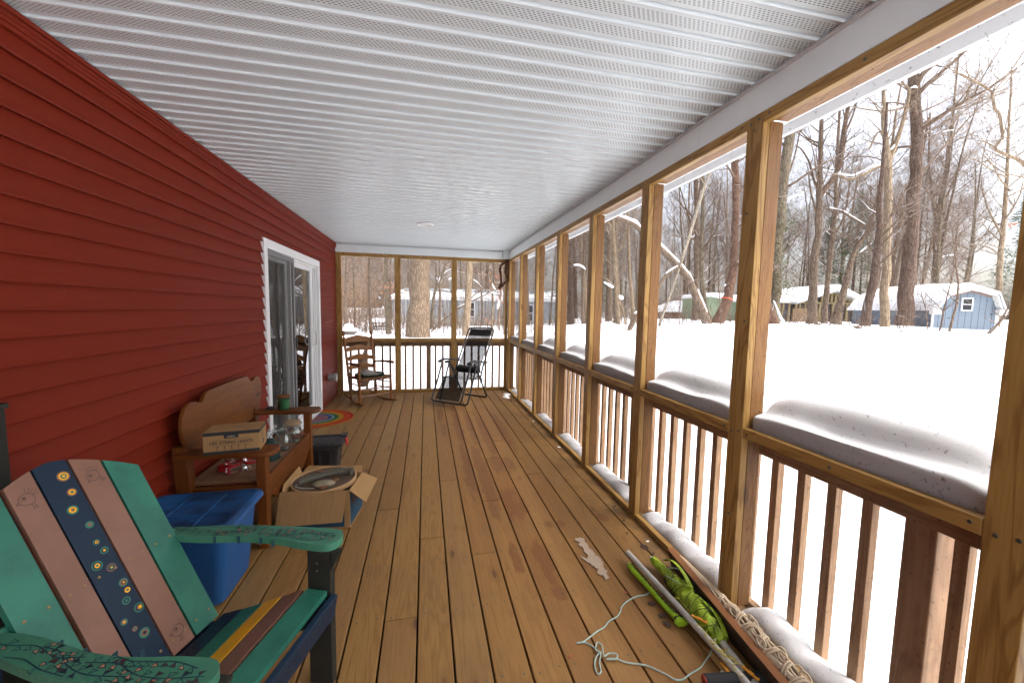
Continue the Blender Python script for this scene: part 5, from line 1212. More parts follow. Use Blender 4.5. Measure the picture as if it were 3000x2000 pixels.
mb = MB(); mb.prism(pf, Matrix.Translation((.095, 0, 0)) @ YZ, -.002, .021); mb.build('backrest', BW[1], bn, world=True, bevel=.004)

# things on the bench
CARD = m_paint('kraft_cardboard', (.33, .195, .085), .75, (.26, .15, .06), .15, .4, 4)
CARDE = m_paint('cardboard_edge', (.28, .165, .08), .8, amt=.3)
PRINT = m_plain('dark_print', (.016, .018, .020), .7)
def pbox(name, label, cat, p0, ux, uy, sx, sy, sz, z, tp):
    pass
Pa, Pb, Pc = Vector((.239, 2.467, .6255)), Vector((.511, 2.510, .6255)), Vector((.483, 2.677, .6255))
ex = (Pb - Pa).normalized(); ey = Vector((-ex.y, ex.x, 0)); sx, sy, sz = (Pb - Pa).length, .170, .130
lb = thing('cardboard_box', 'small printed cardboard box of string lights on the bench arm', 'cardboard box', Pa, math.atan2(ex.y, ex.x))
mb = MB(); mb.box(0, sx, 0, sy, .0005, sz); mb.mat(1)
e = .0006
for za, zb in ((.001, .018), (sz - .020, sz - .0005)):
    mb.add([(0, -e, za), (sx, -e, za), (sx, -e, zb), (0, -e, zb)], [(0, 1, 2, 3)]); mb.add([(sx + e, 0, za), (sx + e, sy, za), (sx + e, sy, zb), (sx + e, 0, zb)], [(0, 1, 2, 3)]) if zb > .1 else None
MF = Matrix(((1, 0, 0, 0), (0, 0, -1, -.0008), (0, 1, 0, 0), (0, 0, 0, 1)))
mb.flat([(sx * .36, sz - .034), (sx * .375, sz - .040), (sx * .605, sz - .040), (sx * .62, sz - .034), (sx * .62, sz - .019), (sx * .36, sz - .019)], MF)
mb.text('LED STRING LIGHTS', .0235, MF @ Matrix.Translation((sx * .49, .0590, 0)), bold=.028)
mb.stroke([(sx * .16, .083), (sx * .82, .083)], .0014, MF); mb.stroke([(sx * .16, .052), (sx * .82, .052)], .0014, MF)
mb.stroke([(sx * .14, .0440), (sx * .85, .0440)], .0008, MF)
for k_ in range(5):
    x = sx * (.24 + .125 * k_); mb.stroke([(x, .0445), (x, .036)], .0035, MF); mb.stroke([(x - .006, .0445), (x + .006, .0445)], .002, MF); mb.stroke([(x, .036), (x - .0035, .028), (x - .004, .021)], .001, MF); mb.stroke([(x, .036), (x + .0035, .028), (x + .004, .021)], .001, MF); mb.stroke([(x - .0015, .031), (x - .0015, .021)], .0008, MF); mb.stroke([(x + .0015, .031), (x + .0015, .021)], .0008, MF)
MR = Matrix(((0, 0, 1, sx + .0008), (1, 0, 0, 0), (0, 1, 0, 0), (0, 0, 0, 1)))
for k_ in range(5): mb.stroke([(.03, .095 - k_ * .008), (.03 + .07 * (1 - .12 * (k_ % 3)), .095 - k_ * .008)], .0022, MR)
mb.flat([(.075, .02), (.105, .02), (.105, .05), (.075, .05)], MR)
for k_ in range(3): mb.stroke([(.03, .025 + k_ * .009), (.06, .025 + k_ * .009)], .0018, MR)
MTP = Matrix.Translation((0, 0, sz + .0008)); mb.text('oddlon', .026, MTP @ Matrix.Translation((sx * .55, sy * .62, 0)) @ Matrix.Rotation(pi, 4, 'Z')); 
mb.mat(2).text('oddlon', .0145, MF @ Matrix.Translation((sx * .49, sz - .034, .0006)), bold=.015)
mb.build('carton', [CARD, PRINT, m_plain('pale_print', (.42, .36, .25), .7)], lb)

GLS = NT('jar_glass')
_g = GLS.n('BsdfGlass'); _g.inputs['Roughness'].default_value = .02; _g.inputs['IOR'].default_value = 1.45; GLS.put(_g.inputs[0], (.93, .96, .95))
_t = GLS.n('BsdfTransparent'); GLS.put(_t.inputs[0], (.93, .95, .94)); _lp = GLS.n('Fresnel'); _lp.inputs[0].default_value = 1.45
_gl = GLS.n('BsdfGlossy'); _gl.inputs['Roughness'].default_value = .03
_m = GLS.n('MixShader'); GLS.put(_m.inputs[0], GLS.math('MULTIPLY', _lp.outputs[0], .8)); GLS.put(_m.inputs[1], _t.outputs[0]); GLS.put(_m.inputs[2], _gl.outputs[0]); GLS.t.links.new(_m.outputs[0], GLS.out.inputs[0])
GLS = GLS.m
def squircle(r, n=28, p=.35): return [(r * math.copysign(abs(cos(2 * pi * i / n)) ** p, cos(2 * pi * i / n)), r * math.copysign(abs(sin(2 * pi * i / n)) ** p, sin(2 * pi * i / n))) for i in range(n)]
def sq_lathe(mb, prof, n=28):
    "prof: (radius, z, squareness 0 round .. 1 square)"
    vs_ = []
    for r, z, s_ in prof:
        q = squircle(r, n, 1 - .62 * s_); vs_ += [(x, y, z) for x, y in q]
    k_ = len(prof); mb.add(vs_, [(i * n + j, i * n + (j + 1) % n, (i + 1) * n + (j + 1) % n, (i + 1) * n + j) for i in range(k_ - 1) for j in range(n)] + [tuple(range(n - 1, -1, -1)), tuple((k_ - 1) * n + j for j in range(n))])
j1 = thing('glass_jar', 'large square glass jar with a round stopper lid standing on the bench seat', 'glass jar', (.430, 3.075, .4305), .35)
mb = MB(); sq_lathe(mb, [(.052, 0, 1), (.056, .006, 1), (.057, .085, 1), (.055, .10, .9), (.048, .112, .5), (.043, .118, 0), (.043, .128, 0), (.047, .130, 0)])
sq_lathe(mb, [(.040, .128, 0), (.039, .118, 0), (.051, .098, .9), (.053, .085, 1), (.052, .010, 1), (.048, .007, 1)]); mb.build('jar_body', GLS, j1, smooth='auto', fixn=False)
mb = MB(); mb.lathe([(.043, .131), (.050, .137), (.052, .145), (.049, .153), (.034, .159), (.030, .165), (.040, .176), (.037, .184), (.02, .190), (.004, .191)], 28); mb.build('stopper', GLS, j1, smooth='auto')
j2 = thing('glass_jar', 'square glass canister tipped beside the stopper jar, with a tan lid and wire clamp', 'glass jar', (.455, 3.265, .4305), .1)
mb = MB(); sq_lathe(mb, [(.048, 0, 1), (.052, .005, 1), (.052, .118, 1), (.046, .13, .8)]); mb.build('jar_body', GLS, j2, smooth='auto')
mb = MB(); sq_lathe(mb, [(.05, .132, .9), (.053, .136, .9), (.053, .152, .9), (.048, .158, .9)]); mb.build('lid', m_plain('bamboo_lid', (.30, .20, .11), .5), j2, smooth='auto')
mb = MB(); mb.tube([(.056, -.05, .12), (.060, .0, .150), (.056, .05, .12), (.0, .058, .128), (-.056, .05, .124), (-.056, -.05, .124), (0, -.058, .128)], .0022, 6, closed=True); mb.build('wire_clamp', m_plain('chrome_wire', (.7, .7, .7), .18, 1.), j2, smooth=True)
PLAST = GLS; REDP = m_plain('red_plastic', (.42, .014, .018), .35)
for i, (x, y, rz, lab) in enumerate(((.285, 2.692, .2, 'clear bottle with a red band lying left under the bench arm'), (.372, 2.735, -.1, 'clear bottle with a red band nearer the front bench leg under the arm'))):
    t = thing('plastic_jar', lab, 'jar', (x, y, .4305), rz, 'clear jars under the string lights box')
    mb = MB(); sq_lathe(mb, [(.040, 0, .6), (.043, .006, .6), (.043, .045, .6), (.040, .052, .6), (.043, .060, .6), (.042, .095, .5), (.034, .108, 0), (.034, .118, 0)]); mb.build('jar_body', PLAST, t, smooth='auto')
    mb = MB(); mb.lathe([(.0445, .046), (.0455, .05), (.0455, .062), (.0445, .066)], 24, None, False, False); mb.build('red_band', REDP, t, smooth='auto')
mb = MB(); mb.lathe([(.036, 0), (.038, .004), (.038, .028), (.034, .032)], 22, Matrix.Translation((.218, 2.74, .4306)))
o = mb.build('jar_lid', REDP, smooth='auto'); tag(o, 'loose red jar lid left of the clear bottles', 'jar lid')
GRN = m_paint('dark_green_enamel', (.012, .035, .032), .3, amt=.3)
ln = thing('camping_pot', 'dark green enamel pot with a domed lid and bail handle on the bench', 'pot', (.427, 2.885, .4305))
mb = MB(); mb.lathe([(.058, 0), (.062, .004), (.0625, .075), (.066, .078), (.066, .082)], 28); mb.build('pot_body', GRN, ln, smooth='auto')
mb = MB(); mb.lathe([(.068, .083), (.066, .092), (.055, .104), (.036, .112), (.030, .118), (.034, .132), (.026, .142), (.008, .145)], 28); mb.build('lid', GRN, ln, smooth='auto')
mb = MB(); mb.tube([Vector((.030 + .03 * cos(a), 0, .150 + .034 * sin(a))) for a in [i * pi / 8 for i in range(-3, 12)]], .003, 6); mb.tube(spline([(.06, -.01, .03), (.075, -.02, .018), (.085, -.02, .03)], 4), .0028, 6); mb.build('wire_handle', m_plain('green_grey_wire', (.10, .13, .11), .3, .6), ln, smooth=True)
mb = MB()
rgc = random.Random(2)
def cloth(mb, c, sx_, sy_, hh, seed, n=9):
    vs_ = []
    for j in range(n):
        for i in range(n):
            u, v = i / (n - 1) * 2 - 1, j / (n - 1) * 2 - 1
            vs_.append((c[0] + u * sx_, c[1] + v * sy_, c[2] + hh * max(0, 1 - u * u * .8) * max(.05, 1 - v * v * .8) * (1 + .7 * noise.noise(Vector((u * 2.3, v * 2.3, seed))))))
    mb.add(vs_, [(j * n + i, j * n + i + 1, (j + 1) * n + i + 1, (j + 1) * n + i) for j in range(n - 1) for i in range(n - 1)])
cloth(mb, (.375, 2.99, .431), .05, .05, .15, 3.3); o = mb.build('cloth', m_plain('white_rag', (.55, .55, .54), .8), smooth=True); tag(o, 'crumpled white rag between the green pot and the glass jar', 'cloth')
mb = MB(); cloth(mb, (.43, 3.40, .431), .05, .055, .12, 6.1); o = mb.build('plastic_bag', GLS, smooth=True); tag(o, 'crumpled clear plastic bag by the far bench leg', 'plastic bag')
mb = MB(); mb.tube(spline([(.44, 3.33, .436), (.47, 3.37, .437), (.49, 3.40, .440), (.505, 3.43, .437)], 5), .0022, 6); o = mb.build('red_cord', REDP, smooth=True); tag(o, 'short red cord on the far end of the bench seat', 'cord')
cd = thing('candle', 'green candle in a glass tumbler with a wooden lid on the far bench arm', 'candle', (.32, 3.50, .6255))
mb = MB(); mb.lathe([(.040, 0), (.043, .005), (.045, .10), (.0455, .104)], 28, None, True, False); mb.build('tumbler', m_glass('green_glass', (.72, .90, .78), 1.0), cd, smooth='auto', fixn=False)
mb = MB(); mb.lathe([(.039, .006), (.042, .02), (.0425, .082), (.040, .084)], 24); mb.build('wax', m_plain('green_wax', (.10, .25, .14), .5), cd, smooth='auto')
mb = MB(); mb.lathe([(.047, .1045), (.0475, .107), (.0475, .116), (.045, .118)], 28); mb.build('lid', BW[0], cd, smooth='auto')
mb = MB(); mb.lathe([(.012, 0), (.034, .006), (.037, .013), (.028, .021), (.006, .024)], 16, Matrix.Scale(.75, 4, (0, 1, 0))); o = mb.build('stone', m_plain('dark_pebble', (.03, .03, .033), .5), smooth=True); o.location = (.212, 3.52, .6252); tag(o, 'smooth dark pebble on the far bench arm beside the candle', 'stone')

# ------------------------------------------------------------------ storage totes
def rrect(x0, x1, y0, y1, r, n=5):
    out = []
    for cx_, cy_, a0 in ((x1 - r, y1 - r, 0), (x0 + r, y1 - r, pi / 2), (x0 + r, y0 + r, pi), (x1 - r, y0 + r, 1.5 * pi)):
        out += [(cx_ + r * cos(a0 + i * pi / 2 / n), cy_ + r * sin(a0 + i * pi / 2 / n)) for i in range(n + 1)]
    return out
def loft(mb, rings):
    n = len(rings[0][0]); vs_ = [(x, y, z) for ring, z in rings for x, y in ring]; k_ = len(rings)
    mb.add(vs_, [(i * n + j, i * n + (j + 1) % n, (i + 1) * n + (j + 1) % n, (i + 1) * n + j) for i in range(k_ - 1) for j in range(n)] + [tuple(range(n - 1, -1, -1)), tuple((k_ - 1) * n + j for j in range(n))])
qb = NT('grimy_blue_plastic'); c_ = qb.obj(); n1 = qb.noise(c_, 7, 5, .65)
z_ = qb.sep(c_)[2]; grime = qb.math('MULTIPLY', qb.ramp(qb.noise(qb.mapping(c_, (2.5, 3.5, 1)), 1.7, 4, .6, .4), .45, .66), qb.ramp(z_, .416, .422))
BLUE1 = qb.fin(qb.mix(qb.math('MULTIPLY', grime, .8), qb.mix(qb.ramp(n1, .35, .8, 0, .4), (.014, .088, .26), (.03, .10, .24)), (.006, .007, .010)), .42, .4)
bt = thing('storage_tote', 'big blue plastic storage tote with a dirty lid beside the painted chair', 'storage tote', (.29, 2.22, 0))
T = lambda x0, x1, y0, y1, r: rrect(x0, x1, y0, y1, r)
mb = MB(); loft(mb, [(T(-.19, .19, -.15, .155, .04), .0), (T(-.20, .203, -.16, .165, .045), .01), (T(-.235, .24, -.19, .195, .05), .385), (T(-.250, .258, -.203, .208, .05), .390), (T(-.250, .258, -.203, .208, .05), .405)])
mb.build('tub', BLUE1, bt, smooth='auto', bevel=0)
mb = MB(); loft(mb, [(T(-.262, .270, -.215, .220, .055), .398), (T(-.265, .274, -.218, .224, .055), .404), (T(-.262, .270, -.215, .220, .055), .424), (T(-.250, .256, -.203, .208, .05), .431), (T(-.222, .226, -.178, .182, .04), .4315), (T(-.214, .218, -.170, .174, .04), .4255)])
for x in (-.08, .09): mb.box(x - .005, x + .005, -.168, .172, .4255, .432)
for y in (-.06,): mb.box(-.21, .21, y - .004, y + .004, .4255, .4312)
mb.tube([(.06 + .02 * cos(a), -.10 + .013 * sin(a), .4275) for a in [i * pi / 5 for i in range(10)]], .002, 5, closed=True)
mb.build('lid', BLUE1, bt, smooth='auto')

kt = thing('storage_tote', 'black plastic storage tote with red latches behind the bench', 'storage tote', (.55, 3.74, 0), .02)
BLK2 = m_paint('charcoal_plastic', (.022, .022, .024), .45, (.045, .045, .048), .4, .5, 6)
mb = MB(); loft(mb, [(T(-.18, .135, -.10, .12, .03), .0), (T(-.20, .155, -.115, .135, .03), .20), (T(-.205, .160, -.12, .14, .03), .21), (T(-.22, .178, -.135, .155, .03), .215), (T(-.22, .178, -.135, .155, .03), .245)])
for x in (-.10, 0, .09): mb.box(x - .012, x + .012, -.122, -.10, .02, .20)
mb.build('tub', BLK2, kt, smooth='auto')
mb = MB(); loft(mb, [(T(-.232, .190, -.145, .165, .035), .24), (T(-.234, .192, -.147, .167, .035), .262), (T(-.226, .184, -.139, .159, .03), .268), (T(-.20, .158, -.115, .135, .03), .268), (T(-.192, .150, -.107, .127, .03), .258)])
mb.box(-.03, .12, -.09, .09, .258, .264); mb.box(.150, .192, .06, .165, .262, .282)
mb.build('lid', BLK2, kt, smooth='auto')
for y_, sg in ((.02, 1),):
    mb = MB(); mb.bar((.199, y_, .272), (.212, y_, .205), .07, .014, (1, 0, .2)); mb.build('latch', REDP, kt, bevel=.005)
mb = MB(); mb.bar((-.241, .02, .272), (-.250, .02, .205), .07, .014, (1, 0, -.2)); mb.build('latch', REDP, kt, bevel=.005)

# ------------------------------------------------------------------ open cardboard box with a round drum on it
bx = thing('cardboard_box', 'open blue sided cardboard box with flaps folded out on the deck', 'cardboard box', (.78, 2.84, 0), math.atan2(2.703 - 2.760, .985 - .564))
NB = m_paint('dark_blue_carton', (.010, .055, .105), .6, amt=.4)
hx, hy, hz = .215, .145, .262
mb = MB()
for q in ((-hx, hx, -hy, -hy + .005, .0005, hz), (-hx, hx, hy - .005, hy, .0005, hz), (-hx, -hx + .005, -hy + .0051, hy - .0051, .0005, hz), (hx - .005, hx, -hy + .0051, hy - .0051, .0005, hz), (-hx, hx, -hy, hy, .0, .004)): mb.box(*q)
mb.mat(1)
mb.add([(-hx + .03, -hy - .0006, .012), (hx - .035, -hy - .0006, .012), (hx - .035, -hy - .0006, hz - .01), (-hx + .03, -hy - .0006, hz - .01)], [(0, 1, 2, 3)])
mb.add([(hx + .0006, -hy + .012, .012), (hx + .0006, hy - .01, .012), (hx + .0006, hy - .01, hz - .01), (hx + .0006, -hy + .012, hz - .01)], [(0, 1, 2, 3)])
mb.mat(2)
MRb = Matrix(((0, 0, 1, hx + .0012), (1, 0, 0, 0), (0, 1, 0, 0), (0, 0, 0, 1)))
for k_ in range(5): mb.stroke([(-.08 + k_ * .03, .20), (-.06 + k_ * .03, .13 + .01 * (k_ % 2))], .011, MRb)
mb.build('carton', [CARD, NB, m_plain('brown_print', (.22, .10, .05), .7)], bx)
qc = NT('corrugated_cardboard'); x_ = qc.sep(qc.obj())[0]; wv = qc.math('SINE', qc.math('MULTIPLY', x_, 900)); nn = qc.noise(qc.mapping(qc.obj(), (60, 4, 4)), 1.5, 4, .6)
qc.bump(wv, .25, .001); CORR = qc.fin(qc.mix(qc.ramp(nn, .35, .7, 0, .55), (.335, .20, .09), (.22, .125, .055)), .8, .1)
mb = MB(); A = [(-hx - .012, -hy - .002, hz), (hx - .012, -hy - .002, hz), (hx - .03, -hy - .055, .075), (-hx - .018, -hy - .062, .055)]
nv = Vector((0, -.9, .25)).normalized() * .004
mb.add([Vector(q) for q in A] + [Vector(q) + nv for q in A], [(0, 1, 2, 3), (7, 6, 5, 4), (0, 4, 5, 1), (1, 5, 6, 2), (2, 6, 7, 3), (3, 7, 4, 0)]); mb.build('front_flap', CORR, bx)
mb = MB(); A = [(hx, -hy + .0, hz - .005), (hx + .005, hy - .02, hz + .035), (hx + .135, hy - .055, hz - .02), (hx + .095, -hy - .02, hz - .145)]
A = [(hx, -hy, hz), (hx, hy, hz), (hx + .105, hy + .01, hz - .055), (hx + .105, -hy + .0, hz - .085)]
nv = Vector((.4, 0, .9)).normalized() * .004
mb.add([Vector(q) for q in A] + [Vector(q) + nv for q in A], [(0, 1, 2, 3), (7, 6, 5, 4), (0, 4, 5, 1), (1, 5, 6, 2), (2, 6, 7, 3), (3, 7, 4, 0)]); mb.build('side_flap', CARD, bx)
mb = MB(); A = [(-hx, hy, hz), (hx, hy, hz), (hx - .01, hy + .05, hz + .03), (-hx + .03, hy + .05, hz + .035)]
mb.add([Vector(q) for q in A] + [Vector(q) + Vector((0, -.002, .004)) for q in A], [(0, 1, 2, 3), (7, 6, 5, 4), (0, 4, 5, 1), (1, 5, 6, 2), (2, 6, 7, 3), (3, 7, 4, 0)]); mb.build('rear_flap', CARD, bx)
mb = MB(); A = [(-hx, -hy, hz), (-hx, hy, hz), (-hx - .03, hy + .02, hz + .045), (-hx - .015, -hy + .05, hz + .03)]
mb.add([Vector(q) for q in A] + [Vector(q) + Vector((.004, 0, .002)) for q in A], [(0, 1, 2, 3), (7, 6, 5, 4), (0, 4, 5, 1), (1, 5, 6, 2), (2, 6, 7, 3), (3, 7, 4, 0)]); mb.build('side_flap', CARD, bx)

DRZ = .272
Md = Matrix.Translation((.775, 2.852, DRZ)) @ Matrix.Rotation(-.06, 4, 'Y') @ Matrix.Rotation(.10, 4, 'X') @ Matrix.Rotation(-.15, 4, 'Z')
dm = thing('hand_drum', 'shallow round drum with a tan rim lying on the open cardboard box', 'drum', (.775, 2.852, DRZ))
inv = Matrix.Translation((-.775, -2.852, -DRZ))
SK = Matrix.Scale(1.25, 4, (1, 0, 0))
mb = MB(); mb.lathe([(.168, -.022), (.172, -.02), (.174, .008), (.170, .012), (.165, .010), (.164, .001)], 44, inv @ Md @ SK, False, False); mb.build('rim', m_plain('tan_drum_rim', (.42, .25, .12), .5), dm, smooth='auto')
mb = MB(); mb.lathe([(.1648, .001), (.1, -.0005), (.001, -.001)], 44, inv @ Md @ SK, False, True)
mb.mat(1).text('HAI', .04, inv @ Md @ Matrix.Translation((.085, .09, .0008)) @ Matrix.Rotation(-1.0, 4, 'Z')); mb.build('drum_skin', [m_paint('grey_brown_skin', (.145, .100, .068), .5, (.09, .065, .045), .3, .7, 9), PEACH], dm)
mb = MB()
pts = spline([(-.13, -.075, .030), (-.08, -.045, .036), (0, -.012, .042), (.09, .018, .044), (.15, .035, .040), (.185, .030, .036)], 6)
mb.tube([inv @ Md @ p_ for p_ in pts], [.020 + .006 * abs(cos(i / len(pts) * pi)) for i in range(len(pts))], 12)
BMR = m_paint('olive_camo_wood', (.055, .058, .038), .5, (.12, .10, .075), .6, .8, 12)
o = None
mb.mat(1)
PX = [inv @ Md @ p_ for p_ in pts]
for k_, ch in enumerate('DON\'T RUN A MUCK'[::1]):
    i = 4 + k_ * 22 / 15; j = int(i); a_ = pts[min(j, len(pts) - 2)].lerp(pts[min(j + 1, len(pts) - 1)], i - j); tdir = (pts[min(j + 1, len(pts) - 1)] - pts[max(j - 1, 0)])
    if ch != ' ': mb.text(ch, .024, Md @ Matrix.Translation(a_ + Vector((0, -.008, .0245))) @ Matrix.Rotation(math.atan2(tdir.y, tdir.x), 4, 'Z') @ Matrix.Rotation(.2, 4, 'X') if False else Md @ Matrix.Translation(a_ + Vector((0, -.012, .0240))) @ Matrix.Rotation(math.atan2(tdir.y, tdir.x), 4, 'Z'))
bo = MB(); mbv = mb
b2 = MB(); b2.v = [tuple(inv @ Md @ Vector((0, 0, 0)) * 0 + Vector(q)) for q in mb.v]; b2.f = mb.f; b2.m = mb.m
# the stick's tube is in drum coordinates, its lettering in world ones: bring both to world
nt_ = len(pts) * 12
b2.v = [tuple(Vector(q) + Vector((.775, 2.852, DRZ))) if i < nt_ else q for i, q in enumerate(mb.v)]
o = b2.build('curved_stick', [BMR, m_plain('pale_lettering', (.36, .30, .20), .6)], smooth='auto'); tag(o, 'curved olive painted stick with pale lettering lying across the drum', 'stick')
for (a, b, wd_, lab) in (((-.10, .115, .006), (.07, .055, .012), .024, 'brown wooden strip at the back of the drum'), ((.035, -.145, .016), (.10, -.02, .018), .030, 'brown wooden strip across the front rim of the drum')):
    mb = MB(); mb.bar(Md @ Vector(a), Md @ Vector(b), wd_, .010); o = mb.build('wooden_strip', m_plain('brown_strip', (.20, .085, .035), .5), bevel=.002); tag(o, lab, 'wooden strip', 'wooden strips on the drum')
mb = MB(); mb.lathe([(.03, 0), (.055, .006), (.058, .012), (.045, .022), (.005, .026)], 22, Md @ Matrix.Translation((.03, -.075, .002)) @ Matrix.Scale(1.3, 4, (1, 0, 0)) @ Matrix.Scale(.75, 4, (0, 1, 0))); o = mb.build('painted_shell', m_paint('mottled_cream', (.34, .28, .18), .3, (.10, .12, .09), .6, .8, 16), smooth='auto'); tag(o, 'mottled cream oval shell in the drum under the curved stick', 'shell')
mb = MB(); mb.tube([Md @ q for q in spline([(-.02, -.115, .006), (-.08, -.115, .008), (-.135, -.10, .01), (-.155, -.085, .012), (-.14, -.072, .014)], 5)], .002, 6); o = mb.build('wire_loop', m_plain('white_wire', (.6, .6, .58), .4), smooth=True); tag(o, 'thin white wire loop at the left of the drum', 'wire')

# ------------------------------------------------------------------ rainbow rug
rgm = [(1.0, (.30, .13, .035)), (.965, (.33, .014, .010)), (.885, (.40, .11, .04)), (.865, (.40, .04, .012)), (.735, (.36, .19, .014)), (.60, (.02, .11, .035)), (.50, (.15, .26, .32)), (.44, (.30, .12, .06)), (.425, (.016, .06, .19)), (.345, (.28, .14, .15)), (.30, (.34, .12, .05)), (.275, (.17, .09, .17)), (.19, (.30, .11, .06)), (.165, (.20, .10, .14)), (.09, (.28, .10, .06))]
def m_braid(c, i):
    q = NT('rug_braid'); p_ = q.sep(q.obj()); a = q.math('ARCTAN2', p_[1], p_[0]); wv = q.math('SINE', q.math('MULTIPLY', a, 150.))
    q.bump(wv, .5, .004); return q.fin(q.mix(q.ramp(wv, -.5, 1, 0, .35), c, tuple(x * .5 for x in c)), .9, .1)
rug = MB(); mats = []
NR = 40
for i, (r_, c_) in enumerate(rgm):
    mats.append(m_braid(c_, i)); rug.mat(i); r2 = rgm[i + 1][0] if i + 1 < len(rgm) else 0
    vs_ = []
    for j in range(NR + 1):
        a = -pi / 2 + pi * j / NR; e1 = 1 + (.006 * sin(a * 60) if i == 0 else 0)
        vs_ += [(.49 * r_ * e1 * cos(a), .445 * r_ * e1 * sin(a), .001 if i == 0 else .011), (.49 * (r_ + r2) / 2 * cos(a), .445 * (r_ + r2) / 2 * sin(a), .0145), (.49 * r2 * cos(a), .445 * r2 * sin(a), .011)]
    rug.add(vs_, [(3 * j + k_, 3 * j + 3 + k_, 3 * j + 4 + k_, 3 * j + 1 + k_) for j in range(NR) for k_ in (0, 1)])
o = rug.build('rug', mats, smooth='auto', angle=60); o.location = (.04, 5.44, .001); tag(o, 'half round rainbow braided rug in front of the glass door', 'rug')

# ------------------------------------------------------------------ ladder back rocking chair
OAK = [m_wood('honey_maple_' + 'xyz'[a], (.25, .088, .016), (.15, .046, .008), a, 5, .32, .25, .5, knots=False, fine=.7) for a in range(3)]
rf_ = Vector((.60, -.80, 0)); rz_ = math.atan2(rf_.y, rf_.x)
rk = thing('rocking_chair', 'honey brown ladder back rocking chair with a cushion in the far left corner', 'rocking chair', (.63, 6.34, 0), rz_)
# local: x forward, y to the sitter's left (image right is +y)
def turned(pts, rads, nm, n=12): mb = MB(); mb.tube(pts, rads, n); return mb.build(nm, OAK[2], rk, smooth='auto', angle=60)
YB, YF = .215, .262
for s_ in (-1, 1):
    bot = Vector((-.20, s_ * YB, .035)); top = Vector((-.385, s_ * (YB + .02), 1.06)); ax = top - bot
    P = [bot + ax * t for t in (0, .03, .10, .2, .45, .8, .93, .955, .965, .985, 1.01, 1.03, 1.045)]
    turned(P, [.012, .017, .021, .021, .021, .020, .019, .011, .013, .023, .025, .018, .004], 'back_post')
    bot = Vector((.15, s_ * YF, .035)); P = [bot + Vector((-.015 * t, 0, .575 * t)) for t in (0, .04, .12, .3, .6, .9, 1)]
    turned(P, [.012, .018, .022, .022, .020, .018, .014], 'front_leg')
    pts = []
    for k_ in range(15): x = -.42 + .70 * k_ / 14; pts.append((x, s_ * (YB + (YF - YB) * (x + .2) / .35 if -.2 < x else YB), .012 + .42 * (x + .0) ** 2 if x < 0 else .012 + .30 * x * x))
    mb = MB(); 
    for a, b in zip(pts, pts[1:]): mb.bar(a, b, .024, .024)
    mb2 = MB(); mb2.tube(pts, .0145, 4); mb2.build('rocker', OAK[0], rk)
    ar = [(-.275, s_ * .225, .595), (-.10, s_ * .262, .612), (.05, s_ * .285, .620), (.15, s_ * .285, .622), (.20, s_ * .27, .620)]
    mb = MB(); mb.tube([Vector(p_) for p_ in spline(ar, 4)], [.012 + .012 * min(1, i / 8) for i in range(17)], 8); mb.build('arm', OAK[0], rk, smooth='auto')
    mb = MB(); mb.tube([(-.225, s_ * YB, .20), (.145, s_ * YF, .20)], .010, 8); mb.tube([(-.22, s_ * YB, .30), (.14, s_ * YF, .30)], .010, 8); mb.build('side_stretcher', OAK[0], rk, smooth='auto')
mb = MB(); mb.tube([(.148, -YF, .235), (.148, YF, .235)], .010, 8); mb.build('front_stretcher', OAK[1], rk, smooth='auto')
mb = MB(); mb.tube([(.148, -YF, .135), (.148, YF, .135)], .012, 8); mb.build('front_stretcher', OAK[1], rk, smooth='auto')
mb = MB(); mb.tube([(-.225, -YB, .16), (-.225, YB, .16)], .010, 8); mb.build('rear_stretcher', OAK[1], rk, smooth='auto')
for z_, h_, w2 in ((.945, .120, 1), (.80, .098, 1), (.655, .098, 1), (.515, .096, 1)):
    xb = -.20 - .185 * (z_ - .035) / 1.025; n = 14; top = []; botl = []
    for k_ in range(n + 1):
        u = -1 + 2 * k_ / n; c_ = .5 + .5 * cos(u * pi); y = u * (YB + .01); x = xb - .028 * (1 - u * u)
        top.append((x, y, z_ + h_ * (.30 + .42 * (1 - abs(u)) ** .8 + .08 * c_ * (z_ < .94)))); botl.append((x, y, z_ - h_ * .28 - .012 * (1 - u * u) * -1))
    mb = MB(); m2 = n + 1; vs_ = [Vector(q) for q in botl + top]; vs_ += [q + Vector((-.010, 0, 0)) for q in vs_]
    fs = []
    for k_ in range(n): fs += [(k_, k_ + 1, m2 + k_ + 1, m2 + k_), (2 * m2 + k_, 3 * m2 + k_, 3 * m2 + k_ + 1, 2 * m2 + k_ + 1), (m2 + k_, m2 + k_ + 1, 3 * m2 + k_ + 1, 3 * m2 + k_), (k_, 2 * m2 + k_, 2 * m2 + k_ + 1, k_ + 1)]
    fs += [(0, m2, 3 * m2, 2 * m2), (n, 2 * m2 + n, 3 * m2 + n, m2 + n)]; mb.add(vs_, fs); mb.build('back_slat', OAK[1], rk, smooth='auto')
mb = MB()
for k_ in range(15):
    y = -.245 + .49 * k_ / 14; y0 = y * YB / YF; mb.tube([(-.235, y0, .385), (-.1, y0 * .3 + y * .7, .392), (.1, y, .402), (.158, y, .40), (.165, y, .385), (.15, y, .372)], .0165, 7)
mb.tube([(-.235, -.22, .385), (-.235, .22, .385)], .015, 8); mb.tube([(.150, -YF, .388), (.150, YF, .388)], .014, 8); mb.build('woven_seat', m_wood('seat_splint', (.22, .10, .04), (.13, .055, .02), 0, 6, .6, .3, knots=False), rk, smooth='auto')
cu = thing('seat_cushion', 'round dark green edged cushion with a mottled top on the rocking chair', 'cushion', (.63, 6.34, 0), rz_)
mb = MB(); mb.lathe([(.15, 0), (.195, .006), (.205, .020), (.195, .034), (.12, .040), (.002, .042)], 30, Matrix.Translation((-.03, 0, .418)) @ Matrix.Scale(1.12, 4, (0, 1, 0)))
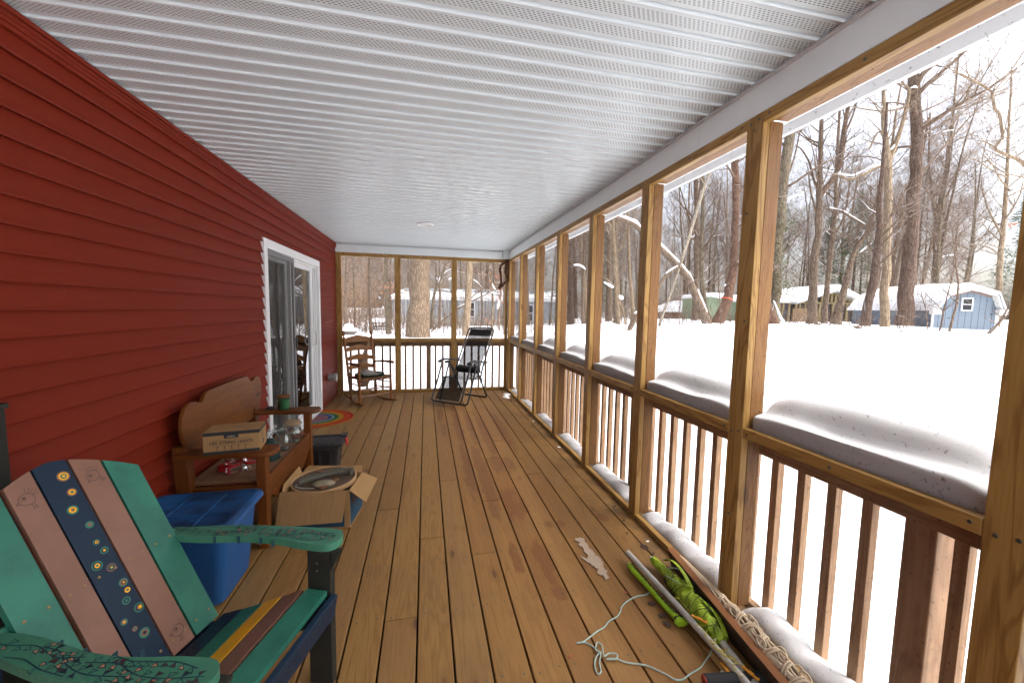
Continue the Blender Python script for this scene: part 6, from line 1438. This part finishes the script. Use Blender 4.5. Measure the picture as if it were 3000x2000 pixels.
qm = NT('mottled_cushion'); vv = qm.vor(qm.obj(), 26)[1]; zz_ = qm.sep(qm.obj())[2]; top = qm.math('GREATER_THAN', zz_, .447)
g_ = qm.n('RGBToBW'); qm.put(g_.inputs[0], vv); CUSH = qm.fin(qm.mix(top, (.012, .035, .028), qm.mix(qm.ramp(g_.outputs[0], .35, .65), (.30, .27, .23), qm.mix(qm.ramp(g_.outputs[0], .5, .52), (.22, .09, .05), (.03, .06, .05)))), .9, .1)
mb.build('pad', CUSH, cu, smooth='auto'); mb = MB()
mb.tube(spline([(-.20, -.2, .43), (-.26, -.235, .44), (-.28, -.25, .41), (-.285, -.255, .37)], 4), .006, 6); mb.build('tie', m_plain('green_tie', (.012, .03, .025), .9), cu, smooth=True)
mb = MB(); rgc = random.Random(8)
cloth(mb, (.0, -.03, .455), .09, .11, .05, 8.2); o = mb.build('scarf', m_plain('grey_knit', (.27, .24, .22), .95), smooth=True); o.location = (.62, 6.33, 0); o.rotation_euler = (0, 0, rz_); tag(o, 'rumpled grey cloth lying on the rocking chair cushion', 'cloth')
bg_ = thing('tote_bag', 'tan cloth bag hanging by its strap from the rocking chair back', 'bag', (.63, 6.34, 0), rz_)
CAN = m_plain('tan_canvas', (.36, .25, .17), .9)
mb = MB(); vs_ = []; n_ = 10
prof = [(.70, .02, .03), (.64, .05, .05), (.55, .075, .06), (.42, .095, .065), (.32, .105, .065), (.25, .115, .06), (.20, .10, .05), (.16, .05, .03)]
for z_, wy, wx in prof:
    for j in range(n_): a = 2 * pi * j / n_; vs_.append((-.44 + wx * .8 * cos(a), .115 + wy * sin(a) * (1 + .15 * noise.noise(Vector((a, z_ * 4, 1)))), z_))
mb.add(vs_, [(i * n_ + j, i * n_ + (j + 1) % n_, (i + 1) * n_ + (j + 1) % n_, (i + 1) * n_ + j) for i in range(len(prof) - 1) for j in range(n_)] + [tuple(range(n_)), tuple((len(prof) - 1) * n_ + j for j in range(n_))])
mb.build('bag_body', CAN, bg_, smooth=True)
mb = MB(); 
for dy, dx in ((.0, 0), (.035, -.02)):
    pts = spline([(-.43 + dx, .10 + dy, .69), (-.40 + dx, .17 + dy * .4, .85), (-.378, .215, .985), (-.392, .225, .985), (-.44 + dx, .20 + dy, .85), (-.47 + dx, .15 + dy, .68)], 5)
    for a, b in zip(pts, pts[1:]): mb.bar(a, b, .022, .003, (1, 0, .1))
mb.build('strap', CAN, bg_)

# ------------------------------------------------------------------ reclining lounge chair
TUB = m_plain('black_steel_tube', (.022, .024, .027), .3, .0, .5)
ZR0 = Vector((2.09, 6.24, 0)); zf = Vector((-.63, -.777, 0))
zg = thing('recliner_chair', 'black folding recliner chair of steel tube and mesh in the far right corner', 'recliner chair', ZR0, math.atan2(zf.y, zf.x))
HWD = .25; zg.scale = (1.1, 1.1, 1.08)
def utube(pl, pr, rad, nm, nside=10, corner=.05):
    "U of tube: pl (left leg points, top to bottom) and the mirrored right leg joined at the bottom"
    mb = MB(); a = [Vector(p_) for p_ in pl]; b = [Vector((p_.x, -p_.y, p_.z)) for p_ in reversed(a)]
    mid = []; e0, e1 = a[-1], b[0]; d0 = (a[-2] - a[-1]).normalized() * corner; dm_ = (e1 - e0).normalized() * corner
    pts = a[:-1] + [e0 + d0, e0 + d0 * .35 + dm_ * .15, e0 + d0 * .08 + dm_ * .45, e0 + dm_] + [e1 - dm_, e1 + d0 * .08 - dm_ * .45, e1 + d0 * .35 - dm_ * .15, e1 + d0] + b[1:]
    mb.tube(pts, rad, nside); return mb.build(nm, TUB, zg, smooth='auto', angle=60)
utube([(.05, HWD - .01, .575), (.17, HWD - .01, .28), (.29, HWD - .01, .013)], None, .0125, 'front_leg')
utube([(.08, HWD - .03, .585), (-.10, HWD - .03, .30), (-.29, HWD - .03, .013)], None, .0125, 'rear_leg')
utube([(.22, HWD - .005, .585), (.33, HWD - .005, .33), (.47, HWD - .005, .065)], None, .0125, 'foot_frame')
utube([(-.06, HWD - .02, .33), (-.13, HWD - .02, .50), (-.31, HWD - .02, .80), (-.47, HWD - .02, 1.07)], None, .0125, 'back_frame', corner=.07)
for s_ in (-1, 1):
    mb = MB(); pts = spline([(-.24, s_ * HWD, .565), (-.10, s_ * HWD, .585), (.05, s_ * HWD, .612), (.18, s_ * HWD, .622), (.275, s_ * HWD, .60)], 5)
    vs_ = []; n_ = 10
    for i, p_ in enumerate(pts):
        t = i / (len(pts) - 1); w_ = .016 + .020 * min(1, t * 1.6); h_ = .012 + .006 * t
        for j in range(n_): a = 2 * pi * j / n_; vs_.append(p_ + Vector((0, w_ * cos(a), h_ * sin(a))))
    k_ = len(pts); mb.add(vs_, [(i * n_ + j, i * n_ + (j + 1) % n_, (i + 1) * n_ + (j + 1) % n_, (i + 1) * n_ + j) for i in range(k_ - 1) for j in range(n_)] + [tuple(range(n_)), tuple((k_ - 1) * n_ + j for j in range(n_))])
    mb.build('armrest', BLACKP, zg, smooth=True)
    mb = MB(); mb.tube([(.22, s_ * (HWD - .005), .36), (-.06, s_ * (HWD - .02), .345)], .010, 8); mb.tube([(.06, s_ * (HWD - .02), .57), (-.10, s_ * (HWD - .02), .40)], .009, 8); mb.cbox((.09, s_ * HWD, .575), (.09, .03, .035)); mb.cbox((-.11, s_ * (HWD - .03), .30), (.035, .022, .07)); mb.build('linkage', TUB, zg, smooth='auto')
def m_sling():
    q = NT('black_sling_mesh'); d = q.n('BsdfDiffuse'); q.put(d.inputs[0], (.022, .022, .024)); t = q.n('BsdfTransparent'); lw = q.n('LayerWeight'); lw.inputs['Blend'].default_value = .5
    mx = q.n('MixShader'); q.put(mx.inputs[0], q.math('MULTIPLY_ADD', lw.outputs['Facing'], .10, .84)); q.put(mx.inputs[1], t.outputs[0]); q.put(mx.inputs[2], d.outputs[0]); q.t.links.new(mx.outputs[0], q.out.inputs[0]); return q.m
SL = m_sling(); SW = .19
pts = spline([(-.465, 0, 1.055), (-.305, 0, .79), (-.135, 0, .52), (-.06, 0, .385), (.03, 0, .345), (.13, 0, .36), (.22, 0, .365), (.28, 0, .32), (.36, 0, .21), (.445, 0, .09)], 5)
mb = MB(); mb.add([(p_.x, s_ * SW, p_.z) for p_ in pts for s_ in (-1, 1)], [(2 * i, 2 * i + 1, 2 * i + 3, 2 * i + 2) for i in range(len(pts) - 1)]); mb.build('sling', SL, zg, smooth=True)
for s_ in (-1, 1):
    mb = MB(); mb.tube([(p_.x, s_ * SW, p_.z) for p_ in pts], .006, 6); mb.build('sling_hem', BLACKP, zg, smooth=True)
    mb = MB(); cz = []
    for i in range(2, len(pts) * 2 - 3):
        p_ = pts[i // 2]; cz.append(Vector((p_.x, s_ * (SW if i % 2 else HWD - .022), p_.z + .004 * (i % 2))))
    mb.tube(cz, .0022, 4); mb.build('lacing_cord', m_plain('grey_cord', (.16, .16, .16), .7), zg)
mb = MB(); 
for (i0, i1) in ((0, 3),):
    A = [pts[i0], pts[i1]]; vs_ = [(p_.x + .004, s_ * SW, p_.z) for p_ in pts[i0:i1] for s_ in (-1, 1)]; mb.add(vs_, [(2 * i, 2 * i + 1, 2 * i + 3, 2 * i + 2) for i in range(i1 - i0 - 1)])
mb.mat(1).cbox((pts[0].x + .008, 0, pts[0].z - .01), (.004, .12, .018)); mb.build('top_band', [m_plain('black_fabric', (.012, .012, .013), .9), m_plain('woven_label', (.12, .07, .08), .8)], zg)
mb = MB(); p0, p1 = pts[9], pts[14]; mb.tube(spline([(-.10, -.18, .455), (-.092, 0, .46), (-.10, .18, .455)], 5), .055, 12); o = mb.build('pillow', m_plain('black_fabric', (.012, .012, .013), .9), zg, smooth='auto')

# ------------------------------------------------------------------ vine hanging in the corner
VN = m_bark('dark_vine', (.19, .085, .048), (.085, .036, .022), 3., 0)
mb = MB(); Yv = 6.90
mb.tube([Vector((x, Yv, z)) for x, z in ((2.925, 2.372), (2.905, 2.30), (2.895, 2.24), (2.885, 2.15), (2.90, 2.09), (2.925, 2.05), (2.928, 2.005)) ], [.026, .038, .042, .040, .030, .020, .018], 9)
mb.tube(spline([(2.928, Yv, 2.005), (2.90, Yv - .02, 1.985), (2.865, Yv - .02, 1.96), (2.825, Yv - .03, 1.925), (2.775, Yv - .03, 1.86), (2.752, Yv - .03, 1.868), (2.772, Yv - .03, 1.91), (2.796, Yv - .02, 1.955), (2.792, Yv - .02, 2.02), (2.783, Yv - .02, 2.09), (2.772, Yv - .02, 2.16), (2.772, Yv - .01, 2.22), (2.80, Yv, 2.275), (2.85, Yv, 2.31), (2.91, Yv, 2.345)], 5), [.021 + .004 * sin(i * 1.3) for i in range(71)], 8)
o = mb.build('vine_wreath', VN, smooth='auto', angle=80); tag(o, 'dark twisted vine loop hanging in the far right corner', 'vine')

# ------------------------------------------------------------------ poles, flag, plank, rope along the right edge
PVC = m_paint('scuffed_white_pole', (.52, .51, .48), .45, (.30, .28, .25), .35, .7, 9)
LIME = m_paint('lime_green_nylon', (.30, .48, .015), .5, (.13, .24, .01), .3, .7, 14); LIME2 = m_paint('dull_green_nylon', (.34, .47, .03), .6, (.12, .18, .015), .3, .8, 12)
YST = m_plain('yellow_string', (.50, .40, .06), .6); MINT = m_plain('mint_twine', (.36, .47, .42), .8); BSTR = m_plain('black_netting', (.02, .025, .015), .8)
mb = MB(); mb.tube([(2.652, 2.00, .05), (2.680, 1.55, .05), (2.700, 1.1, .045), (2.712, .85, .045)], .0150, 8); o = mb.build('white_pole', PVC, smooth='auto', angle=50); tag(o, 'longest white pole lying on the deck beside the lime sleeve', 'pole', 'white poles on the deck')
mb = MB(); mb.tube([(2.752, 1.36, .034), (2.742, 1.22, .03), (2.735, 1.0, .03), (2.73, .85, .03)], .0165, 12); mb.mat(1).tube([(2.738, 1.215, .0462), (2.738, 1.213, .0475)], .005, 8); o = mb.build('white_pole', [PVC, BLACKP], smooth='auto', angle=50); tag(o, 'white pole running out of the green wrapped bundle, with a dark hole', 'pole', 'white poles on the deck')
mb = MB(); mb.tube([(2.655, 1.245, .018), (2.675, 1.1, .018), (2.69, .9, .018)], .011, 8); o = mb.build('white_pole', PVC, smooth='auto', angle=50); tag(o, 'short thin white pole nearest the camera with a yellow knot', 'pole', 'white poles on the deck')
# lime sleeve
ctr = spline([(2.626, 1.93, .022), (2.622, 1.86, .026), (2.628, 1.765, .025), (2.633, 1.65, .024), (2.646, 1.55, .024), (2.654, 1.49, .024)], 6)
mb = MB(); vs_ = []; n_ = 10
for i, p_ in enumerate(ctr):
    t = i / (len(ctr) - 1); w_ = .016 + .007 * sin(t * 9) * .5 + (.014 if t > .9 else 0); h_ = .014 + .005 * noise.noise(p_ * 20)
    for j in range(n_): a = 2 * pi * j / n_; vs_.append(p_ + Vector((w_ * cos(a), .004 * noise.noise(p_ * 40 + Vector((j, 0, 0))), h_ * sin(a) * (1 + .3 * noise.noise(p_ * 30 + Vector((0, j, 0)))))))
mb.add(vs_, [(i * n_ + j, i * n_ + (j + 1) % n_, (i + 1) * n_ + (j + 1) % n_, (i + 1) * n_ + j) for i in range(len(ctr) - 1) for j in range(n_)] + [tuple(range(n_)), tuple((len(ctr) - 1) * n_ + j for j in range(n_))])
mb.mat(1)
rgs = random.Random(6)
for i in range(2, len(ctr) - 4):
    for k_ in range(2):
        p_ = ctr[i] + Vector((.004 + .005 * rgs.random(), rgs.uniform(-.008, .008), .0165)); s1 = rgs.uniform(.003, .006); mb.cbox(p_, (s1, s1 * 1.9, .003), Matrix.Rotation(rgs.uniform(-.6, .6), 4, 'Z'))
mb.cbox(ctr[27] + Vector((0, 0, .012)), (.04, .004, .012)); mb.mat(2).tube([ctr[0] + Vector((0, .012, .0)), ctr[0] + Vector((0, -.01, 0))], .006, 8)
o = mb.build('nylon_sleeve', [LIME, BSTR, PVC], smooth='auto', angle=50); tag(o, 'bright lime nylon sleeve with black printing beside the longest white pole', 'sleeve')
# wrapped flag bundle
fl = thing('flag_bundle', 'lime green flag wrapped around a pole and tied with netting', 'flag', (2.757, 1.6, 0))
ctr = spline([(2.768, 1.915, .045), (2.772, 1.85, .045), (2.772, 1.78, .045), (2.765, 1.71, .052), (2.758, 1.63, .056), (2.752, 1.56, .058), (2.752, 1.48, .056), (2.752, 1.41, .046), (2.752, 1.35, .038)], 6)
rd_ = [.020, .023, .024, .036, .043, .041, .043, .034, .022]
mb = MB(); vs_ = []; n_ = 18; nn_ = len(ctr)
for i, p_ in enumerate(ctr):
    u = i / (nn_ - 1) * (len(rd_) - 1); j0 = min(int(u), len(rd_) - 2); r_ = rd_[j0] + (rd_[j0 + 1] - rd_[j0]) * (u - j0)
    for j in range(n_):
        a = 2 * pi * j / n_; fold = 1 + .14 * sin(a * 3 + i * .9) + .10 * sin(a * 5 - i * 1.3) + .26 * noise.noise(Vector((cos(a) * 1.6, sin(a) * 1.6, i * .42)))
        vs_.append(p_ + Vector((r_ * fold * cos(a), 0, max(-p_.z + .002, r_ * fold * sin(a)))))
mb.add(vs_, [(i * n_ + j, i * n_ + (j + 1) % n_, (i + 1) * n_ + (j + 1) % n_, (i + 1) * n_ + j) for i in range(nn_ - 1) for j in range(n_)] + [tuple(range(n_)), tuple((nn_ - 1) * n_ + j for j in range(n_))])
for i in range(6):   # loose strap
    pass
st = spline([(2.790, 1.845, .085), (2.802, 1.80, .115), (2.806, 1.74, .118), (2.80, 1.68, .112), (2.79, 1.63, .102), (2.772, 1.60, .108), (2.757, 1.63, .106)], 5)
mb.mat(1)
for a, b in zip(st, st[1:]): mb.bar(a, b, .026, .003, (.4, .2, 1))
st = spline([(2.772, 1.56, .10), (2.785, 1.50, .098), (2.79, 1.44, .09), (2.782, 1.39, .075), (2.765, 1.35, .062)], 5)
for a, b in zip(st, st[1:]): mb.bar(a, b, .024, .003, (.4, 0, 1))
mb.build('flag_cloth', [LIME2, LIME2], fl, smooth='auto', world=True, angle=60)
mb = MB()
for k_ in range(46):
    i0 = rgs.randrange(12, nn_ - 6); ph = rgs.uniform(0, 6.28); tw = rgs.uniform(-.5, .5); pp = []
    for q_ in range(9):
        i = min(nn_ - 1, i0 + q_ * .55); j = int(i); p_ = ctr[j].lerp(ctr[min(j + 1, nn_ - 1)], i - j); u = i / (nn_ - 1) * (len(rd_) - 1); j0 = min(int(u), len(rd_) - 2); r_ = (rd_[j0] + (rd_[j0 + 1] - rd_[j0]) * (u - j0)) * 1.28 + .002
        a = ph + q_ * tw; pp.append(p_ + Vector((r_ * cos(a), 0, max(-p_.z + .003, r_ * sin(a)))))
    mb.tube(pp, .0013, 4)
mb.build('netting', BSTR, fl, world=True)
mb = MB(); mb.tube([(2.768, 1.912, .045), (2.767, 1.935, .046)], .010, 10); mb.build('pole_tip', PVC, fl, world=True, smooth='auto')
mb = MB()
for k_ in range(8):
    y = 1.40 - k_ * .028 ; c1 = Vector((2.69 + .02 * rgs.random(), y, .04)); pp = []
    for q_ in range(11): a = -.2 + q_ * .36; pp.append(Vector((2.722 + .055 * cos(a + 1.2) + .01 * rgs.uniform(-1, 1), y + .03 * sin(q_ * .5 + k_), .045 + .030 * sin(a * .9) + .004 * rgs.uniform(-1, 1))))
    mb.tube(spline(pp, 3), .0014, 5)
mb.tube(spline([(2.68, 1.60, .068), (2.70, 1.585, .070), (2.715, 1.595, .06), (2.73, 1.58, .09)], 4), .0018, 5)
mb.tube(spline([(2.715, 1.42, .05), (2.708, 1.47, .06), (2.70, 1.53, .066), (2.70, 1.585, .070)], 4), .0014, 5)
o = mb.build('yellow_string', YST, smooth=True); tag(o, 'loops of thin yellow string tangled around the white poles', 'string')
for (x, y, z, rz2, lab) in ((2.705, 1.445, .074, .9, 'orange plastic line winder on the green bundle'), (2.668, 1.232, .035, .2, 'orange plastic line winder on the thin white pole'), (2.735, 1.185, .055, .5, 'orange plastic line winder nearest the camera')):
    mb = MB(); mb.box(-.035, .035, -.006, .006, 0, .006); mb.box(-.035, -.027, -.009, .009, 0, .007); mb.box(.027, .035, -.009, .009, 0, .007); mb.box(-.012, .012, -.008, .008, .001, .0085)
    o = mb.build('line_winder', m_plain('orange_plastic', (.60, .26, .02), .45), bevel=.002); o.location = (x, y, z); o.rotation_euler = (.1, .1, rz2 + 1.2); tag(o, lab, 'line winder', 'orange line winders')
# mint twine
tw = [(2.71, 1.348, .066), (2.683, 1.336, .02), (2.625, 1.308, .006), (2.587, 1.289, .006), (2.539, 1.277, .006), (2.484, 1.26, .006), (2.453, 1.269, .006), (2.439, 1.287, .006), (2.407, 1.32, .006), (2.371, 1.349, .006), (2.304, 1.374, .006), (2.264, 1.399, .008), (2.222, 1.402, .012), (2.26, 1.392, .015), (2.275, 1.411, .015), (2.244, 1.423, .014), (2.215, 1.412, .018), (2.232, 1.467, .012), (2.222, 1.49, .008), (2.197, 1.456, .012), (2.205, 1.425, .016), (2.187, 1.395, .010), (2.176, 1.358, .006), (2.158, 1.354, .006), (2.164, 1.394, .008), (2.19, 1.425, .014), (2.21, 1.43, .016), (2.203, 1.451, .010), (2.193, 1.477, .006), (2.166, 1.504, .006), (2.131, 1.508, .006), (2.167, 1.509, .008), (2.248, 1.549, .006), (2.29, 1.564, .006), (2.332, 1.594, .006), (2.38, 1.61, .006), (2.412, 1.636, .006), (2.433, 1.663, .006), (2.482, 1.693, .006), (2.546, 1.713, .006), (2.601, 1.715, .006), (2.632, 1.724, .012)]
pts = spline(tw, 7)
mb = MB()
for ph in (0, 2.09, 4.19):
    mb.tube([p_ + Vector((.0016 * cos(i * 1.15 + ph), .0016 * sin(i * 1.15 + ph) * .5, .0018 * sin(i * 1.15 + ph))) for i, p_ in enumerate(pts)], .0019, 5)
o = mb.build('twine', MINT, smooth=True); tag(o, 'knotted mint green twine looping over the deck', 'twine')
mb = MB(); mb.tube(spline([(2.775, 1.79, .075), (2.785, 1.75, .105), (2.805, 1.72, .11), (2.808, 1.69, .10)], 5), .0024, 6); mb.tube(spline([(2.74, 1.76, .06), (2.728, 1.72, .085), (2.735, 1.68, .095), (2.745, 1.65, .10)], 5), .0024, 6); o = mb.build('twine', MINT, smooth=True); tag(o, 'mint green twine tied around the flag bundle', 'twine')
# plank leaning along the sole plate
mb = MB(); a0, a1 = Vector((2.880, 1.90, .0)), Vector((2.762, .75, .0)); d_ = (a1 - a0); 
for (za, zb, xo, xi) in ((.002, .118, 0, .022),):
    up_ = Vector((-.034, 0, .113)); tk = Vector((.036, .0015, .004)); q = [a0, a1, a1 + up_, a0 + up_]; mb.add(q + [p_ + tk for p_ in q], [(0, 3, 2, 1), (4, 5, 6, 7), (0, 1, 5, 4), (1, 2, 6, 5), (2, 3, 7, 6), (3, 0, 4, 7)])
qd = NT('dirty_plank_face'); nz_ = qd.sep(qd.n('NewGeometry').outputs['Normal'])[0]; nn = qd.noise(qd.mapping(qd.obj(), (1, 3, 8)), 5, 6, .7)
q1 = qd.mix(qd.ramp(nn, .35, .7), (.11, .075, .05), (.035, .026, .02)); q2 = qd.mix(qd.ramp(nn, .3, .8, 0, .35), (.27, .115, .045), (.17, .07, .03))
PLK = qd.fin(qd.mix(qd.math('LESS_THAN', nz_, -.5), q2, q1), .7, .25)
o = mb.build('plank', PLK, bevel=.002); tag(o, 'long brown plank standing on edge along the right screen wall', 'plank')
# macrame roll between plank and sole plate
mr = thing('rope_hammock', 'rolled cream rope hammock squeezed between the plank and the screen wall', 'hammock', (2.87, 1.3, 0))
RPM = m_plain('cream_cotton_rope', (.56, .45, .32), .9)
mb = MB(); c0 = lambda y: Vector((2.902 - .072 * (1.86 - y) / .9, y, .072 + .02 * min(1, (1.86 - y) / .5)))
rr0 = lambda y: .012 + .026 * min(1, (1.86 - y) / .55)
for k_ in range(30):
    ph = k_ / 30 * 2 * pi; pp = []
    for i in range(34):
        y = 1.86 - i * .033; a = ph + .75 * sin(i * .21 + k_ * .5) + i * .02; r_ = rr0(y) * (1 + .12 * sin(i * .9 + k_ * 2.1)); c_ = c0(y)
        pp.append(c_ + Vector((r_ * .85 * cos(a), .004 * sin(k_ + i), r_ * sin(a))))
    mb.tube(pp, .0062, 6)
mb.build('rope_strand', RPM, mr, world=True, smooth=True)
mb = MB()
for k_ in range(11):
    y = 1.50 - k_ * .063; c_ = c0(y); r_ = rr0(y) * 1.22; s_ = 1 if k_ % 2 else -1
    for e2 in (-.006, .006):
        mb.tube([c_ + Vector((r_ * .9 * cos(a), s_ * .035 * (a / pi - .5) + e2, r_ * sin(a))) for a in [pi * i / 9 for i in range(10)]], .0048, 6)
for k_ in range(16):
    y = 1.40 - k_ * .042; c_ = c0(y); r_ = rr0(y) * 1.15; a = rgs.uniform(.3, 2.2); q = c_ + Vector((r_ * cos(a), 0, r_ * sin(a)))
    mb.tube([q + Vector((.011 * cos(b), .020 * sin(b), .010 * sin(b * 1.0 + 1) + .004)) for b in [i * 2 * pi / 9 for i in range(9)]], .0045, 6, closed=True)
mb.build('rope_wrap', RPM, mr, world=True, smooth=True)
# foam covered bar end
mb = MB(); mb.tube([(2.556, 1.218, .031), (2.90, 1.165, .031)], .022, 16); mb.mat(1).tube([(2.5555, 1.2182, .031), (2.549, 1.2192, .031)], .019, 16); o = mb.build('foam_bar', [m_plain('black_foam', (.02, .02, .022), .8), m_plain('red_end_cap', (.33, .03, .02), .5)], smooth='auto', angle=50); tag(o, 'black foam covered bar with a red end under the white poles', 'bar')
# ice sheet, leaves, snow crumbs on the deck
mb = MB(); ice = [(2.426, 2.266), (2.455, 2.262), (2.483, 2.249), (2.468, 2.215), (2.475, 2.193), (2.470, 2.15), (2.481, 2.118), (2.483, 2.072), (2.497, 2.03), (2.494, 2.000), (2.480, 1.964), (2.484, 1.93), (2.474, 1.905), (2.468, 1.867), (2.44, 1.862), (2.448, 1.90), (2.420, 1.914), (2.440, 1.95), (2.421, 1.985), (2.40, 2.03), (2.380, 2.075), (2.392, 2.08), (2.416, 2.045), (2.434, 2.08), (2.424, 2.12), (2.436, 2.16), (2.416, 2.189), (2.440, 2.215), (2.415, 2.24)]
jit = []
for (xa, ya), (xb, yb) in zip(ice, ice[1:] + ice[:1]):
    for k_ in range(4): t = k_ / 4; jit.append((xa + (xb - xa) * t + rgs.uniform(-.004, .004), ya + (yb - ya) * t + rgs.uniform(-.006, .006)))
mb.prism(jit, Matrix(), .0012, .007)
qi = NT('frosty_ice'); ni = qi.noise(qi.mapping(qi.obj(), (1, 3, 1)), 60, 4, .7); qi.bump(ni, .8, .006); ICE = qi.fin(qi.mix(ni, (.30, .21, .14), (.52, .42, .33)), .3, .6)
o = mb.build('ice_sheet', ICE); tag(o, 'jagged frosty sliver of ice on the deck boards', 'ice')
mb = MB()
def dleaf(x, y, s_):
    a = rgs.uniform(0, 6.28); M = Matrix.Translation((x, y, .004)) @ Matrix.Rotation(a, 4, 'Z') @ Matrix.Rotation(rgs.uniform(-.3, .3), 4, 'X')
    n = 10; mb.add([M @ Vector((s_ * cos(2 * pi * i / n) * (1 + .25 * (i % 2)), s_ * .6 * sin(2 * pi * i / n) * (1 + .3 * (i % 2)), .006 * rgs.random())) for i in range(n)], [tuple(range(n))])
for x, y, s_ in ((2.821, 2.093, .024), (2.602, 1.573, .02), (2.595, 1.524, .022), (2.595, 1.652, .02), (2.85, 2.4, .012), (2.79, 2.25, .01), (2.88, 2.6, .012), (2.84, 2.02, .012), (2.81, 1.98, .014)): mb.mat(0); dleaf(x, y, s_)
for x, y, s_ in ((2.508, 1.752, .010), (2.64, 1.35, .010), (2.08, 1.45, .012), (2.63, 1.42, .007)): mb.mat(1); dleaf(x, y, s_)
o = mb.build('leaf_litter', [m_plain('dead_leaf', (.055, .03, .02), .8), m_plain('orange_leaf', (.30, .09, .03), .7)], fixn=False); tag(o, 'dead leaf scraps scattered on the right side of the deck', kind='stuff')
mb = MB()
for (x, y, s_) in ((2.86, 6.55, .05), (2.80, 6.32, .05), (2.82, 6.42, .045), (2.88, 4.9, .012), (2.89, 3.9, .014), (2.88, 2.15, .008)):
    M = Matrix.Translation((x, y, 0)) @ Matrix.Rotation(rgs.uniform(0, 6), 4, 'Z') @ Matrix.Scale(1.7, 4, (0, 1, 0)); mb.lathe([(s_, .0005), (s_ * .8, s_ * .25), (s_ * .3, s_ * .4), (.0005, s_ * .42)], 9, M, False, True)
o = mb.build('snow_crumbs', SNOWL, smooth='auto'); tag(o, 'crumbs of snow blown onto the deck by the screens', kind='stuff')
# black post at the left edge of the view
mb = MB(); mb.box(.022, .060, 1.555, 1.655, 0, 1.115); mb.box(.018, .066, 1.548, 1.662, 1.115, 1.135); o = mb.build('black_board', CHAR, bevel=.004); tag(o, 'black board standing against the red wall at the left edge', 'board')
